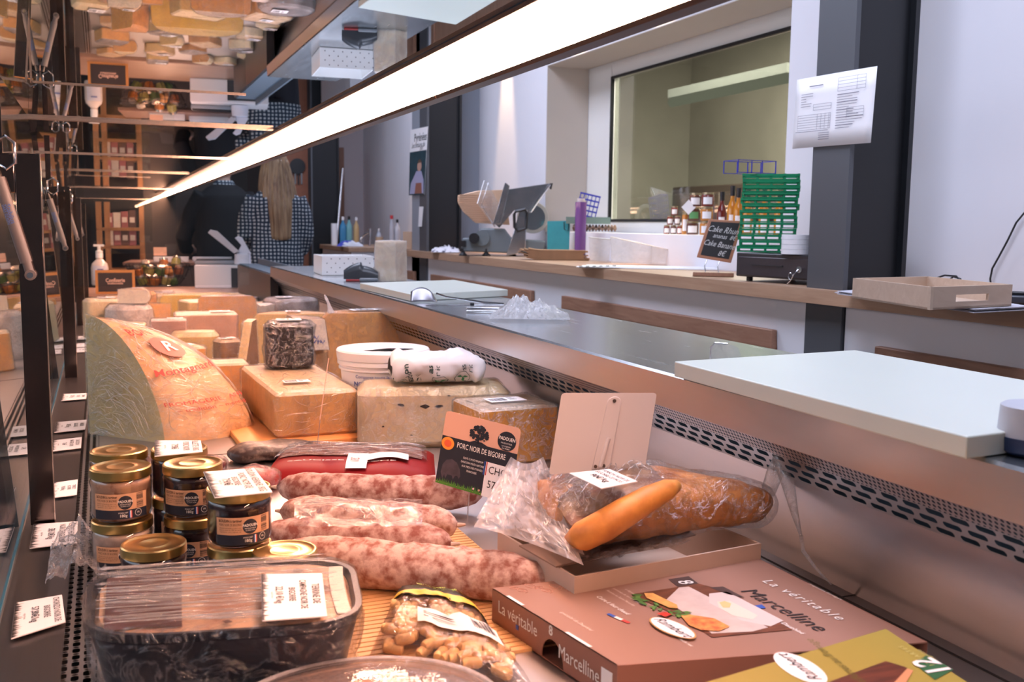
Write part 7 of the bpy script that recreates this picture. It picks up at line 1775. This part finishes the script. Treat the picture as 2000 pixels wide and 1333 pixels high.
def person(label, pos, rz, H, kind):
    """stands facing local +y (away from the camera)"""
    t = thing('person', label, 'person', pos, rz); s = H/1.70
    body = MB()
    # legs and hips, torso, neck, head: one continuous surface
    for sx in (-1, 1):
        limb(body, [(Vector((sx*.095, 0, .05))*s, .042*s), (Vector((sx*.095, 0, .12))*s, .040*s), (Vector((sx*.095, -.01, .30))*s, .056*s), (Vector((sx*.093, 0, .48))*s, .055*s), (Vector((sx*.088, 0, .70))*s, .078*s), (Vector((sx*.08, 0, .86))*s, .095*s)])
        body.tube([Vector((sx*.095, -.04, .035))*s, Vector((sx*.10, .06, .035))*s, Vector((sx*.105, .15, .028))*s], [.036*s, .040*s, .026*s], 12)
    lathe_body(body, [(0, 0, .78*s, .14*s, .10*s), (0, 0, .88*s, .175*s, .115*s), (0, 0, 1.0*s, .155*s, .105*s), (0, 0, 1.10*s, .14*s, .098*s), (0, 0, 1.25*s, .17*s, .11*s), (0, 0, 1.36*s, .17*s, .10*s), (0, 0, 1.42*s, .10*s, .075*s), (0, 0, 1.45*s, .055*s, .055*s), (0, .005, 1.50*s, .052*s, .052*s)])
    hc_ = Vector((0, .02, 1.595))*s
    hd = MB().lathe([(0, -.115), (.038, -.108), (.058, -.075), (.070, -.03), (.076, .02), (.072, .065), (.05, .098), (0, .112)], 24, ell=(1, 1.2))
    body.add([Vector(q_)*s+hc_ for q_ in hd.v], [f_ for f_ in hd.f])
    # nose, ears
    body.add([hc_+Vector(q_)*s for q_ in ((-.012, .085, -.03), (.012, .085, -.03), (0, .115, -.03), (0, .088, .015))], [(0, 1, 2), (0, 2, 3), (1, 3, 2), (0, 3, 1)])
    for sx in (-1, 1): body.lathe([(0, -.03*s), (.014*s, -.015*s), (.016*s, .01*s), (0, .03*s)], 10, c=tuple(hc_+Vector((sx*.078*s, 0, 0))), ell=(.6, 1))
    arms = kind['arms'](s)
    for pts in arms: limb(body, pts)
    for w, d, sd in kind['hands'](s): hand(body, w, d, sd, s)
    b = body.build('body', SKIN, t, smooth=180); remesh(b, .008)
    eyes = MB()
    for sx in (-1, 1): eyes.lathe([(0, -.010*s), (.012*s, 0), (0, .010*s)], 12, c=tuple(hc_+Vector((sx*.030, .084, .005))*s))
    eyes.build('eyes', mat('eye_white', (.7, .7, .7), .3), t)
    MB().box(-.022*s, .022*s, hc_.y+.086*s, hc_.y+.094*s, hc_.z-.062*s, hc_.z-.054*s).build('mouth', mat('lips', (.40, .12, .11), .5), t, bevel=.003)
    up = MB(); lathe_body(up, kind['torso'](s))
    for pts in arms:
        n_ = len(pts)-1; limb(up, [(p, r+.016*s) for p, r in pts[:n_]]+[(pts[n_][0]*.6+pts[n_-1][0]*.4, pts[n_][1]+.016*s)])
    g = up.build(kind['top_name'], kind['top'], t, smooth=180); remesh(g, .010)
    tr = MB()
    for sx in (-1, 1): limb(tr, [(Vector((sx*.095, 0, .09))*s, .062*s), (Vector((sx*.095, -.01, .30))*s, .072*s), (Vector((sx*.093, 0, .48))*s, .074*s), (Vector((sx*.088, 0, .70))*s, .095*s), (Vector((sx*.08, 0, .88))*s, .108*s)])
    lathe_body(tr, [(0, 0, .78*s, .15*s, .115*s), (0, 0, .90*s, .185*s, .128*s), (0, 0, 1.02*s, .165*s, .118*s)])
    g = tr.build('trousers', mat('dark_trousers', (.015, .017, .025), .7), t, smooth=180); remesh(g, .011)
    sh = MB()
    for sx in (-1, 1): sh.tube([Vector((sx*.095, -.06, .038))*s, Vector((sx*.098, .0, .042))*s, Vector((sx*.102, .10, .036))*s, Vector((sx*.105, .17, .028))*s], [.030*s, .046*s, .044*s, .024*s], 14)
    sh.build('shoes', BLACK, t, smooth=180)
    kind['hair'](t, s, hc_)
    return t
def gingham():
    mt, nt, b, out = nodes('checked_wool')
    tc = nt.nodes.new('ShaderNodeTexCoord'); sp_ = nt.nodes.new('ShaderNodeSeparateXYZ'); nt.links.new(tc.outputs['Object'], sp_.inputs[0])
    nz = nt.nodes.new('ShaderNodeTexNoise'); nz.inputs['Scale'].default_value = 6; nt.links.new(tc.outputs['Object'], nz.inputs[0])
    fx_n = math_n(nt, 'ADD', math_n(nt, 'ADD', sp_.outputs[0], math_n(nt, 'MULTIPLY', sp_.outputs[1], .12)), math_n(nt, 'MULTIPLY', nz.outputs['Fac'], .03))
    a = math_n(nt, 'LESS_THAN', math_n(nt, 'FRACT', math_n(nt, 'MULTIPLY', fx_n, 36.0)), .52)
    c = math_n(nt, 'LESS_THAN', math_n(nt, 'FRACT', math_n(nt, 'MULTIPLY', math_n(nt, 'ADD', sp_.outputs[2], math_n(nt, 'MULTIPLY', nz.outputs['Fac'], .03)), 36.0)), .52)
    s_ = math_n(nt, 'MULTIPLY', a, c)
    nt.links.new(ramp(nt, s_, [(0, (.018, .035, .06)), (1, (.50, .55, .58))]), b.inputs['Base Color']); b.inputs['Roughness'].default_value = .9; return mt
def w_hair(t, s, hc_):
    m_ = MB().lathe([(0, -.09), (.05, -.088), (.080, -.06), (.088, .0), (.086, .06), (.066, .105), (.03, .122), (0, .125)], 28, ell=(1, 1.12))
    vs = [(q_[0]*s, (q_[1]-.018)*s, q_[2]*s) for q_ in m_.v]
    h = MB(); h.add([Vector(q_)+hc_ for q_ in vs], m_.f)
    def back(a, c):
        th = math.radians(-172+164*a); z = .06-.55*c; r = (.088+.062*math.sin(min(1, c*1.6)*PI*.5)-.035*c*c)
        w_ = .004*math.sin(a*60+c*3)+.004*math.sin(a*23+c*7)
        ry_ = .105+.055*min(1, c*1.6)
        return hc_+Vector(((r+w_)*math.cos(th)+.03*c, (ry_+w_)*math.sin(th)-.005-.055*min(1, max(0, c-.25)*2.2)*0, z-.05*math.sin(a*PI)*c))*s
    h.grid(back, 70, 22)
    h.build('hair', mat('blonde_hair', (.36, .24, .13), .5, col2=(.16, .09, .05), vscale=60, stretch=(1, 1, .06), lo=.35, hi=.6), t, smooth=180, solid=.012)
V = Vector
wp_ = at(541, 500, 1, 7.85)
woman = person('person with long blonde hair in a checked jumper, seen from behind', (wp_.x, wp_.y, 0), -8, 1.72, dict(
    arms=lambda s: [[(V((-.155, 0, 1.37))*s, .055*s), (V((-.215, -.01, 1.24))*s, .050*s), (V((-.245, .0, 1.10))*s, .042*s), (V((-.20, .13, 1.05))*s, .034*s), (V((-.13, .23, 1.06))*s, .026*s)], [(V((.155, 0, 1.37))*s, .055*s), (V((.205, -.01, 1.24))*s, .050*s), (V((.225, .0, 1.10))*s, .042*s), (V((.20, .12, .98))*s, .034*s), (V((.16, .21, .93))*s, .026*s)]],
    hands=lambda s: [(V((-.13, .23, 1.06))*s, (.5, .8, 0), 1), (V((.16, .21, .93))*s, (-.3, .8, -.3), -1)],
    torso=lambda s: [(0, 0, .80*s, .19*s, .135*s), (0, 0, .92*s, .205*s, .145*s), (0, 0, 1.05*s, .19*s, .135*s), (0, 0, 1.22*s, .195*s, .132*s), (0, 0, 1.35*s, .20*s, .122*s), (0, 0, 1.42*s, .135*s, .095*s), (0, 0, 1.455*s, .075*s, .07*s)],
    top=gingham(), top_name='checked_jumper', hair=w_hair))
mp_ = at(440, 470, 1, 9.0)
def m_hair(t, s, hc_):
    m_ = MB().lathe([(.06, -.02), (.080, -.0), (.082, .05), (.066, .092), (.03, .115), (0, .12)], 24, ell=(1, 1.18))
    MB().add([Vector((q_[0], q_[1]-.012, q_[2]))*s+hc_ for q_ in m_.v], m_.f).build('hair', mat('dark_hair', (.03, .02, .015), .6), t, smooth=180)
    sc_ = MB(); lathe_body(sc_, [(0, 0, 1.40*s, .12*s, .10*s), (0, 0, 1.44*s, .10*s, .085*s), (0, 0, 1.485*s, .07*s, .07*s)]); sc_.build('checked_scarf', gingham(), t, smooth=180)
man = person('person in a black coat with a checked collar bending over the dishes', (mp_.x, mp_.y, 0), 8, 1.78, dict(
    arms=lambda s: [[(V((-.17, 0, 1.37))*s, .065*s), (V((-.25, .05, 1.22))*s, .058*s), (V((-.31, .12, 1.02))*s, .050*s), (V((-.27, .24, .92))*s, .038*s), (V((-.20, .32, .90))*s, .028*s)], [(V((.17, 0, 1.37))*s, .065*s), (V((.24, .05, 1.22))*s, .058*s), (V((.28, .12, 1.02))*s, .050*s), (V((.24, .24, .92))*s, .038*s), (V((.17, .32, .90))*s, .028*s)]],
    hands=lambda s: [(V((-.20, .32, .90))*s, (.3, .9, 0), 1), (V((.17, .32, .90))*s, (-.3, .9, 0), -1)],
    torso=lambda s: [(0, 0, .74*s, .22*s, .15*s), (0, 0, .92*s, .235*s, .16*s), (0, 0, 1.08*s, .23*s, .155*s), (0, 0, 1.24*s, .225*s, .15*s), (0, 0, 1.36*s, .215*s, .135*s), (0, 0, 1.43*s, .14*s, .10*s), (0, 0, 1.46*s, .08*s, .075*s)],
    top=mat('black_coat', (.006, .007, .010), .85), top_name='black_coat', hair=m_hair))
